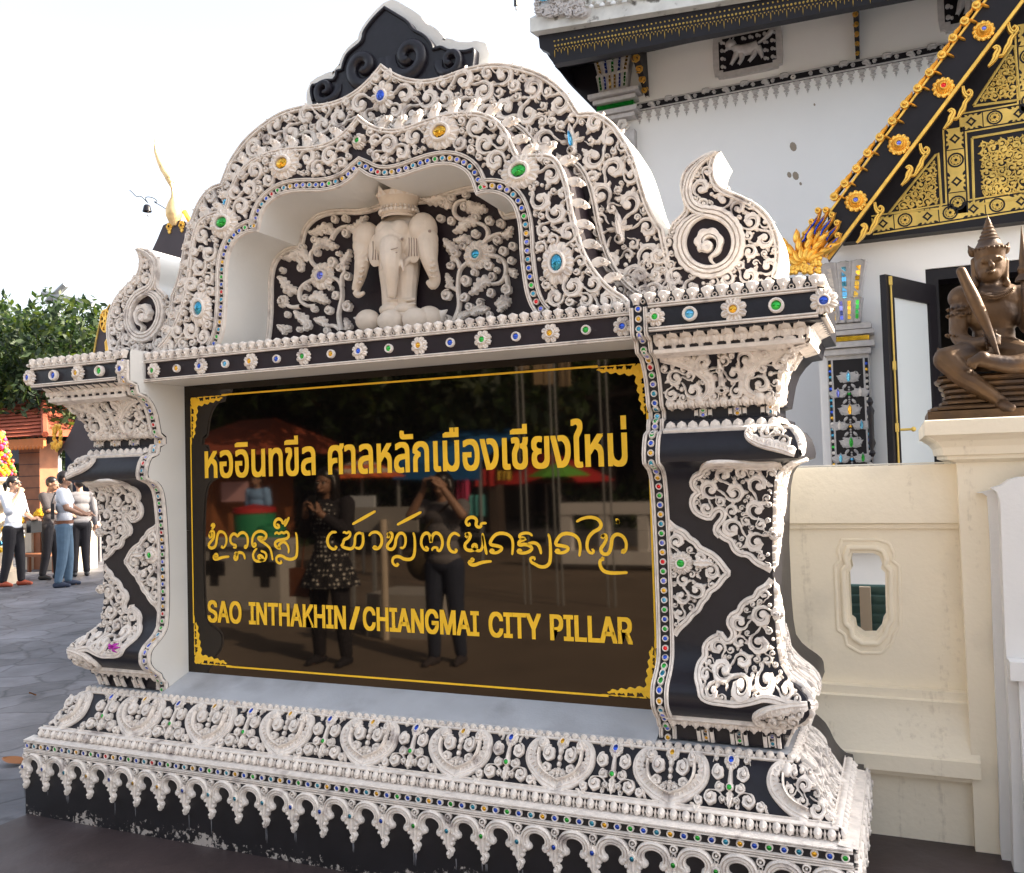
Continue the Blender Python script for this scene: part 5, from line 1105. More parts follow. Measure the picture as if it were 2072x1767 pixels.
# pilaster capitals of flared petals with mirror strips
def capital(x0, x1, z0, z1, Y, parent, jc, nn=(5, 6)):
    mp = planeY(Y - .12); H = z1 - z0; W = x1 - x0; xc = (x0 + x1) / 2; mb = MB(); jb = MB()
    body = [(xc - W * .30, z0), (xc + W * .30, z0), (xc + W * .33, z0 + H * .3), (xc + W * .47, z1), (xc - W * .47, z1), (xc - W * .33, z0 + H * .3)]
    slab(mb, np.array(body), Y - .12, Y + .3, 'silver', 'silver')
    for tier, (n, b0, b1, wd, hgt) in enumerate(((nn[0], .26, 1.0, .54 / nn[0], .045), (nn[1], .0, .40, .51 / nn[1], .08))):
        for k in range(n):
            t = (k + .5) / n - .5; xa = xc + t * W * .62; xb = xc + t * W * (1.0 if tier == 0 else .72); za, zb_ = z0 + H * b0, z0 + H * b1
            p = np.array([(xa, za), (xa * .6 + xb * .4, za + (zb_ - za) * .5), (xb, zb_ - H * .03), (xb, zb_)]); q = smooth(p, 1)
            ribbon(mb, q, np.interp(np.linspace(0, 1, len(q)), [0, .8, 1], [wd * .75, wd, wd * .35]) * W, hgt, mp, [(-1, 0), (-.98, .7), (-.75, 1), (-.5, .8), (.5, .8), (.75, 1), (.98, .7), (1, 0)], 'silver')
            c = jc[(k + tier * 2) % len(jc)]; ns = 7 if tier == 0 else 4
            for s in range(ns):
                f0_, f1_ = .12 + .76 * s / ns, .12 + .76 * (s + .88) / ns; a = q[0] + (q[-1] - q[0]) * f0_; b = q[0] + (q[-1] - q[0]) * f1_; ww = wd * W * .26; tl = RNG.normal(0, .006)
                jb.add([(a[0] - ww, Y - .12 - hgt * .86 + tl, a[1]), (a[0] + ww, Y - .12 - hgt * .86, a[1]), (b[0] + ww, Y - .12 - hgt * .86 - tl, b[1]), (b[0] - ww, Y - .12 - hgt * .86, b[1])], [(0, 1, 2, 3)], c, False)
    o = mb.build('capital', parent); jb.build('mirror_strips', o); return o
a = D([(1196, 100), (1196, 190), (1284, 92), (1284, 185)], HY - .12)
PL = MB(); xs0, xs1 = D([(1210, 210), (1281, 200)], HY - .12)[:, 0]; box(PL, (xs0, HY - .12, 0), (xs1, HY + .1, 5.9), 'silver'); PLo = PL.build('pilaster', TP)
capital(a[0, 0], a[2, 0], (a[1, 1] + a[3, 1]) / 2, (a[0, 1] + a[2, 1]) / 2, HY, PLo, ['amber', 'blue', 'green', 'blue', 'amber'])
mb = MB(); zc = (a[1, 1] + a[3, 1]) / 2; xc = (xs0 + xs1) / 2; W = xs1 - xs0
for dz, ex, h, m in ((-.02, .10, .05, 'silver'), (-.09, .05, .05, 'silver'), (-.16, .01, .05, 'green'), (-.24, .06, .06, 'silver'), (-.31, .02, .05, 'silver')): box(mb, (xs0 - ex, HY - .14 - ex, zc + dz - h), (xs1 + ex, HY, zc + dz), m)
for k in range(4): curl(mb, xc + (-.25 if k % 2 else .2) * W, zc - .45 - .22 * (k // 2), .11, 0, 1 if k % 2 else -1, planeY(HY - .12), .03, 'stucco', n=14)
mb.build('pilaster_moulding', PLo)
# eave: fringe board, soffit, verge, brackets
EY = 6.9
t0, t1 = D([(1088, 62), (1297, 28)], EY); zt = lambda x: t0[1] + (x - t0[0]) * (t1[1] - t0[1]) / (t1[0] - t0[0])
b0_, b1_ = D([(1120, 130), (1600, 38)], EY); zbm = lambda x: b0_[1] + (x - b0_[0]) * (b1_[1] - b0_[1]) / (b1_[0] - b0_[0])
d0, d1 = D([(1122, 84), (1640, -8)], EY); zd = lambda x: d0[1] + (x - d0[0]) * (d1[1] - d0[1]) / (d1[0] - d0[0])
xe0, xe1 = t0[0], 4.5
mb = MB(); P = np.array([(xe0, zt(xe0)), (xe0 + .02, zt(xe0) - .22), (b0_[0] - .05, zbm(b0_[0]) + .15), (b0_[0], zbm(b0_[0])), (xe1, zbm(xe1)), (xe1, zt(xe1))]); slab(mb, P, EY, EY + .12, 'darkwood', 'darkwood')
s0, s1 = D([(1200, 212), (1606, 41)], HY - .01), None
w0, w1 = D([(1312, 106), (1606, 41)], HY); zw = lambda x: w0[1] + (x - w0[0]) * (w1[1] - w0[1]) / (w1[0] - w0[0])
q0 = D([(1118, 125)], EY)[0]
mb.add([(q0[0], EY + .06, zbm(q0[0])), (xe1, EY + .06, zbm(xe1)), (xe1, HY - .003, zw(xe1)), (hx - .3, HY - .003, zw(hx - .3))], [(0, 1, 2, 3)], 'darkwood', False)
mb.add([(q0[0], EY + .06, zbm(q0[0])), (hx - .3, HY - .003, zw(hx - .3)), (hx - .35, HY + 4, zw(hx)), (xe0, HY + 4, zt(xe0))], [(0, 1, 2, 3)], 'darkwood', False)
EV = mb.build('eave', TP)
mb = MB(); me_ = planeY(EY - .003)
xx = np.arange(d0[0], xe1, .052)
for x in xx:
    bead(mb, x, zd(x), .011, me_, .012, 5, mi='dullgold')
for k, x in enumerate(np.arange(d0[0], xe1, .042)):
    z = zd(x); ln = .20 if k % 4 == 0 else .165 if k % 2 == 0 else .14
    leaf(mb, (x, z - .11), (x, z - ln), .008, 0, me_, .012, 'dullgold', 0, 6); curl(mb, x + .01, z - .06, .017, k, 1 if k % 2 else -1, me_, .012, 'dullgold', n=8, scal=False); bead(mb, x + .02, z - .10, .009, me_, .01, 5, mi='dullgold')
mb.build('gold_fringe', EV, kind='stuff')
mb = MB(); v0 = np.array([(xe0 - .06, EY - .10, zt(xe0) - .05), (xe1, EY - .10, zt(xe1) - .05)]); up = .17
for a, b, m in ((0, 0, 'roofedge'),):
    A, B = v0; mb.add([A, B, B + [0, 0, up], A + [0, 0, up], A + [.1, 2.2, 1.5 + up], B + [0, 2.2, 1.5 + up], A + [.05, .15, -.02], B + [0, .15, -.02]], [(0, 1, 2, 3), (3, 2, 5, 4), (6, 7, 1, 0)], m, False)
slab(mb, D([(1092, 66), (1092, 86), (1112, 118), (1150, 168), (1207, 226), (1222, 60)], HY - .14), HY - .14, HY - .02, 'darkwood', 'darkwood')
mb.build('roof', TP)
def bracket(p, q, w0, Y0, Y1):
    mb = MB(); a, b = D([p, q], HY)[0], D([p, q], HY)[1]; mb.add([(a[0] - w0, HY - .002, a[1]), (a[0] + w0, HY - .002, a[1]), (b[0] + .02, HY - .002, b[1]), (b[0] - .02, HY - .002, b[1]), (a[0] - w0, Y0, a[1]), (a[0] + w0, Y0, a[1]), (b[0] + .02, HY - .06, b[1]), (b[0] - .02, HY - .06, b[1])], [(4, 5, 6, 7), (0, 4, 7, 3), (5, 1, 2, 6)], 'darkwood', False)
    for k in range(7):
        t = (k + .5) / 7; x = a[0] + (b[0] - a[0]) * t; z = a[1] + (b[1] - a[1]) * t; Yk = Y0 + (HY - .06 - Y0) * t
        curl(mb, x, z, w0 * (1.0 - .5 * t) + .02, k, 1, planeY(Yk - .01), .02, 'gold', n=10, scal=False)
    mb.build('eave_bracket', TP)
bracket((1296, 88), (1311, 198), .075, 7.3, 0); bracket((1733, 20), (1736, 124), .03, 7.5, 0)
# serpent finial at the eave end
zq = lambda x, y, Y=EY - .05: atY((2050 + x / 1.9638) * .518, y / 1.9638 * .518, Y)
nb = MB(); limb(nb, [zq(470, 110), zq(380, 90), zq(330, 40), zq(300, -20), zq(320, -90)], [.10, .10, .09, .08, .06]); limb(nb, [zq(300, 100), zq(200, 60), zq(140, 100), zq(110, 150), zq(135, 170)], [.09, .13, .11, .06, .03]); limb(nb, [zq(220, 40), zq(170, -30), zq(120, 0), zq(100, 80)], [.11, .11, .08, .04])
NG = remeshed('serpent_finial', nb, .02, 'silver', TP, 1)
mb = MB()
for k in range(70):
    x, y = 110 + 360 * RNG.random(), -20 + 160 * RNG.random(); p = zq(x, y); curl(mb, p[0], p[2], .05 + .02 * RNG.random(), 6.3 * RNG.random(), 1, planeY(EY - .14), .04, 'silver', n=10)
p = zq(200, 15); jewel(mb, p[0], p[2], .10, planeY(EY - .17), 'sky', .05, 14, 1, .7); 
for k in range(6): x = 520 + k * 85; p = zq(x, 70 - k * 14 + 0); q = zq(x + 12, -15 - k * 14); leaf(mb, (p[0], p[2]), (q[0], q[2]), .12, .1, planeY(EY - .1), .06, 'roofedge', 4)
mb.build('crest_leaves', NG)
# ---- porch
wx0 = D([(1660, 800)], PY_)[0, 0]; dr = D([(1872, 545), (1905, 540)], PY_); dz = dr[0, 1]; dx = dr[0, 0]; dxr = dx + 1.75
mb = MB(); box(mb, (wx0, PY_, 0), (dx, PY_ + .3, 3.62), 'twall'); box(mb, (dx, PY_, dz), (dxr, PY_ + .3, 3.62), 'twall', skip=('l', 'r')); box(mb, (dxr, PY_, 0), (6.0, PY_ + .3, 3.62), 'twall'); PWL = mb.build('porch_wall', TP)
mb = MB(); box(mb, (dx + .002, PY_ + .02, 1.0), (dx + .10, PY_ + .29, dz), 'darkwood'); box(mb, (dx + .10, PY_ + .02, dz - .10), (dxr - .1, PY_ + .29, dz - .002), 'darkwood'); box(mb, (dxr - .10, PY_ + .02, 1.0), (dxr - .002, PY_ + .29, dz), 'darkwood'); mb.build('door_frame', TP)
mb = MB(); box(mb, (dx - .3, PY_ + .31, .5), (dxr + .6, HY - .1, 4.1), 'dark', skip=('f',)); mb.build('dark_shade_interior', TP)  # shell coloured near black in place of the shade indoors
# open door leaf: hinged at the left jamb, swung out towards us
dl = D([(1768, 553), (1802, 553)], 4.75); hin = np.array([dx + .03, PY_ - .01]); tipp = np.array([atY(1786, 700, 4.72)[0], 4.72]); dv = tipp - hin; Ld = np.linalg.norm(dv); dv /= Ld; nv = np.array([-dv[1], dv[0]]); nv = nv if nv[1] < 0 else -nv
ztop = atY(1790, 556, 4.72)[2]; 
def dbox(mb, a, b, z0, z1, t0_, t1_, m):
    c = [hin + dv * a + nv * t0_, hin + dv * b + nv * t0_, hin + dv * b + nv * t1_, hin + dv * a + nv * t1_]; v = [(p[0], p[1], z) for z in (z0, z1) for p in c]
    mb.add(v, [(3, 2, 1, 0), (4, 5, 6, 7), (0, 1, 5, 4), (1, 2, 6, 5), (2, 3, 7, 6), (3, 0, 4, 7)], m, False)
DR = MB(); st = .13
dbox(DR, 0, st, .9, ztop, 0, .05, 'darkwood'); dbox(DR, Ld - st, Ld, .9, ztop, 0, .05, 'darkwood'); dbox(DR, st, Ld - st, ztop - .17, ztop, 0, .05, 'darkwood'); dbox(DR, st, Ld - st, .9, 1.1, 0, .05, 'darkwood'); DRo = DR.build('door_leaf', TP)
mb = MB(); dbox(mb, st, Ld - st, 1.1, ztop - .17, .02, .03, 'glass'); mb.build('glass_pane', DRo)
mb = MB(); p = hin + dv * (Ld - st * .42) + nv * .062; tube(mb, [(p[0], p[1], z) for z in np.linspace(1.2, ztop - .03, 8)], .008, 'dullgold', 8)
for z in (ztop - .05, 2.35, 1.85): box(mb, (p[0] - .014, p[1] - .014, z - .035), (p[0] + .014, p[1] + .014, z + .035), 'dullgold')
k0 = p + nv * .06; tube(mb, [k0 * 1 if False else (k0[0] - .03, k0[1], 1.83), (k0[0] + .06, k0[1] - .02, 1.83)], .010, 'dullgold', 8); ball(mb, (k0[0] + .065, k0[1] - .02, 1.83), .02, 8, 'dullgold'); mb.build('door_bolt', DRo)
hp = atY(1772, 880, 4.70); mb = MB(); lathe(mb, (hp[0] - .03, hp[1] - .05, 0), [(.01, 1.62), (.025, 1.65), (.012, 1.68), (.03, 1.73), (.02, 1.77), (.022, 1.95), (.03, 1.99), (.012, 2.03), (.025, 2.06), (.01, 2.10)], 'darkwood', 12); mb.build('handle', DRo)
# jewelled pilaster
p0, p1 = D([(1671, 690), (1757, 690)], PY_ - .12); xs0, xs1 = p0[0], p1[0]; xc = (xs0 + xs1) / 2; W = xs1 - xs0
zq1 = D([(1710, 655)], PY_ - .12)[0, 1]; zt_ = D([(1725, 528)], PY_ - .12)[0, 1]
mb = MB(); box(mb, (xs0, PY_ - .12, .8), (xs1, PY_ - .002, zq1), 'silver'); PL = mb.build('pilaster', TP); mpp = planeY(PY_ - .12)
capital(xs0 - .02, xs1 + .02, zq1, zt_, PY_, PL, ['stucco', 'sky', 'amber', 'violet', 'amber', 'green'], (3, 4))
mb = MB()
for dz_, ex, h, m in ((-.01, .03, .05, 'silver'), (-.07, .05, .04, 'silver'), (-.12, .01, .04, 'amber'), (-.17, .05, .05, 'silver'), (-.23, .02, .05, 'silver')): box(mb, (xs0 - ex, PY_ - .14 - ex, zq1 + dz_ - h), (xs1 + ex, PY_ - .003, zq1 + dz_), m)
mb.build('pilaster_moulding', PL)
mb = MB(); jb = MB(); zb1 = zq1 - .32; box(mb, (xc - W * .47, PY_ - .125, 1.2), (xc + W * .47, PY_ - .1201, zb1), 'darkwood'); mp2 = planeY(PY_ - .125)
for s in (-1, 1):
    ribbon(mb, [(xc + s * W * .375, 1.2), (xc + s * W * .375, zb1)], .008, .012, mp2, P_FLAT, 'silver')
    for k, z in enumerate(np.arange(1.25, zb1, .052)): bead(jb, xc + s * W * .425, z, .017, mp2, .008, 6, mi=rj(('blue', 'teal', 'stucco', 'amber', 'stucco', 'green')))
def lotus(x, z, s, c):
    for k in range(-2, 3):
        a = k * .55; leaf(mb, (x, z - s * .3), (x + s * math.sin(a), z + s * (math.cos(a) * .7 - .15)), s * .3, 0, mp2, .014, 'silver', 2, 8)
        curl(mb, x + s * .55 * math.sin(k * .6), z - s * .25, s * .24, 0, 1, mp2, .014, 'silver', n=8, scal=False)
    leaf(jb, (x, z - s * .35), (x, z + s * .45), s * .26, 0, planeY(PY_ - .138), .008, c, 0, 8)
z = zb1 - .16; k = 0
while z > 1.35:
    lotus(xc, z, .115, ('sky', 'amber', 'green')[k % 3])
    for s in (-1, 1):
        lotus(xc + s * W * .26, z - .14, .095, ('violet', 'stucco', 'sky', 'green')[(k + (s > 0)) % 4])
        for q in (-.075, .06): bead(mb, xc + s * W * .105, z - .14 + q, .022, mp2, .012, 8, .6, 1.2, s * .7, mi='silver')
        ribbon(mb, [(xc + s * W * .19 + .012 * math.sin(i * 1.6), z + .045 - i * .017) for i in range(6)], .007, .01, mp2, P_DOME, 'silver')
    for q in range(7): bead(mb, xc, z - .09 - q * .022, .010, mp2, .012, 6, mi='silver')
    bead(jb, xc, z - .15, .016, mp2, .016, 8, mi=('green', 'amber', 'sky')[k % 3]); z -= .29; k += 1
mb.build('stucco_pattern', PL); jb.build('glass_inlay', PL, kind='stuff')
# ---- gable of the porch
GY = 5.35; z4_ = lambda pts, Y: xz(pts, Y, 3300, 0, 1.963)
mb = MB(); g = z4_([(-60, 1790), (800, 640), (1500, -320), (2400, 500), (2400, 1560)], GY); gb = D([(1766, 484), (2250, 398)], GY); zgb = gb[0, 1]
BY_ = 4.95; up0, up1 = z4_([(1150, -90), (-130, 1650)], BY_); lo0, lo1 = z4_([(1440, -90), (-130, 1990)], BY_)
slopeB = (up1 - up0) / np.linalg.norm(up1 - up0); axx = 5.3; mB_ = slopeB[1] / slopeB[0]; ex = np.array([axx, up1[1] + (axx - up1[0]) * mB_]); ex2 = np.array([axx, lo1[1] + (axx - lo1[0]) * (lo0[1] - lo1[1]) / (lo0[0] - lo1[0])]); azz = ex[1]  # unseen apex set high enough to shade the paving on the left
rfl = lambda p: np.array([2 * axx - p[0], p[1]])
ga = ex2 + [0, .12]; gl = np.array([g[0, 0] + .0, zgb]); slab(mb, np.array([(gb[0, 0] - .25, zgb), tuple(g[1]), tuple(ga), tuple(rfl(g[1])), tuple(rfl([gb[0, 0] - .25, zgb]))]), GY, GY + .14, 'darkwood', 'darkwood'); GB = mb.build('gable_board', TP)
mg = planeY(GY - .002); M['brightleaf'] = mat('gold leaf lacquer', (.72, .50, .12), .5, metal=.2, var=.3, vscale=5)
def goldfill(mb, poly, radii, tries=500): fill(mb, poly, radii, mg, .014, tries=tries, mi='brightleaf', n=12, gap=.76, edge=.6)
def goldframe(mb, P, w_=.010): ribbon(mb, resample(np.vstack([P, P[:1]]), .05), w_, .006, mg, P_FLAT, 'dullgold')
mb = MB()
for P in ([(335, 1640), (715, 1165), (742, 1600)], [(985, 815), (1300, 335), (1342, 768)], [(975, 1060), (1700, 935), (1720, 1460), (990, 1578)]):
    q = z4_(P, GY); c = q.mean(0); goldframe(mb, q); inn = c + (q - c) * .82; goldfill(mb, resample(inn, .05, closed=True), (.040, .033, .027, .021, .016, .012), 2200)
def goldband(mb, a, b, wd):
    a, b = z4_([a, b], GY); n = max(2, int(np.linalg.norm(b - a) / (wd * .9))); d = (b - a) / n; nn = np.array([-d[1], d[0]]) / np.linalg.norm(d)
    ribbon(mb, [a, b], wd * .46, .003, mg, P_FLAT, 'brightleaf')
    for s in (-1, 1): ribbon(mb, [a + nn * s * wd * .36, b + nn * s * wd * .36], .006, .005, mg, P_FLAT, 'darkwood')
    for k in range(n):
        c = a + d * (k + .5)
        if k % 2: rev(mb, c[0], c[1], [(wd * .32, .002), (wd * .32, .006), (wd * .25, .006), (wd * .25, .002)], mg, 14, mi='darkwood'); flower(mbx, c[0], c[1], wd * .2, mg, 8, .010); rev(mb, c[0], c[1], [(wd * .21, .0045), (.001, .0046)], mg, 10, mi='darkwood')
        else:
            rev(mb, c[0], c[1], [(wd * .18, .002), (wd * .17, .006), (wd * .09, .006), (wd * .09, .002)], mg, 12, mi='darkwood', lobes=4, amp=.25); ribbon(mb, [c + d * .5 - nn * wd * .36, c + d * .5 + nn * wd * .36], .004, .0055, mg, P_FLAT, 'darkwood')
            for s in (-1, 1):
                for t in (-1, 1): p = c + d * .26 * t + nn * s * wd * .26; leaf(mb, p, p + d * .25 * t + nn * s * wd * .1, wd * .06, 0, mg, .006, 'darkwood', 2, 6); curl(mb, *(c + d * .12 * t + nn * s * wd * .32), wd * .08, 0, 1, mg, .006, 'darkwood', n=8, scal=False)
mbx = MB()
goldband(mb, (210, 1730), (3300, 1228), .19); goldband(mb, (840, 985), (868, 1640), .20); goldband(mb, (880, 950), (2200, 720), .19); goldband(mb, (1395, 180), (1420, 860), .2)
for f, m, s in mbx.f: pass
mbx.f = [(f, 'brightleaf', s) for f, m, s in mbx.f]; mb.join(mbx); mb.build('gold_lacquer_pattern', GB)
# barge board
mb = MB(); slab(mb, np.array([ex, up1, lo1, ex2]), BY_, BY_ + .14, 'darkwood', 'darkwood'); BB = mb.build('barge_board', TP); mb = MB(); slab(mb, np.array([rfl(ex), rfl(ex2), rfl(lo1), rfl(up1)])[::-1], BY_, BY_ + .14, 'darkwood', 'darkwood'); mb.build('barge_board', TP); mB = planeY(BY_ - .001)
mb = MB(); ribbon(mb, [ex, up1], .010, .016, mB, P_FLAT, 'gold'); ribbon(mb, [ex2, lo1], .015, .022, mB, P_FLAT, 'gold'); mb.build('gold_edging', BB)
# soffit between barge board and gable
mb = MB(); mb.add([(*[lo1[0]], BY_ + .141, lo1[1] + .1), (ex2[0], BY_ + .141, ex2[1] + .1), (ex2[0], GY + .2, ex2[1] + .25), (lo1[0], GY + .2, lo1[1] + .25)], [(0, 1, 2, 3)], 'darkwood', False)
mb.add([(up1[0], BY_ + .141, up1[1] - .02), (ex[0], BY_ + .141, ex[1] - .02), (ex[0], HY - .05, ex[1] - .02), (up1[0], HY - .05, up1[1] - .02)], [(0, 1, 2, 3)], 'roofedge', False); 
mb.add([(up1[0], BY_ + .15, up1[1]), (axx, BY_ + .15, azz), (axx, HY, azz), (up1[0], HY, up1[1]), (2 * axx - up1[0], BY_ + .15, up1[1]), (2 * axx - up1[0], HY, up1[1])], [(0, 1, 2, 3), (1, 4, 5, 2)], 'roofedge', False)
mb.build('porch_roof', TP)
for (x, y), c in (((1063, 240), 'violet'), ((755, 675), 'red'), ((415, 1112), 'violet'), ((85, 1545), 'violet')):
    p = z4_([(x, y)], BY_)[0]; mb = MB(); R = z4_([(x, y), (x + 94, y)], BY_); R = abs(R[1, 0] - R[0, 0]) * .96
    for rr, hh_, ro in ((R, .03, 0), (R * .72, .045, .2)): flower(mb, p[0], p[1], rr, mB, 12, hh_, ro, .5)
    rev(mb, p[0], p[1], [(R * .86, 0), (R * .84, .018), (R * .3, .02)], mB, 24)
    mb.f = [(f, 'gold', s) for f, m, s in mb.f]; o = mb.build('rosette', BB); mb = MB(); ringjewel(mb, p[0], p[1], R * .36, planeY(BY_ - .045), c, .02, 14, True); mb.f = [(f, 'gold' if m == 'stucco' else m, s) for f, m, s in mb.f]; mb.build('jewel', o)
nrm = np.array([-slopeB[1], slopeB[0]]); nrm = nrm if nrm[1] > 0 else -nrm; ud = -slopeB
ck = z4_([(x, y) for x, y in ((1100, -90), (1030, 25), (940, 145), (850, 275), (765, 405), (670, 540), (580, 660), (480, 785), (385, 910), (290, 1035), (195, 1155), (110, 1275), (20, 1390), (-60, 1490))], BY_)
mb = MB(); rodp = ck + 0; tube(mb, np.stack([rodp[:, 0], np.full(len(rodp), BY_ + .03), rodp[:, 1]], 1), .012, 'darkwood', 6); mb.build('rod', BB)
for c in ck:
    mb = MB(); curl(mb, c[0] - .02, c[1] - .025, .046, math.atan2(ud[1], ud[0]), 1, mB, .04, 'gold', fat=1.3, scal=False, n=16); leaf(mb, c + np.array([.02, -.035]), c + ud * .06 + np.array([.0, .035]), .030, .2, mB, .04, 'gold', 0); leaf(mb, c - nrm * .0 + [.02, -.02], c - nrm * .09, .016, 0, mB, .03, 'gold', 0); mb.build('crocket', BB)
for A in ([(1255, 190), (1300, 250), (1330, 205), (1290, 185)], [(905, 670), (950, 740), (990, 690), (950, 675)], [(575, 1110), (620, 1180), (650, 1140), (610, 1120)], [(225, 1560), (270, 1630), (300, 1590), (260, 1575)]):
    mb = MB(); q = z4_(A, BY_); dlt = q[1] - z4_([(1300, 250)], BY_)[0]
    for path, wd in (([(1255, 170), (1262, 225), (1300, 255), (1332, 215), (1300, 190), (1285, 215)], .026), ([(1310, 250), (1270, 290), (1262, 335), (1235, 370), (1215, 420), (1180, 425)], .03), ([(1140, 370), (1165, 350), (1185, 375), (1160, 410), (1150, 450), (1100, 505)], .034)):
        p = resample(smooth(z4_(path, BY_) + dlt, 2), n=18); ribbon(mb, p, wd * .72 * np.concatenate([np.linspace(.6, 1, 9), np.linspace(1, .25, 9)]), .04, planeY(BY_ + .04), P_GROOVE, 'gold')
    mb.build('gold_hook', BB)
# gilded bird-tail finial at the foot of the barge board
mb = MB(); zf = lambda x, y: xz([(x, y)], BY_, 2000, 0, 1.036)[0]
for k, (bx, by, tx, ty, wd) in enumerate(((1175, 1030, 1258, 850, .05), (1195, 1020, 1290, 848, .05), (1220, 1020, 1315, 868, .05), (1245, 1030, 1335, 900, .05), (1265, 1050, 1338, 950, .05), (1165, 1040, 1232, 895, .04), (1150, 1050, 1205, 945, .035))):
    p, q = zf(bx, by), zf(tx, ty); leaf(mb, p, q, wd, .06, planeY(BY_ - .03 - .008 * (k % 3)), .05, 'gold', 0, 14); leaf(mb, p + (q - p) * .35, p + (q - p) * .82, wd * .35, .05, planeY(BY_ - .085 - .008 * (k % 3)), .02, 'blue', 0, 8)
    curl(mb, q[0] - .035, q[1] - .02, .034, 0, 1, planeY(BY_ - .04), .05, 'gold', n=12, scal=False, fat=1.3)
for r in range(3):
    for k in range(6):
        a = math.radians(150 - k * 24); c = zf(1195, 1085); d = np.array([math.cos(a), math.sin(a)]); R = .34 - r * .08; leaf(mb, c + d * (R - .14), c + d * R, .055, .1, planeY(BY_ - .07 - .02 * r), .05, 'gold', 0, 10)
for k in range(60):
    u, v = RNG.random(), RNG.random(); p = zf(1130 + 120 * u, 1055 + 60 * v); bead(mb, p[0], p[1], .026, planeY(BY_ - .12), .03, 7, mi='gold')
mb.build('tail_finial', BB)
# things seen through the little window
SH = thing('louvred_screen', 'teal louvred metal screen standing behind the cartouche window', 'screen', (2.0, 2.6, 0))
mb = MB()
zl_ = atY(1750, 1184, 2.6)[2]
for k in range(int((zl_ - .2) / .055)): z = zl_ - .055 - k * .055; mb.add([(1.2, 2.6, z), (2.6, 2.6, z), (2.6, 2.56, z + .05), (1.2, 2.56, z + .05)], [(0, 1, 2, 3)], 'teal_sheet', False)
box(mb, (1.2, 2.61, 0), (2.6, 2.64, zl_), 'teal_sheet'); mb.build('louvres', SH); mb = MB(); x = atY(1750, 1200, 2.5)[0]; box(mb, (x - .03, 2.5, 0), (x + .03, 2.55, zl_), 'dirt'); mb.build('post', SH)

# ================================================================ seated bronze figure
M['bronze'] = mat('aged bronze', (.095, .052, .024), .48, metal=.5, var=.35, vscale=9, bump=.25, bscale=50, col2=(.05, .035, .03), c2scale=6, c2lo=.5, c2hi=.7)
S3 = lambda x, y, Y=1.42: atY((3550 + x / 1.964) * .518, (800 + y / 1.964) * .518, Y)
bp = S3(650, 1645, 1.42); ST = thing('bronze_statue', 'seated bronze crowned deity holding a club on the cream pedestal', 'statue', (bp[0], 1.42, 1.753))
b = MB(); slimb = lambda m, p, r, *a, **k: limb(m, p, np.array(r) * .80, *a, **k); sball = lambda m, c, r, *a, **k: ball(m, c, np.array(r) * .86, *a, **k)
sball(b, S3(622, 455, 1.40), (.070, .078, .098), 16); sball(b, S3(622, 520, 1.385), (.055, .06, .055)); slimb(b, [S3(625, 560), S3(628, 640)], [.045, .055])
slimb(b, [S3(622, 430, 1.325), S3(637, 465, 1.312)], [.009, .016]); slimb(b, [S3(596, 512, 1.33), S3(622, 519, 1.322), S3(652, 508, 1.33)], [.007, .010, .007])
for s, x, y in ((-1, 578, 437), (1, 690, 420)): slimb(b, [S3(x - 32, y - 12, 1.338), S3(x, y - 22, 1.325), S3(x + 32, y - 14, 1.338)], [.005, .006, .005]); sball(b, S3(x, y + 2, 1.334), (.02, .010, .009))
for x in (500, 742): slimb(b, [S3(x, 430), S3(x, 520), S3(x + (8 if x < 600 else -4), 590)], [.018, .016, .02])
sball(b, S3(640, 740, 1.43), (.155, .085, .10)); sball(b, S3(645, 840, 1.42), (.125, .085, .13)); sball(b, S3(650, 1000, 1.43), (.10, .08, .11)); sball(b, S3(655, 1130, 1.43), (.16, .11, .08))
slimb(b, [S3(420, 730, 1.43), S3(385, 880, 1.42), S3(375, 1020, 1.38), S3(470, 1075, 1.30), S3(610, 1050, 1.26)], [.062, .052, .046, .042, .03]); sball(b, S3(410, 715, 1.43), (.07, .065, .065))
for y in (790, 840): slimb(b, [S3(338, y + 15, 1.40), S3(400, y + 10, 1.36), S3(455, y, 1.40)], [.009, .009, .009])
slimb(b, [S3(845, 720, 1.43), S3(905, 860, 1.42), S3(925, 960, 1.38), S3(918, 780, 1.30), S3(900, 640, 1.27)], [.062, .052, .046, .036, .028]); sball(b, S3(850, 705, 1.43), (.065, .06, .06))
slimb(b, [S3(600, 1150, 1.38), S3(420, 1165, 1.30), S3(285, 1185, 1.26)], [.095, .08, .065]); slimb(b, [S3(285, 1190, 1.26), S3(430, 1330, 1.22), S3(600, 1440, 1.22), S3(720, 1530, 1.22)], [.066, .056, .046, .036])
slimb(b, [S3(700, 1540, 1.22), S3(740, 1545, 1.17), S3(790, 1560, 1.14)], [.034, .032, .022])
slimb(b, [S3(710, 1150, 1.38), S3(860, 1170, 1.28), S3(990, 1190, 1.26)], [.095, .08, .065]); slimb(b, [S3(990, 1200, 1.25), S3(800, 1240, 1.20), S3(560, 1190, 1.17)], [.062, .05, .04]); slimb(b, [S3(565, 1175, 1.165), S3(480, 1215, 1.155)], [.036, .026])
for k in range(5): sball(b, S3(470 + k * 8, 1190 + k * 14, 1.15), .012)
slimb(b, [S3(290, 1200, 1.28), S3(245, 1150, 1.27), S3(222, 1100, 1.27)], [.035, .022, .006])
for k in range(4): slimb(b, [S3(632, 1000 + k * 21, 1.235), S3(662, 998 + k * 21, 1.205), S3(697, 1010 + k * 20, 1.225)], [.010, .0095, .008])
slimb(b, [S3(625, 1000, 1.24), S3(640, 975, 1.215), S3(665, 965, 1.21)], [.011, .010, .008]); sball(b, S3(630, 1040, 1.25), (.035, .028, .035))
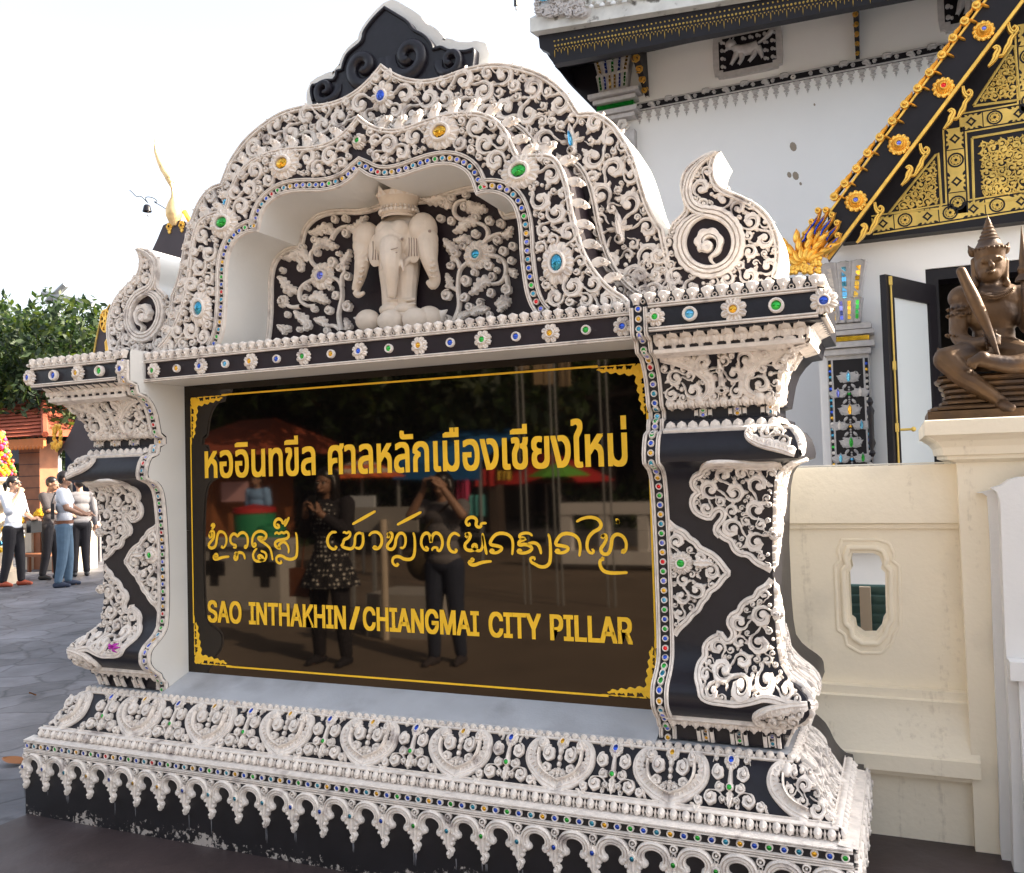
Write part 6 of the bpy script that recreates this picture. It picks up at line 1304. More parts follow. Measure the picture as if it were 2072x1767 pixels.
for k in range(4): slimb(b, [S3(872, 590 + k * 20, 1.245), S3(895, 588 + k * 20, 1.225), S3(925, 592 + k * 20, 1.24)], [.010, .0095, .008])
for x0, y0, x1, y1 in ((520, 668, 640, 690), (640, 690, 780, 655)): slimb(b, [S3(x0, y0, 1.36), S3((x0 + x1) / 2, (y0 + y1) / 2 + 12, 1.34), S3(x1, y1, 1.36)], [.012, .013, .012])
slimb(b, [S3(500, 1110, 1.35), S3(650, 1130, 1.31), S3(800, 1100, 1.35)], [.022, .024, .022])
remeshed('body', b, .005, 'bronze', ST, 1)
b = MB(); c = S3(618, 365, 1.40); lathe(b, c, [(.060, -.04), (.064, -.012), (.073, .014), (.068, .018), (.058, .022), (.050, .036), (.043, .05), (.045, .056), (.035, .066), (.037, .072), (.028, .083), (.030, .09), (.022, .101), (.024, .108), (.016, .118), (.017, .124), (.011, .136), (.011, .141), (.005, .152), (.001, .168)], 'bronze', 22)
for x, y, x2, y2 in ((490, 375, 457, 318), (740, 350, 765, 292)): slimb(b, [S3(x, y, 1.40), S3((x + x2) / 2, (y + y2) / 2, 1.39), S3(x2, y2, 1.39)], [.022, .018, .004], mi='bronze')
for k in range(22): a = 2 * PI * k / 22; sball(b, c + np.array([.071 * math.cos(a), .071 * math.sin(a), .008]), .008, 5, 'bronze')
b.build('crown', ST)
b = MB()
for k in range(26):
    t = k / 25; x = 505 + 290 * t; y = 655 + 55 * math.sin(PI * t) - 10 * t; sball(b, S3(x, y, 1.355 - .02 * math.sin(PI * t)), .0075, 5, 'bronze'); sball(b, S3(x, y + 16, 1.353 - .02 * math.sin(PI * t)), .005, 5, 'bronze')
for cx_, cy_, Yc, r_, a_ in ((398, 800, 1.425, .054, 0), (392, 850, 1.42, .052, 0), (372, 1020, 1.375, .046, .3), (590, 1052, 1.265, .034, 1.4)):
    c_ = S3(cx_, cy_, Yc)
    for k in range(16): a = 2 * PI * k / 16; v = np.array([math.cos(a), math.sin(a), 0]); v = np.array(Matrix.Rotation(a_, 3, 'Y') @ Vector(v)); sball(b, c_ + v * r_, .008, 5, 'bronze')
for x, y in ((510, 600), (750, 590)): lathe(b, S3(x, y, 1.385), [(.002, -.03), (.012, -.02), (.016, -.005), (.010, .008), (.004, .02)], 'bronze', 10)
for k in range(9):
    t = k / 8; slimb(b, [S3(470 + 60 * t, 1130 + 20 * t, 1.30 - .02 * t), S3(430 + 90 * t, 1180 + 30 * t, 1.26)], [.005, .004], mi='bronze') if k % 2 else None
b.build('jewellery', ST)
b = MB(); slimb(b, [S3(402, 512, 1.22), S3(470, 660, 1.21), S3(560, 850, 1.205), S3(625, 1000, 1.205), S3(660, 1090, 1.21), S3(692, 1175, 1.21)], [.026, .034, .03, .022, .016, .010], mi='bronze'); b.build('club', ST)
b = MB(); slimb(b, [S3(905, 760, 1.235), S3(890, 600, 1.235)], [.014, .014], mi='bronze'); lathe(b, S3(884, 585, 1.235), [(.035, 0), (.03, .015), (.018, .03), (.024, .05), (.014, .07), (.016, .09), (.010, .14), (.001, .235)], 'bronze', 14); b.build('pointed_staff', ST)
b = MB(); c = np.array([bp[0] + .05, 1.42, 1.753])
H = S3(650, 1290, 1.2)[2] - 1.753; nt = 6
for k in range(nt):
    z0, z1 = .045 + (H - .045) * k / nt, .045 + (H - .045) * (k + 1) / nt; wv = (.30, .255, .24, .245, .255, .27)[k]; dp = (.22, .19, .18, .18, .185, .19)[k]; n = 40; th = np.linspace(0, 2 * PI, n, endpoint=False)
    se = lambda t: np.sign(t) * np.abs(t) ** .55
    pf = [(.97, z0), (1.03, z0 + (z1 - z0) * .3), (1.03, z0 + (z1 - z0) * .7), (.97, z1)]
    sc = 1 + .015 * np.cos(20 * th); v = np.stack([np.stack([c[0] + wv * f * sc * se(np.cos(th)), c[1] + dp * f * sc * se(np.sin(th)), np.full(n, c[2] + z)], -1) for f, z in pf], 1); b.add(v.reshape(-1, 3), grid_faces(n, 4, True), 'bronze')
box(b, (c[0] - .32, c[1] - .25, c[2]), (c[0] + .34, c[1] + .25, c[2] + .044), 'bronze'); v = [(c[0] - .27, c[1] - .2, c[2] + H), (c[0] + .27, c[1] - .2, c[2] + H), (c[0] + .27, c[1] + .2, c[2] + H), (c[0] - .27, c[1] + .2, c[2] + H)]; b.add(v, [(0, 1, 2, 3)], 'bronze', False)
b.build('rock_throne', ST)
# ================================================================ people
for n, c, r in (('skin', (.42, .24, .16), .5), ('skin_tan', (.30, .16, .10), .5), ('hair', (.012, .009, .008), .35), ('lips', (.30, .09, .08), .5), ('eyewhite', (.5, .48, .45), .3), ('white_cloth', (.72, .74, .80), .85), ('black_cloth', (.018, .016, .02), .85), ('charcoal_cloth', (.05, .042, .045), .85),
                ('denim', (.09, .15, .22), .85), ('navy_cloth', (.03, .04, .07), .85), ('grey_cloth', (.20, .19, .20), .85), ('leather', (.02, .02, .022), .35), ('belt', (.20, .07, .03), .5), ('rust', (.42, .08, .035), .5), ('olive', (.10, .075, .04), .7), ('phone', (.02, .02, .02), .2), ('sole', (.7, .68, .66), .6), ('blue_shirt', (.22, .38, .62), .85)):
    M[n] = mat(n.replace('_', ' '), c, r, var=.12, vscale=14, bump=.2 if 'cloth' in n or n == 'denim' else 0, bscale=30)
M['dotted_cloth'] = mat('dotted dress', (.015, .013, .016), .85); 
def dots(m):
    nt = m.node_tree; N = nt.nodes; L = nt.links; b = N["Principled BSDF"]; tc = N.new("ShaderNodeTexCoord"); v = N.new("ShaderNodeTexVoronoi"); v.inputs['Scale'].default_value = 26; v.inputs['Randomness'].default_value = .25; L.new(tc.outputs['Object'], v.inputs['Vector'])
    r = N.new("ShaderNodeMapRange"); r.inputs[1].default_value = .32; r.inputs[2].default_value = .27; L.new(v.outputs['Distance'], r.inputs[0]); mx = N.new("ShaderNodeMix"); mx.data_type = 'RGBA'; mx.inputs[6].default_value = (.015, .013, .016, 1); mx.inputs[7].default_value = (.62, .60, .55, 1); L.new(r.outputs[0], mx.inputs[0]); L.new(mx.outputs[2], b.inputs['Base Color'])
dots(M['dotted_cloth'])
def person(label, pos, yaw, H, arms, skin='skin', top='white_cloth', sleeve=.95, bottom='black_cloth', skirt=None, shoe='leather', hair='short', stance=.09, vox=.011, head_yaw=0, head_tilt=0, glasses=False, legs_bare=False, step=.0, group=None, ankle=True):
    """arms: for -1 (right hand) and +1 (left hand): elbow, wrist, hand direction, curl in body axes (x to the figure's left, y forward, z up), in body heights"""
    root = thing('person', label, 'person', pos, group); cy, sy = math.cos(yaw), math.sin(yaw)
    def T(p): x, y, z = np.asarray(p, float) * H; return np.array([pos[0] + (x * -sy * -1 if False else 0) + y * cy - x * sy, pos[1] + y * sy + x * cy, pos[2] + z])
    TL = lambda *ps: [T(p) for p in ps]
    B = MB(); CT = MB(); CB = MB(); HR = MB(); SHO = MB()
    hip = .50; hands = {}
    for s in (-1, 1):
        st = step * s; hp = (s * .052, 0, hip); kn = (s * stance * .55, st * .5 + .012, .275); an = (s * stance * .62, st - .01, .045)
        limb(B, TL(hp, kn, (an[0], an[1], an[2] + .02)), np.array([.05, .036, .038, .021]) * H)
        limb(B, TL((an[0], an[1], .035), (an[0] + s * .008, an[1] + .06, .018)), np.array([.021, .018]) * H)
        limb(SHO, TL((an[0], an[1] - .022, .022), (an[0] + s * .004, an[1] + .03, .026), (an[0] + s * .012, an[1] + .085, .016)), np.array([.024, .026, .016]) * H)
        if bottom: limb(CB, TL((hp[0], hp[1], hip + .01), kn, (an[0], an[1], .06)), np.array([.060, .046, .043, .033]) * H)
        sh = (s * .108, -.004, .815); el, wr, hd, curl_ = arms[s]
        limb(B, TL(sh, el), np.array([.032, .025]) * H); limb(B, TL(el, wr), np.array([.026, .017]) * H)
        w_ = np.array(wr, float); hd = np.array(hd, float); hd /= np.linalg.norm(hd); f = w_ - np.array(el, float); f /= np.linalg.norm(f)
        sd = np.cross(hd, np.array([0.02, .3, 1.])); sd /= np.linalg.norm(sd); nr = np.cross(sd, hd)
        limb(B, TL(w_, w_ + hd * .045), np.array([.017, .02]) * H)
        for k in range(4):
            b0 = w_ + hd * .048 + sd * (k - 1.5) * .0115; l = (.044, .05, .047, .036)[k]; b1 = b0 + hd * l * .55 - nr * l * .3 * curl_; b2 = b1 + hd * l * (.5 - .45 * curl_) - nr * l * .55 * curl_
            limb(B, TL(b0, b1, b2), np.array([.0062, .0056, .0046]) * H, 7)
        tb = w_ + hd * .018 - sd * .020; limb(B, TL(tb, tb + hd * .022 - sd * .012 - nr * .006, tb + hd * .042 - sd * .010 - nr * .014), np.array([.0075, .0066, .005]) * H, 7)
        if top:
            e = np.array(el); shv = np.array(sh)
            if sleeve < .6: limb(CT, TL(sh, shv + (e - shv) * (sleeve / .5)), np.array([.045, .040]) * H)
            else: limb(CT, TL(sh, el), np.array([.043, .034]) * H); limb(CT, TL(el, e + (w_ - e) * min(.96, sleeve)), np.array([.034, .026]) * H)
    tor = [((0, 0, .53), (.085, .062, .06)), ((0, .004, .60), (.078, .055, .07)), ((0, .004, .69), (.086, .06, .07)), ((0, 0, .77), (.100, .06, .065)), ((0, -.004, .815), (.105, .045, .035))]
    R3 = Matrix.Rotation(yaw - PI / 2, 3, 'Z'); Er = lambda: R3.to_euler()
    for c, r in tor:
        ball(B, T(c), np.array(r) * H, 12, rot=Er())
        if top and c[2] > .55: ball(CT, T(c), np.array(r) * H * np.array([1.1, 1.16, 1.08]), 12, rot=Er())
    if top: ball(CT, T((0, 0, .545)), np.array([.093, .072, .05]) * H, 12, rot=Er())
    if bottom: ball(CB, T((0, -.004, .52)), np.array([.092, .072, .055]) * H, 12, rot=Er())
    limb(B, TL((0, -.004, .82), (0, .006, .885)), np.array([.034, .028]) * H)
    hc = np.array([0, .012 + head_tilt * .02, .932]); hyaw = yaw + head_yaw; ch, sh_ = math.cos(hyaw), math.sin(hyaw)
    hT = lambda x, y, z: T(hc) + np.array([y * ch - x * sh_, y * sh_ + x * ch, z - head_tilt * y * .5]) * H
    RH = Matrix.Rotation(hyaw - PI / 2, 3, 'Z').to_euler()
    ball(B, hT(0, -.006, .012), np.array([.043, .053, .052]) * H, 14, rot=RH); ball(B, hT(0, .010, -.022), np.array([.034, .038, .042]) * H, 12, rot=RH)
    limb(B, [hT(0, .046, .006), hT(0, .062, -.016)], np.array([.006, .0095]) * H, 8); limb(B, [hT(-.014, .046, -.036), hT(0, .051, -.0355), hT(.014, .046, -.036)], np.array([.004, .0055, .004]) * H, 7)
    for s in (-1, 1): ball(B, hT(s * .044, -.004, -.004), np.array([.008, .012, .017]) * H, 7, rot=RH); limb(B, [hT(s * .008, .046, .016), hT(s * .018, .047, .0185), hT(s * .03, .040, .014)], np.array([.005, .005, .004]) * H, 6)
    body = remeshed('body', B, vox * .62, skin, root, 2)
    eb = MB()
    for s in (-1, 1): ball(eb, hT(s * .0185, .0455, .0055), np.array([.0085, .004, .0042]) * H, 7, 'eyewhite', rot=RH); ball(eb, hT(s * .0185, .0485, .0055), np.array([.004, .003, .004]) * H, 6, 'hair', rot=RH)
    eb.build('eyes', root)
    ball(HR, hT(0, -.012, .024), np.array([.049, .056, .050]) * H, 14, rot=RH); ball(HR, hT(0, -.030, .004), np.array([.046, .036, .046]) * H, 12, rot=RH)
    if hair == 'bun': limb(HR, [hT(0, -.055, .010), hT(0, -.085, -.01), hT(0, -.080, -.06)], np.array([.022, .026, .012]) * H)
    if hair in ('bob', 'long'):
        for s in (-1, 1): limb(HR, [hT(s * .040, -.008, .02), hT(s * .050, -.004, -.02), hT(s * .047, .0, -.055 if hair == 'bob' else -.12)], np.array([.018, .02, .014]) * H)
        limb(HR, [hT(0, -.05, .01), hT(0, -.05, -.06 if hair == 'bob' else -.14)], np.array([.045, .04]) * H)
    remeshed('hair', HR, vox * .7, 'hair', root, 1)
    if glasses:
        g = MB()
        for s in (-1, 1): ball(g, hT(s * .019, .050, .006), np.array([.017, .006, .012]) * H, 8, 'leather', rot=RH); tube(g, [hT(s * .034, .046, .009), hT(s * .046, -.004, .006)], .003 * H, 'leather', 5)
        g.build('sunglasses', root)
    if top: remeshed('top', CT, vox, top, root, 2)
    if bottom: remeshed('trousers', CB, vox, bottom, root, 2)
    if skirt:
        sk = MB(); n = 48; th = np.linspace(0, 2 * PI, n, endpoint=False); rows = []
        for t in np.linspace(0, 1, 8):
            fl = 1 + .10 * t * np.cos(9 * th) ; rx = (.075 + .075 * t) * fl; ry = (.056 + .07 * t) * fl; z = .62 - (.62 - skirt[1]) * t
            rows.append(np.stack([T((a, b, z)) for a, b in zip(rx * np.cos(th), ry * np.sin(th))]))
        sk.add(np.stack(rows, 1).reshape(-1, 3), grid_faces(n, 8, True), skirt[0]); sk.build('skirt', root)
        fb = MB(); 
        for c, r in tor[1:4]: ball(fb, T(np.array(c) + [0, .012, 0]), np.array(r) * H * np.array([.9, 1.16, 1.02]), 12, rot=Er())
        remeshed('bodice', fb, vox, skirt[0], root, 1)
    if shoe: remeshed('shoes', SHO, vox * .7, shoe, root, 1)
    return root, T, hT
PG = 'visitors standing in the yard'
DOWN = ((.13, -.01, .66), (.145, .03, .52), (0, .1, -1), .4)
def mir(a): return tuple((-p[0], p[1], p[2]) if hasattr(p, '__len__') else p for p in a)
p = atZ(27, 1186, 0); YW = math.atan2(.25, 1)
r, T, hT = person('woman in a white blouse, black trousers and rust shoes holding her hand to her chin', (p[0], p[1], 0), YW + .1, 1.73, {-1: ((-.13, .05, .70), (-.035, .085, .845), (.5, -.1, .6), .9), 1: ((.14, .02, .67), (.10, .13, .60), (-.2, 1, .1), .7)}, top='white_cloth', sleeve=.55, bottom='black_cloth', shoe='rust', hair='bun', glasses=True, step=.05, group=PG)
mb = MB(); q = T((.10, .14, .55)); box(mb, q - [.05, .10, .13], q + [.05, .10, .06], 'leather'); tube(mb, [T((.1, .1, .58)), T((.13, .03, .75)), T((.09, .0, .83))], .008, 'leather', 6); tag(mb.build('handbag', None), 'small black handbag hanging at the side of the woman in the white blouse', 'bag')
p = atZ(131, 1187, 0)
r, T, hT = person('man in a white polo shirt and blue jeans seen from behind with a black bag', (p[0], p[1], 0), .75, 1.78, {-1: ((-.15, .04, .68), (-.10, .15, .62), (.3, 1, 0), .6), 1: ((.15, .05, .68), (.08, .16, .62), (-.3, 1, 0), .6)}, skin='skin_tan', top='white_cloth', sleeve=.3, bottom='denim', shoe='navy_cloth', hair='short', stance=.12, step=.03, group=PG)
mb = MB(); n = 24; th = np.linspace(0, 2 * PI, n, endpoint=False); rows = [np.stack([T((.097 * math.cos(a), -.004 + .078 * math.sin(a), z)) for a in th]) for z in (.545, .575)]; mb.add(np.stack(rows, 1).reshape(-1, 3), grid_faces(n, 2, True), 'belt'); mb.build('belt', r)
mb = MB(); q = T((-.09, -.085, .66)); a = T((-.14, -.085, .59)); bq = T((-.02, -.10, .59)); dv_ = bq - a; 
for k in (0,):
    nrm_ = np.cross(dv_, [0, 0, 1.]); nrm_ /= np.linalg.norm(nrm_); v = [a, bq, bq + nrm_ * .05, a + nrm_ * .05]; mb.add([*(v), *[x + np.array([0, 0, .24]) for x in v]], [(3, 2, 1, 0), (4, 5, 6, 7), (0, 1, 5, 4), (1, 2, 6, 5), (2, 3, 7, 6), (3, 0, 4, 7)], 'leather', False)
tube(mb, smooth([T((-.13, -.08, .72)), T((-.10, -.06, .81)), T((-.075, -.02, .845)), T((-.06, .04, .82))], 2), .010, 'leather', 6)
tag(mb.build('shoulder_bag', None), 'black shoulder bag slung on the back of the man in the white polo shirt', 'bag')
p = atZ(103, 1172, 0); person('man in a dark brown shirt and black trousers leaning towards the altar', (p[0], p[1], 0), .35, 1.70, {-1: ((-.13, .06, .68), (-.06, .15, .63), (.2, 1, 0), .6), 1: ((.13, .06, .68), (.06, .15, .62), (-.2, 1, 0), .6)}, skin='skin_tan', top='charcoal_cloth', sleeve=.4, bottom='black_cloth', shoe='leather', step=.04, head_tilt=.8, group=PG)
p = atZ(96, 1158, 0); person('long-haired woman partly hidden behind the man in the dark brown shirt', (p[0] + .1, p[1] + .3, 0), -2.1, 1.66, {-1: mir(DOWN), 1: DOWN}, top='black_cloth', bottom='black_cloth', hair='long', group=PG)
p = atZ(163, 1166, 0); person('person in a white shirt and black trousers mostly hidden behind the left pillar', (p[0], p[1], 0), 2.6, 1.70, {-1: mir(DOWN), 1: DOWN}, top='grey_cloth', bottom='black_cloth', hair='short', group=PG)

# ================================================================ things in the yard on the left
M['rooftile'] = mat('red roof tiles', (.34, .075, .035), .8, var=.25, vscale=7, bump=.6, bscale=16); M['orangewood'] = mat('orange stained timber', (.50, .15, .03), .6, var=.15, vscale=5)
M['brownwood'] = mat('brown timber', (.28, .10, .04), .6, var=.3, vscale=4); M['tarp'] = mat('grey blue tarpaulin', (.16, .19, .24), .7, var=.15); M['yellow'] = mat('marigold', (.95, .55, .02), .7, var=.3, vscale=30); M['pink'] = mat('pink petals', (.80, .06, .22), .7, var=.3, vscale=20)
M['greenleaf'] = mat('bright leaf', (.10, .32, .05), .6, var=.3, vscale=20); M['altarcloth'] = mat('cream altar stone', (.62, .52, .40), .7, var=.1)
KY = 8.2; zL = lambda pts, Y: xz(pts, Y, 0, 1600, 2.2085)
q = zL([(390, 228), (360, 255), (360, 312), (355, 340), (0, 105), (130, 345)], KY)
KS = thing('tiled_kiosk', 'small timber kiosk with a red tiled roof and scalloped orange eaves at the far left', 'kiosk', (q[0, 0] - 1.5, KY + 1.4, 0))
xe, ze = q[0]; rz = q[4, 1] + .35; rx = xe - 2.0
mb = MB(); mb.add([(xe, KY, ze), (xe - 4.2, KY, ze), (xe - 4.2 + 1.9, KY + 1.5, rz + .4), (xe - 1.9, KY + 1.5, rz + .4), (xe, KY + 3, ze), (xe - 4.2, KY + 3, ze)], [(1, 0, 3, 2), (5, 2, 3, 4)], 'rooftile', False); mb.add([(xe, KY, ze), (xe, KY + 3, ze), (xe - 1.9, KY + 1.5, rz + .4)], [(0, 1, 2)], 'rooftile', False)
for k in range(14):
    t0_ = k / 14; za = ze + (rz + .4 - ze) * t0_; ya = KY + 1.5 * t0_; xa, xb = xe - 4.2 + 1.9 * t0_, xe - 1.9 * t0_; mb.add([(xa, ya - .02, za + .02), (xb, ya - .02, za + .02), (xb, ya + .10, za + .05), (xa, ya + .10, za + .05)], [(0, 1, 2, 3)], 'rooftile', False)
tube(mb, [(xe, KY, ze + .03), (xe - 1.9, KY + 1.5, rz + .42)], .06, 'rooftile', 6); mb.build('roof', KS)
mb = MB(); hf = q[1, 1] - q[2, 1]; box(mb, (xe - 4.0, KY + .04, ze - .06 - hf), (xe - .10, KY + .10, ze - .03), 'orangewood')
for k in range(40): x = xe - .15 - k * .097; bead(mb, x, ze - .07 - hf, .045, planeY(KY + .05), .02, 8, mi='orangewood')
mb.build('eave_board', KS)
mb = MB(); px1 = q[5, 0]; box(mb, (px1 - .55, KY + .5, 0), (px1, KY + .9, ze - .1), 'brownwood')
for k in range(5): box(mb, (px1 - .56, KY + .49, 1.3 + k * .22), (px1 + .01, KY + .5, 1.31 + k * .22), 'black')
mb.build('post', KS); mb = MB(); box(mb, (px1 - 3.2, KY + .5, 0), (px1 - 2.8, KY + .9, ze - .1), 'brownwood'); mb.build('post', KS)
# dim market stall under a tarpaulin
q = zL([(410, 225), (600, 360), (130, 400), (640, 620)], 10.0)
MS = thing('market_stall', 'dim market stall under a grey blue tarpaulin between the kiosk and the left pillar', 'stall', (q[0, 0], 11, 0))
mb = MB(); P = np.array([(q[2, 0] - 1.5, 10, q[0, 1] - .35), (q[0, 0], 10, q[0, 1]), (q[1, 0] + 1.0, 10, q[1, 1] - .1), (q[1, 0] + 1.0, 12.5, q[1, 1] + .4), (q[0, 0], 12.5, q[0, 1] + .5), (q[2, 0] - 1.5, 12.5, q[0, 1] + .2)]); mb.add(P, [(0, 1, 4, 5), (1, 2, 3, 4)], 'tarp', False)
mb.add([P[0] - [0, 0, .02], P[1], P[1] - [0, 0, .42], P[0] - [0, 0, .42]], [(0, 1, 2, 3)], 'tarp', False); mb.build('tarpaulin', MS)
mb = MB(); box(mb, (q[2, 0] - 1.4, 12.4, 0), (q[1, 0] + .9, 12.5, 3.0), 'navy_cloth')  # dark sheet stands in for the shaded stall interior
mb.build('dark_shade_back', MS); mb = MB()
for k in range(5): box(mb, (q[2, 0] - 1 + k * .9, 11.2, .75), (q[2, 0] - .3 + k * .9, 11.8, .80 + .25 * (k % 2)), 'grey_cloth')
box(mb, (q[2, 0] - 1.4, 11.0, .68), (q[1, 0] + .9, 12.0, .74), 'brownwood'); mb.build('counter', MS)
for xx in (q[2, 0] - 1.2, q[1, 0] + .7): mb = MB(); tube(mb, [(xx, 10.1, 0), (xx, 10.1, q[1, 1] + .1)], .03, 'grey_cloth', 8); mb.build('post', MS)
# altar table with marigolds, offering stand, bench
AY = 8.6; q = zL([(200, 1010), (400, 1000), (400, 1280), (250, 910), (335, 980)], AY); zt2 = .86; AL = thing('altar_table', 'cream stone altar table with dark recesses behind the visitors', 'table', (q[0, 0] + .5, AY + .3, 0)); mb = MB(); box(mb, (q[0, 0] - .2, AY, zt2 - .08), (q[1, 0] + .7, AY + .7, zt2), 'altarcloth'); mb.build('tabletop', AL)
for x in (q[0, 0] - .1, q[0, 0] + .45, q[1, 0] + .35): mb = MB(); box(mb, (x, AY + .05, 0), (x + .25, AY + .6, zt2 - .081), 'altarcloth'); mb.build('leg', AL)
FB = thing('flower_offering', 'heap of yellow marigolds in a dark tray on the altar table', 'flowers', ((q[3, 0] + q[4, 0]) / 2, AY + .25, zt2)); c = np.array([(q[3, 0] + q[4, 0]) / 2, AY + .2, zt2 + .08]); mb = MB()
for k in range(220): a = RNG.normal(0, 1, 3); a /= np.linalg.norm(a); a[2] = abs(a[2]); ball(mb, c + a * np.array([.17, .14, .17]) + [0, 0, .05], .022, 5, 'yellow')
mb.build('marigolds', FB); mb = MB(); lathe(mb, c - [0, 0, .08], [(.18, 0), (.24, .10), (.20, .12), (.01, .12)], 'belt', 16); mb.build('tray', FB)
OY = 6.9; q = zL([(30, 400), (70, 560), (30, 700), (60, 720)], OY); OS = thing('offering_stand', 'offering stand piled with pink, yellow and green garlands at the picture edge', 'offering stand', (q[0, 0] - .25, OY, 0)); c = np.array([q[0, 0] - .25, OY, 0]); mb = MB()
lathe(mb, c, [(.40, 0), (.40, .2), (.28, .25), (.26, 1.15), (.36, 1.22), (.40, 1.34), (.30, 1.40), (.28, 1.6), (.36, 1.66), (.36, 1.72), (.01, 1.73)], 'altarcloth', 16); mb.build('pedestal', OS); mb = MB()
for k in range(520): a = RNG.normal(0, 1, 3); a /= np.linalg.norm(a); h = RNG.random(); ball(mb, c + [a[0] * (.34 - .2 * h), a[1] * (.34 - .2 * h), 1.76 + .72 * h], .022 + .02 * RNG.random(), 5, ('pink', 'yellow', 'greenleaf', 'yellow', 'pink', 'rust')[RNG.integers(6)])
mb.build('garlands', OS); mb = MB()
for k in range(60): a = 6.28 * RNG.random(); ball(mb, c + [.40 * math.cos(a), .40 * math.sin(a), .55 + .8 * RNG.random()], .05, 5, ('yellow', 'white_cloth', 'sky', 'yellow')[RNG.integers(4)])
mb.build('ribbons', OS)
BY2 = 8.1; q = zL([(170, 1262), (335, 1258)], BY2); BN = thing('low_bench', 'low dark wooden bench in front of the altar table', 'bench', (q[:, 0].mean(), BY2 + .15, 0)); mb = MB(); box(mb, (q[0, 0] - .15, BY2, .30), (q[1, 0] + .1, BY2 + .3, .35), 'brownwood'); mb.build('seat', BN)
for x in (q[0, 0] - .12, q[1, 0] + .03):
    for y in (BY2 + .02, BY2 + .24): mb = MB(); box(mb, (x, y, 0), (x + .05, y + .05, .299), 'brownwood'); mb.build('leg', BN)
# shrine roof behind the sign: black gable with gold roundel, gilded horn finial, bell on a wire
SY = 2.6; zC = lambda x, y, Y=SY: atY((450 + x / 3.535) * .518, (450 + y / 3.535) * .518, Y)
M['palegold'] = mat('sunlit bloom gilding', (.80, .58, .30), .45, metal=.5, var=.25, vscale=20, bump=.2, bscale=40); M['darkgable'] = mat('dull black gable board', (.055, .042, .05), .6, var=.15, vscale=4)  # paler gold carries the sunlit bloom in its colour
gp = D([(346, 448), (330, 456), (318, 485), (292, 540), (258, 600), (224, 616), (205, 645), (196, 685), (190, 720), (172, 800), (148, 862), (126, 905), (150, 940), (205, 985)], SY); ax = D([(352, 448)], SY)[0]
SHR = thing('shrine_roof', 'small shrine with a black curved gable and gold trim rising behind the sign', 'shrine', (ax[0], SY + 1, 0))
gr = np.array([(2 * ax[0] - x, z) for x, z in gp[::-1]]); poly = np.vstack([gp[::-1], gr[::-1]]); mb = MB(); slab(mb, poly, SY, SY + .12, 'darkgable', 'darkgable'); GBL = mb.build('gable', SHR)
mb = MB(); ribbon(mb, resample(gp[5:9], .05), .006, .01, planeY(SY - .001), P_FLAT, 'dullgold'); ms = planeY(SY - .001)
c = D([(216, 650)], SY)[0]; R = .105
rev(mb, c[0], c[1], [(R, .01), (R * .96, .02), (R * .84, .02), (R * .82, .01)], ms, 20, .62, 1, mi='gold'); rev(mb, c[0], c[1], [(R * .35, .02), (R * .1, .022)], ms, 10, .62, 1, mi='gold')
for k in range(8): a = k * PI / 4; ribbon(mb, [c + [R * .62 * .3 * math.cos(a), R * .3 * math.sin(a)], c + [R * .62 * .85 * math.cos(a), R * .85 * math.sin(a)]], .010, .016, ms, P_FLAT, 'gold')
c2 = D([(222, 700)], SY)[0]; ribbon(mb, [c2 + [.02, .10], c2 + [-.03, .03], c2 + [-.02, -.06], c2 + [.03, -.10]], [.01, .02, .02, .01], .02, ms, P_DOME, 'gold')
for k in range(16): a = D([(108 + 18 * RNG.random(), 858 + 46 * RNG.random())], SY)[0]; leaf(mb, a, a + [.02, -.06], .018, .2, planeY(SY - .02), .02, 'gold', 2, 8)
fl2 = [zC(750, 1540), zC(920, 1520)]
for p in fl2: flower(mb, p[0], p[2], .035, ms, 6, .01); leaf(mb, (p[0], p[2] - .03), (p[0] + .005, p[2] - .065), .02, 0, ms, .01, 'gold', 2, 8)
mb.f = [(f, 'gold' if m == 'stucco' else m, s) for f, m, s in mb.f]; mb.build('gold_trim', GBL)
mb = MB(); ap = zC(960, 1330); tube(mb, [zC(955, 1330, SY + .06), zC(1060, 1520, SY + .06)], .022, 'gold', 6); mb.add([(gp[1, 0], SY + .12, gp[1, 1]), (gp[4, 0], SY + .12, gp[4, 1]), (gp[9, 0], SY + .12, gp[9, 1]), (gp[9, 0], SY + 2.2, gp[9, 1]), (gp[4, 0], SY + 2.2, gp[4, 1]), (gp[1, 0], SY + 2.2, gp[1, 1])], [(0, 1, 4, 5), (1, 2, 3, 4)], 'rooftile', False)
box(mb, (gp[9, 0] + .5, SY + .125, 0), (gr[4, 0] - .5, SY + 2.1, gp[9, 1]), 'wallwhite'); mb.build('roof', SHR)
fb = MB(); pth = [(556, 185), (552, 280), (545, 400), (565, 520), (610, 640), (660, 750), (705, 820), (745, 870), (765, 930), (785, 1000), (795, 1075), (800, 1130), (806, 1210), (812, 1300), (812, 1390), (815, 1470), (825, 1530)]
rr = np.array([2, 8, 16, 34, 46, 52, 52, 68, 50, 26, 25, 38, 95, 140, 138, 95, 40]) / 3.535 * .518 / 1803.6 * 5.9
tube(fb, [zC(*a) for a in pth], rr, 'gold', 16)
for x, y, r in ((745, 868, 70), (770, 925, 52), (788, 1005, 32)): tube(fb, [zC(x, y - 8), zC(x + 3, y + 10)], r / 3.535 * .518 / 1803.6 * 5.9, 'gold', 14)
fb.f = [(f, 'palegold', s_) for f, m, s_ in fb.f]; fb.build('horn_finial', SHR)
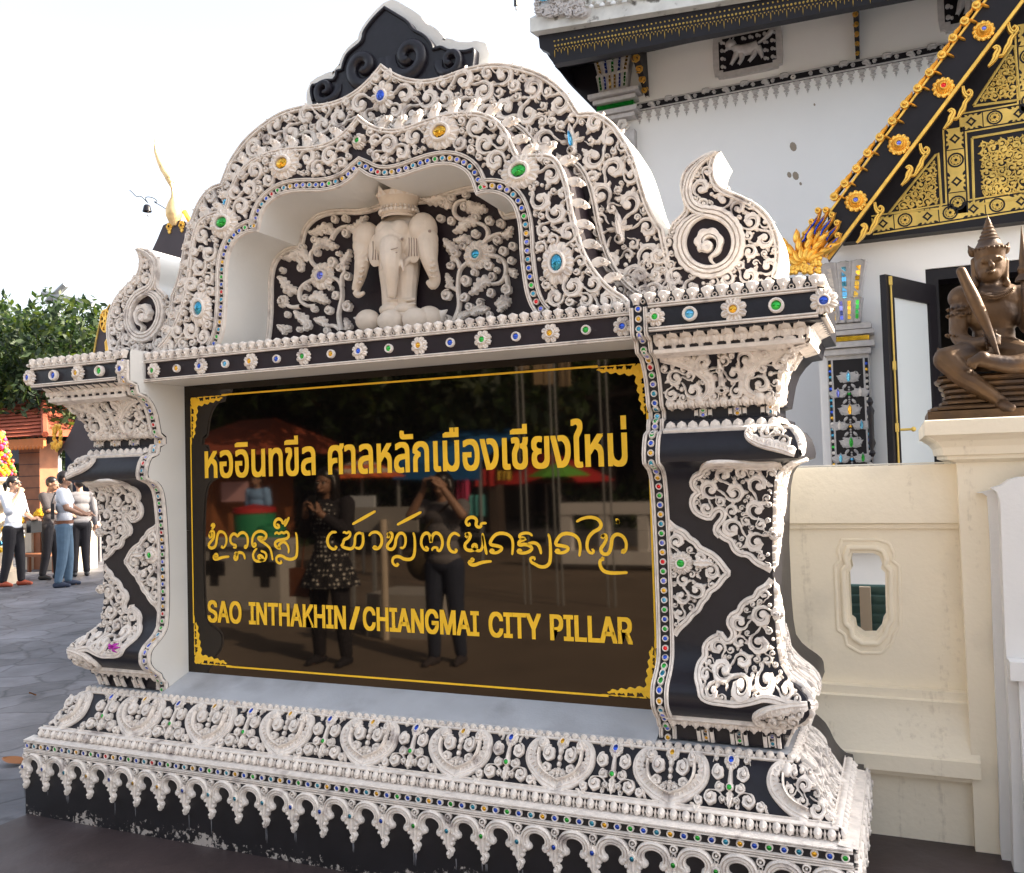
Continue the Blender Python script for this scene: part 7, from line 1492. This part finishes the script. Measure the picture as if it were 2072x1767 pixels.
bl = zC(440, 1285); BEL = thing('bell', 'small dark metal bell hanging from a bent wire in front of the gilded finial', 'bell', tuple(bl)); mb = MB(); s = .0012; lathe(mb, bl, [(.038, -.03), (.036, -.02), (.031, .0), (.027, .018), (.018, .028), (.004, .032)], 'pitch', 16); mb.build('bell_body', BEL)
mb = MB(); 
for W_ in ([(705, 1300), (620, 1245), (540, 1205), (545, 1190), (575, 1210), (580, 1185), (540, 1150), (480, 1130), (425, 1130), (415, 1160), (440, 1195), (455, 1215)], [(200, 1037), (240, 1070), (290, 1130), (350, 1115), (400, 1160), (438, 1200)]): tube(mb, smooth([zC(*a) for a in W_], 2), .0035, 'pitch', 5)
tube(mb, [zC(455, 1330), zC(455, 1400)], .005, 'silver', 5); ball(mb, zC(455, 1388), .009, 6, 'silver'); mb.build('wire', BEL)
# aerial
AYY = 15.; an = lambda x, y: atY(x / 2.718 * .518, (1050 + y / 2.718) * .518, AYY); AER = thing('aerial_mast', 'thin mast with two crossed metal arms above the tree crowns', 'mast', tuple(an(600, 400) * [1, 1, 0])); M['galv'] = mat('galvanised steel', (.35, .36, .36), .5, metal=.4)
mb = MB(); b0 = an(600, 400); tube(mb, [(b0[0], b0[1], 0), an(600, 285)], .09, 'galv', 8); mb.build('mast', AER)
for a, b in (((462, 262), (1000, 390)), ((505, 355), (702, 168))): mb = MB(); tube(mb, [an(*a), an(*b)], .10, 'galv', 6); mb.build('arm', AER)
# fallen leaf and litter on the paving
M['dryleaf'] = mat('dry leaf', (.26, .10, .03), .7)
def fleaf(px, py, s, a, label):
    p = atZ(px, py, .006); t = np.linspace(0, 1, 8); mb = MB(); wv = s * .34 * np.sin(PI * np.clip(t * .92 + .04, 0, 1)); d = np.array([math.cos(a), math.sin(a), 0]); e = np.array([-d[1], d[0], 0]); c = p + d * ((t - .5) * s)[:, None] + np.array([0, 0, 1]) * (.012 * np.cos(3 * t))[:, None] + [0, 0, .012]
    v = np.concatenate([c - e * wv[:, None] + [0, 0, .012], c, c + e * wv[:, None] + [0, 0, .010]]); mb.add(v, [(i, i + 1, i + 9, i + 8) for i in range(7)] + [(i + 8, i + 9, i + 17, i + 16) for i in range(7)], 'dryleaf'); tag(mb.build('fallen_leaf', None), label, 'leaf')
fleaf(29, 1546, .16, .2, 'orange dry fallen leaf lying on the paving left of the base'); fleaf(66, 1409, .05, 1.2, 'tiny brown fallen leaf on the paving near the left pillar base')
# ================================================================ trees
for n, c in (('leaf_a', (.032, .058, .016)), ('leaf_b', (.062, .085, .016)), ('leaf_c', (.014, .030, .013)), ('bark', (.07, .05, .04))):
    M[n] = mat(n.replace('_', ' '), c, .55, var=.3, vscale=3)
    if n != 'bark':
        b = M[n].node_tree.nodes["Principled BSDF"]; b.inputs['Transmission Weight'].default_value = 0
        nt = M[n].node_tree; tr = nt.nodes.new('ShaderNodeBsdfTranslucent'); tr.inputs[0].default_value = (c[0] * 2.2, c[1] * 2.4, c[2] * 1.2, 1); mxs = nt.nodes.new('ShaderNodeMixShader'); mxs.inputs[0].default_value = .28; out = nt.nodes['Material Output']
        nt.links.new(b.outputs[0], mxs.inputs[1]); nt.links.new(tr.outputs[0], mxs.inputs[2]); nt.links.new(mxs.outputs[0], out.inputs[0])
def tree(label, base, H, blobs, nleaf, ls, trunk_r=.18, group='trees round the yard', lean=0., seed=1):
    rg = np.random.default_rng(seed); base = np.asarray(base, float); t = thing('tree', label, 'tree', tuple(base), group); mb = MB(); top = base + [lean, 0, H]
    limb(mb, [base, base + [lean * .3, .05, H * .35], base + [lean * .6, 0, H * .6], top], [trunk_r * 1.3, trunk_r, trunk_r * .7, trunk_r * .3], 8, 'bark')
    for c, r in blobs: c = base + np.asarray(c, float); limb(mb, [base + [lean * .4, 0, H * .4 + .3 * rg.random()], (base + [lean * .4, 0, H * .4] + c) / 2 + [0, 0, -.2], c], [trunk_r * .5, trunk_r * .3, trunk_r * .12], 6, 'bark')
    mb.build('trunk', t); V = np.array([r for _, r in blobs], float); pr = V ** 2.2; pr /= pr.sum(); mb = MB()
    idx = rg.choice(len(blobs), nleaf, p=pr); C = np.array([base + np.asarray(c, float) for c, _ in blobs])[idx]; R = V[idx]
    d = rg.normal(0, 1, (nleaf, 3)); d /= np.linalg.norm(d, axis=1)[:, None]; lump = 1 + .25 * np.sin(d[:, 0] * 5 + idx) * np.cos(d[:, 2] * 6 + idx * 2) + .12 * np.sin(d[:, 1] * 11 + idx)
    P = C + d * (R * (.45 + .55 * rg.random(nleaf) ** .45) * lump)[:, None] * [1, 1, .8]
    a = rg.normal(0, 1, (nleaf, 3)); a[:, 2] -= .5; a /= np.linalg.norm(a, axis=1)[:, None]; b = np.cross(a, rg.normal(0, 1, (nleaf, 3))); b /= np.linalg.norm(b, axis=1)[:, None]; s = ls * (.6 + .8 * rg.random(nleaf))[:, None]
    q = np.stack([P - a * s, P + b * s * .42, P + a * s, P - b * s * .42], 1)
    which = rg.integers(0, 5, nleaf)
    for m, sel in (('leaf_a', which < 2), ('leaf_b', which == 2), ('leaf_c', which > 2)):
        v = q[sel].reshape(-1, 3); mb.add(v, np.arange(len(v)).reshape(-1, 4), m, False)
    mb.build('crown', t); return t
def blobset(rg, n, cx, cz, sx, sz, r0, r1, sy=None): return [((cx + rg.normal(0, sx * .5), rg.normal(0, (sy or sx) * .5), cz + rg.normal(0, sz * .5)), r0 + (r1 - r0) * rg.random()) for _ in range(n)]
rg = np.random.default_rng(3)
TA = atY(20, 760, 16.); tree('broad dark green tree rising behind the red roofed kiosk', (TA[0], 16, 0), 6, [((-1.5, 0, 5.9), 1.9), ((1.4, -.4, 5.5), 1.6), ((-3, .5, 5.2), 2.0), ((0, -.8, 4.4), 2.0), ((2.6, -.5, 4.0), 1.6), ((-2.5, -.6, 3.8), 1.9), ((.8, .2, 3.0), 1.6), ((3.2, .2, 3.0), 1.3)], 30000, .11, .3, seed=4)
TB = atY(165, 790, 13.); tree('lighter green loose crowned tree beside the left scroll finial', (TB[0], 13, 0), 5.4, [((-1.2, 0, 4.5), 1.2), ((.3, -.2, 4.7), 1.1), ((1.5, 0, 4.6), 1.1), ((-.6, -.3, 4.0), 1.4), ((1.2, -.2, 3.8), 1.3), ((-1.6, 0, 3.4), 1.0), ((.3, 0, 2.9), 1.0), ((2.3, 0, 4.2), 1.0)], 16000, .09, .15, seed=9)
TC = atZ(91, 1120, 0); TC = atY(88, 1000, 9.6); tree('slender dark trunked tree standing between the kiosk and the left pillar', (TC[0], 9.6, 0), 4.6, [((-.6, 0, 4.2), 1.2), ((.7, .1, 4.4), 1.1), ((0, -.1, 3.5), 1.0), ((-1.4, .2, 3.3), 1.0), ((1.3, 0, 3.2), .9)], 9000, .085, .11, seed=12)

# a bulb on a dark festoon wire at the top of the picture
p0 = lambda x, y: atY(x, y, 4.0); LB = thing('string_light', 'clear light bulb in a dark holder hanging from a festoon wire near the eave', 'string light', tuple(p0(1046, -40)))
mb = MB(); tube(mb, smooth([p0(1010, -60), p0(1035, -20), p0(1042, 4), p0(1060, -20), p0(1120, -70)], 2), .008, 'leather', 6); tube(mb, [p0(1044, -6), p0(1044, 12)], .02, 'leather', 8); mb.build('wire', LB)
M['bulb'] = mat('clear bulb', (.75, .78, .80), .1, spec=.8); mb = MB(); ball(mb, p0(1045, 17), (.013, .013, .022), 8, 'bulb'); mb.build('bulb', LB)
# ================================================================ the street in front of the sign (seen mirrored in its polished panel)
def rv(px, py, Y): v = atY(px, py, 2 * YP - Y); v[1] = Y; return v          # the real point whose mirror image shows at that pixel
z1r = lambda x, y, Y: rv((600 + x / 1.48) * .518, (1300 + y / 1.48) * .518, Y); z2r = lambda x, y, Y: rv((1500 + x / 1.48) * .518, (1300 + y / 1.48) * .518, Y)
z3r = lambda x, y, Y: rv((600 + x / 1.48) * .518, (2000 + y / 1.48) * .518, Y)
FWD = math.pi / 2
v = atZ(672, 1345, 0); p = (v[0], 2 * YP - v[1], 0)
r, T, hT = person('woman in a black cardigan and dotted dress holding up a phone', p, FWD, 1.66, {-1: ((-.13, .03, .675), (-.035, .125, .775), (.35, .25, .8), .7), 1: ((.13, .03, .675), (.05, .13, .775), (-.3, .1, 1), .35)}, skin='skin_tan', top='black_cloth', sleeve=.75, bottom='black_cloth', skirt=('dotted_cloth', .40), shoe='black_cloth', hair='long', head_tilt=.5, vox=.009, stance=.13)
mb = MB(); c = T((-.01, .155, .825)); box(mb, c - [.036, .006, .07], c + [.036, .006, .07], 'phone'); tag(mb.build('phone', None), 'black phone held up by the woman in the dotted dress', 'phone')
mb = MB(); c = T((.16, .02, .43)); box(mb, c - [.10, .05, .14], c + [.10, .05, .10], 'belt'); tube(mb, smooth([c + [0, 0, .1], T((.14, .02, .65)), T((.09, 0, .84))], 2), .008, 'belt', 6); tag(mb.build('handbag', None), 'brown handbag at the hip of the woman in the dotted dress', 'bag')
v = atZ(905, 1345, 0); p = (v[0], 2 * YP - v[1], 0)
r, T, hT = person('dark haired person in a grey jacket and dark jeans taking a picture', p, FWD, 1.60, {-1: ((-.15, .08, .78), (-.055, .10, .915), (.3, .2, .6), .8), 1: ((.15, .08, .78), (.055, .10, .915), (-.3, .2, .6), .8)}, top='grey_cloth', sleeve=.35, bottom='navy_cloth', shoe='charcoal_cloth', hair='bob', vox=.009, stance=.10, step=.03)
mb = MB(); c = T((0, .105, .945)); box(mb, c - [.055, .02, .035], c + [.055, .02, .035], 'phone'); mb2 = c + [0, .02, 0]; tube(mb, [mb2, mb2 + [0, .04, 0]], .026, 'phone', 12); tag(mb.build('camera', None), 'small black camera held before the face of the person in grey', 'camera')
mb = MB(); c = T((.13, -.01, .52)); ball(mb, c, (.16, .07, .15), 12, 'olive'); tube(mb, smooth([c + [0, 0, .1], T((.10, .06, .70)), T((-.07, .06, .84))], 2), .012, 'olive', 6); tag(mb.build('satchel', None), 'olive brown satchel at the hip of the person with the camera', 'bag')
for n, c in (('concrete', (.42, .40, .37)), ('orangeum', (.75, .14, .03)), ('redcloth', (.45, .02, .02)), ('bluecanopy', (.02, .16, .42)), ('greenum', (.14, .42, .05)), ('poster', (.80, .45, .45)), ('binsgreen', (.02, .24, .10)), ('plank', (.45, .33, .20)), ('asphalt2', (.07, .068, .066)), ('pinkcloth', (.75, .08, .22)), ('tealcloth', (.10, .42, .42)), ('paper', (.62, .66, .70)), ('ochre', (.62, .42, .05))): M[n] = mat(n, c, .75, var=.12, vscale=3)
Yw = 2 * YP - atZ(450, 1228, 0)[1]
a, b = z3r(340, 110, Yw), z3r(340, 640, Yw); LW = thing('low_street_wall', 'low grey concrete street wall with dark plates for cross shaped openings across the pavement', 'wall', (-7, Yw, 0)); zt3 = a[2]
mb = MB(); zw_ = rv(450, 1090, Yw)[2]; xl0, xr0 = sorted((z3r(60, 300, Yw)[0], z3r(775, 300, Yw)[0])); box(mb, (xl0, Yw - .15, 0), (xr0, Yw + .15, zw_ - .08), 'concrete'); box(mb, (xl0, Yw - .2, zw_ - .08), (xr0, Yw + .2, zw_), 'concrete'); mb.build('wall_body', LW)
xl0, xr0 = z3r(150, 300, Yw)[0], z3r(775, 300, Yw)[0]
for k in range(3):
    x = z3r((400, 690, 110)[k], 340, Yw)[0]; mb = MB()
    for rx, rz in ((.07, .22), (.17, .09)): box(mb, (x - rx, Yw + .150 + (.004 if rx > .1 else .002), .5 - rz), (x + rx, Yw + .152 + (.004 if rx > .1 else .002), .5 + rz), 'dark')  # dark plates on the face paint the shade of the openings
    mb.build('dark_cross_plate', LW)
PO = thing('signpost', 'cream signpost set in a pale concrete block on the pavement', 'post', tuple(z3r(1345, 830, -3.6) * [1, 1, 0])); q = z3r(1345, 830, -3.6); zt4 = z3r(1340, 45, -3.6)[2]
mb = MB(); tube(mb, [(q[0], -3.6, 0), (q[0], -3.6, zt4)], .035, 'altarcloth', 10); mb.build('pole', PO); mb = MB(); box(mb, (q[0] - .28, -4.3, 0), (q[0] + .42, -3.7, .42), 'concrete'); mb.build('block', PO)
mb = MB(); box(mb, (q[0] - .35, -3.66, zt4 - .12), (q[0] + .36, -3.64, zt4 + .12), 'concrete'); mb.build('arm', PO)
a, b = z1r(1110, 945, -5.2), z1r(1280, 1135, -5.2); SB = thing('notice_board', 'white notice board on legs behind the woman in the dotted dress', 'notice board', (a[0], -5.2, 0)); mb = MB(); box(mb, (min(a[0], b[0]), -5.23, b[2]), (max(a[0], b[0]), -5.2, a[2]), 'paper'); mb.build('board', SB)
for x in (min(a[0], b[0]) + .03, max(a[0], b[0]) - .07): mb = MB(); box(mb, (x, -5.26, 0), (x + .04, -5.23, a[2]), 'galv'); mb.build('leg', SB)
# wooden street kiosk
KY2 = -9.5; a, b, c, d = z1r(335, 680, KY2), z1r(700, 690, KY2), z1r(390, 545, KY2), z1r(550, 1130, KY2); KK = thing('timber_kiosk', 'red roofed timber street kiosk with a pink poster seen in the panel', 'kiosk', (a[0], KY2, 0)); mb = MB(); xl, xr = a[0] - 1.2, b[0]
mb.add([(xl, KY2 + .6, a[2] - .05), (xr, KY2 + .6, b[2] - .05), (xr - .9, KY2 - 1.2, c[2] + .2), (xl + .9, KY2 - 1.2, c[2] + .2), (xl, KY2 - 3, a[2]), (xr, KY2 - 3, b[2])], [(0, 1, 2, 3), (4, 3, 2, 5)], 'rooftile', False); mb.add([(xr, KY2 + .6, b[2] - .05), (xr, KY2 - 3, b[2]), (xr - .9, KY2 - 1.2, c[2] + .2)], [(0, 1, 2)], 'rooftile', False); mb.build('roof', KK)
mb = MB(); box(mb, (xl + .5, KY2 - 2.5, 0), (xr - 1.5, KY2, a[2] - .1), 'brownwood'); mb.build('body', KK); a, b = z1r(390, 865, KY2 + .02), z1r(545, 975, KY2 + .02); mb = MB(); box(mb, (a[0], KY2 + .002, b[2]), (b[0], KY2 + .02, a[2]), 'poster'); mb.build('poster', KK)
p = z1r(605, 1130, -8.6); person('street vendor in a light blue shirt and cap standing by green bins', (p[0], -8.6, 0), FWD, 1.66, {-1: mir(DOWN), 1: DOWN}, skin='skin_tan', top='blue_shirt', sleeve=.4, bottom='navy_cloth', vox=.014)
for x, s, lb in ((585, .34, 'large green wheeled bin beside the street vendor'), (675, .24, 'smaller green bin right of the street vendor')): p = z1r(x, 1100, -8.0); BI = thing('green_bin', lb, 'bin', (p[0], -8.0, 0), 'green bins on the street'); mb = MB(); lathe(mb, (p[0], -8.0, 0), [(s * .8, .0), (s, 1.0 * s / .34), (s * .98, 1.02 * s / .34)], 'binsgreen', 18); mb.build('body', BI); mb = MB(); lathe(mb, (p[0], -8.0, 1.02 * s / .34), [(s * 1.05, 0), (s * 1.0, .08), (.01, .14)], 'redcloth' if s > .3 else 'binsgreen', 18); mb.build('lid', BI)
def umbrella(c, R, m1, m2, label, hh=None):
    U = thing('market_umbrella', label, 'umbrella', (c[0], c[1], 0), 'market umbrellas across the street'); mb = MB(); n = 8; rows = []
    th = np.linspace(0, 2 * PI, n, endpoint=False) + .2
    for k, t in enumerate(np.linspace(.02, 1, 6)): rows.append(np.stack([c[0] + R * t * np.cos(th), c[1] + R * t * np.sin(th), np.full(n, c[2] - R * .42 * t ** 1.3)], 1))
    V = np.stack(rows, 1); f = grid_faces(n, 6, True); sel = (np.arange(len(f)) // 1) % 5; mb.add(V.reshape(-1, 3), f[sel % 2 == 0], m1, False); mb.add(V.reshape(-1, 3), f[sel % 2 == 1], m2, False); mb.build('canopy', U); mb = MB(); tube(mb, [(c[0], c[1], 0), (c[0], c[1], c[2] + .05)], .025, 'galv', 8); mb.build('pole', U)
umbrella(z1r(1200, 730, -8.5), .72, 'orangeum', 'altarcloth', 'orange and cream striped market umbrella'); umbrella(z2r(1010, 750, -12), .62, 'greenum', 'greenum', 'bright green market umbrella'); umbrella(z2r(930, 690, -13.5), 1.5, 'redcloth', 'redcloth', 'red and pink market umbrella')
a, b = z2r(180, 745, -10.5), z2r(540, 835, -10.5); CN = thing('market_canopy', 'blue market canopy hung with red, yellow and pink cloths', 'canopy', (a[0], -11, 0)); mb = MB(); mb.add([(a[0] - .3, -10.2, a[2]), (b[0] + .2, -10.2, a[2] - .05), (b[0] + .3, -12, a[2] + .6), (a[0] - .3, -12, a[2] + .6), (a[0] - .3, -10.2, b[2]), (b[0] + .2, -10.2, b[2] - .05)], [(0, 1, 2, 3), (4, 5, 1, 0)], 'bluecanopy', False); mb.build('awning', CN)
for x0_, x1_, y0_, y1_, m in ((520, 650, 790, 885, 'redcloth'), (655, 740, 800, 850, 'ochre'), (420, 500, 840, 1000, 'pinkcloth'), (490, 590, 940, 1060, 'tealcloth')): u, v = z2r(x0_, y0_, -10.6), z2r(x1_, y1_, -10.6); mb = MB(); n = 12; xs = np.linspace(u[0], v[0], n); yy = -10.6 + .04 * np.sin(np.arange(n) * 1.7); mb.add(np.concatenate([np.stack([xs, yy, np.full(n, u[2])], 1), np.stack([xs, yy, np.full(n, v[2])], 1)]), [(i, i + 1, i + 1 + n, i + n) for i in range(n - 1)], m); mb.build('hanging_cloth', CN)
for x in (a[0] - .25, b[0] + .15):
    mb = MB(); tube(mb, [(x, -10.3, 0), (x, -10.3, a[2])], .03, 'galv', 8); mb.build('post', CN)
a, b = z2r(1030, 985, -9.5), z2r(1540, 1080, -9.5); RL = thing('white_railing', 'white concrete railing with rectangular gaps along the street', 'railing', (a[0], -9.5, 0)); mb = MB(); zt5 = a[2]
for z0, z1_ in ((zt5 - .18, zt5), (.1, .3)): box(mb, (a[0], -9.6, z0), (a[0] + 7, -9.4, z1_), 'wallwhite')
for k in range(12): box(mb, (a[0] + k * .62, -9.58, .3), (a[0] + k * .62 + .16, -9.42, zt5 - .18), 'wallwhite')
mb.build('railing_body', RL)
# steel cables and bamboo poles of a hanging rack
Yc = -6.0
for k, x in enumerate((800, 832, 990, 1020, 1280, 1320)):
    u = z2r(x, 1030, Yc); mb = MB(); tube(mb, [(u[0], Yc, 0), (u[0] - .05, Yc, 5.2)], .012, 'galv', 6); tag(mb.build('steel_cable', None), ('taut vertical steel cable %s of the row seen in the panel' % ('leftmost', 'second from left', 'third from left', 'third from right', 'second from right', 'rightmost')[k]), 'cable', 'vertical steel cables')
for k, (x, y0, y1) in enumerate(((800, 140, 215), (890, 140, 300), (945, 140, 300), (1035, 140, 310))): u, v = z2r(x, y0 - 60, -6.3), z2r(x, y1, -6.3); mb = MB(); box(mb, (u[0] - .07, -6.33, v[2]), (u[0] + .07, -6.3, u[2] + 1.0), 'plank'); tag(mb.build('hanging_plank', None), 'pale hanging plank, %s in the row above the street' % ('shortest', 'second', 'third', 'longest')[k], 'plank', 'hanging planks')
# trees across the street
for k, (px, py, Y, H) in enumerate(((760, 900, -15, 7), (560, 880, -19, 8), (1000, 900, -17, 7.5), (1230, 880, -21, 8.5))):
    b = rv(px, 1000, Y); rg = np.random.default_rng(50 + k); bl = blobset(rg, 16, 0, H * .70, 5.2, 4.4, 1.5, 2.4); tree(('spreading street tree with dense foliage across the road behind the notice board', 'tall street tree behind the timber kiosk across the road', 'street tree with a forked trunk behind the blue canopy', 'tall street tree behind the white railing')[k], (b[0], Y, 0), H, bl, 16000, .19, .22, group='street trees across the road', seed=60 + k)

BS = thing('added_shophouse_row', 'added dark row of two storey shophouses hiding the bright sky band in the reflection', 'shophouses', (-4, -24, 0)); M['shopwall'] = mat('dark shop wall', (.10, .085, .07), .8, var=.3, vscale=1)
mb = MB(); box(mb, (-40, -26, 0), (30, -24, 6.5), 'shopwall'); mb.build('facade', BS)  # added backdrop that keeps bright horizon sky out of the panel
for k in range(14): mb = MB(); box(mb, (-38 + k * 4.8, -23.98, .2), (-34.6 + k * 4.8, -23.96, 2.8), 'dark'); mb.build('shopfront', BS)  # dark plates paint shade into shopfronts and the windows below
for k in range(14): mb = MB(); box(mb, (-37.6 + k * 4.8, -23.98, 4.0), (-35 + k * 4.8, -23.96, 5.6), 'dark'); mb.build('window', BS)

# keep the hierarchy at thing > part > sub-part
def depth(o):
    d = 0
    while o.parent is not None: o = o.parent; d += 1
    return d
for o in list(scene.objects):
    while depth(o) > 2: o.parent = o.parent.parent
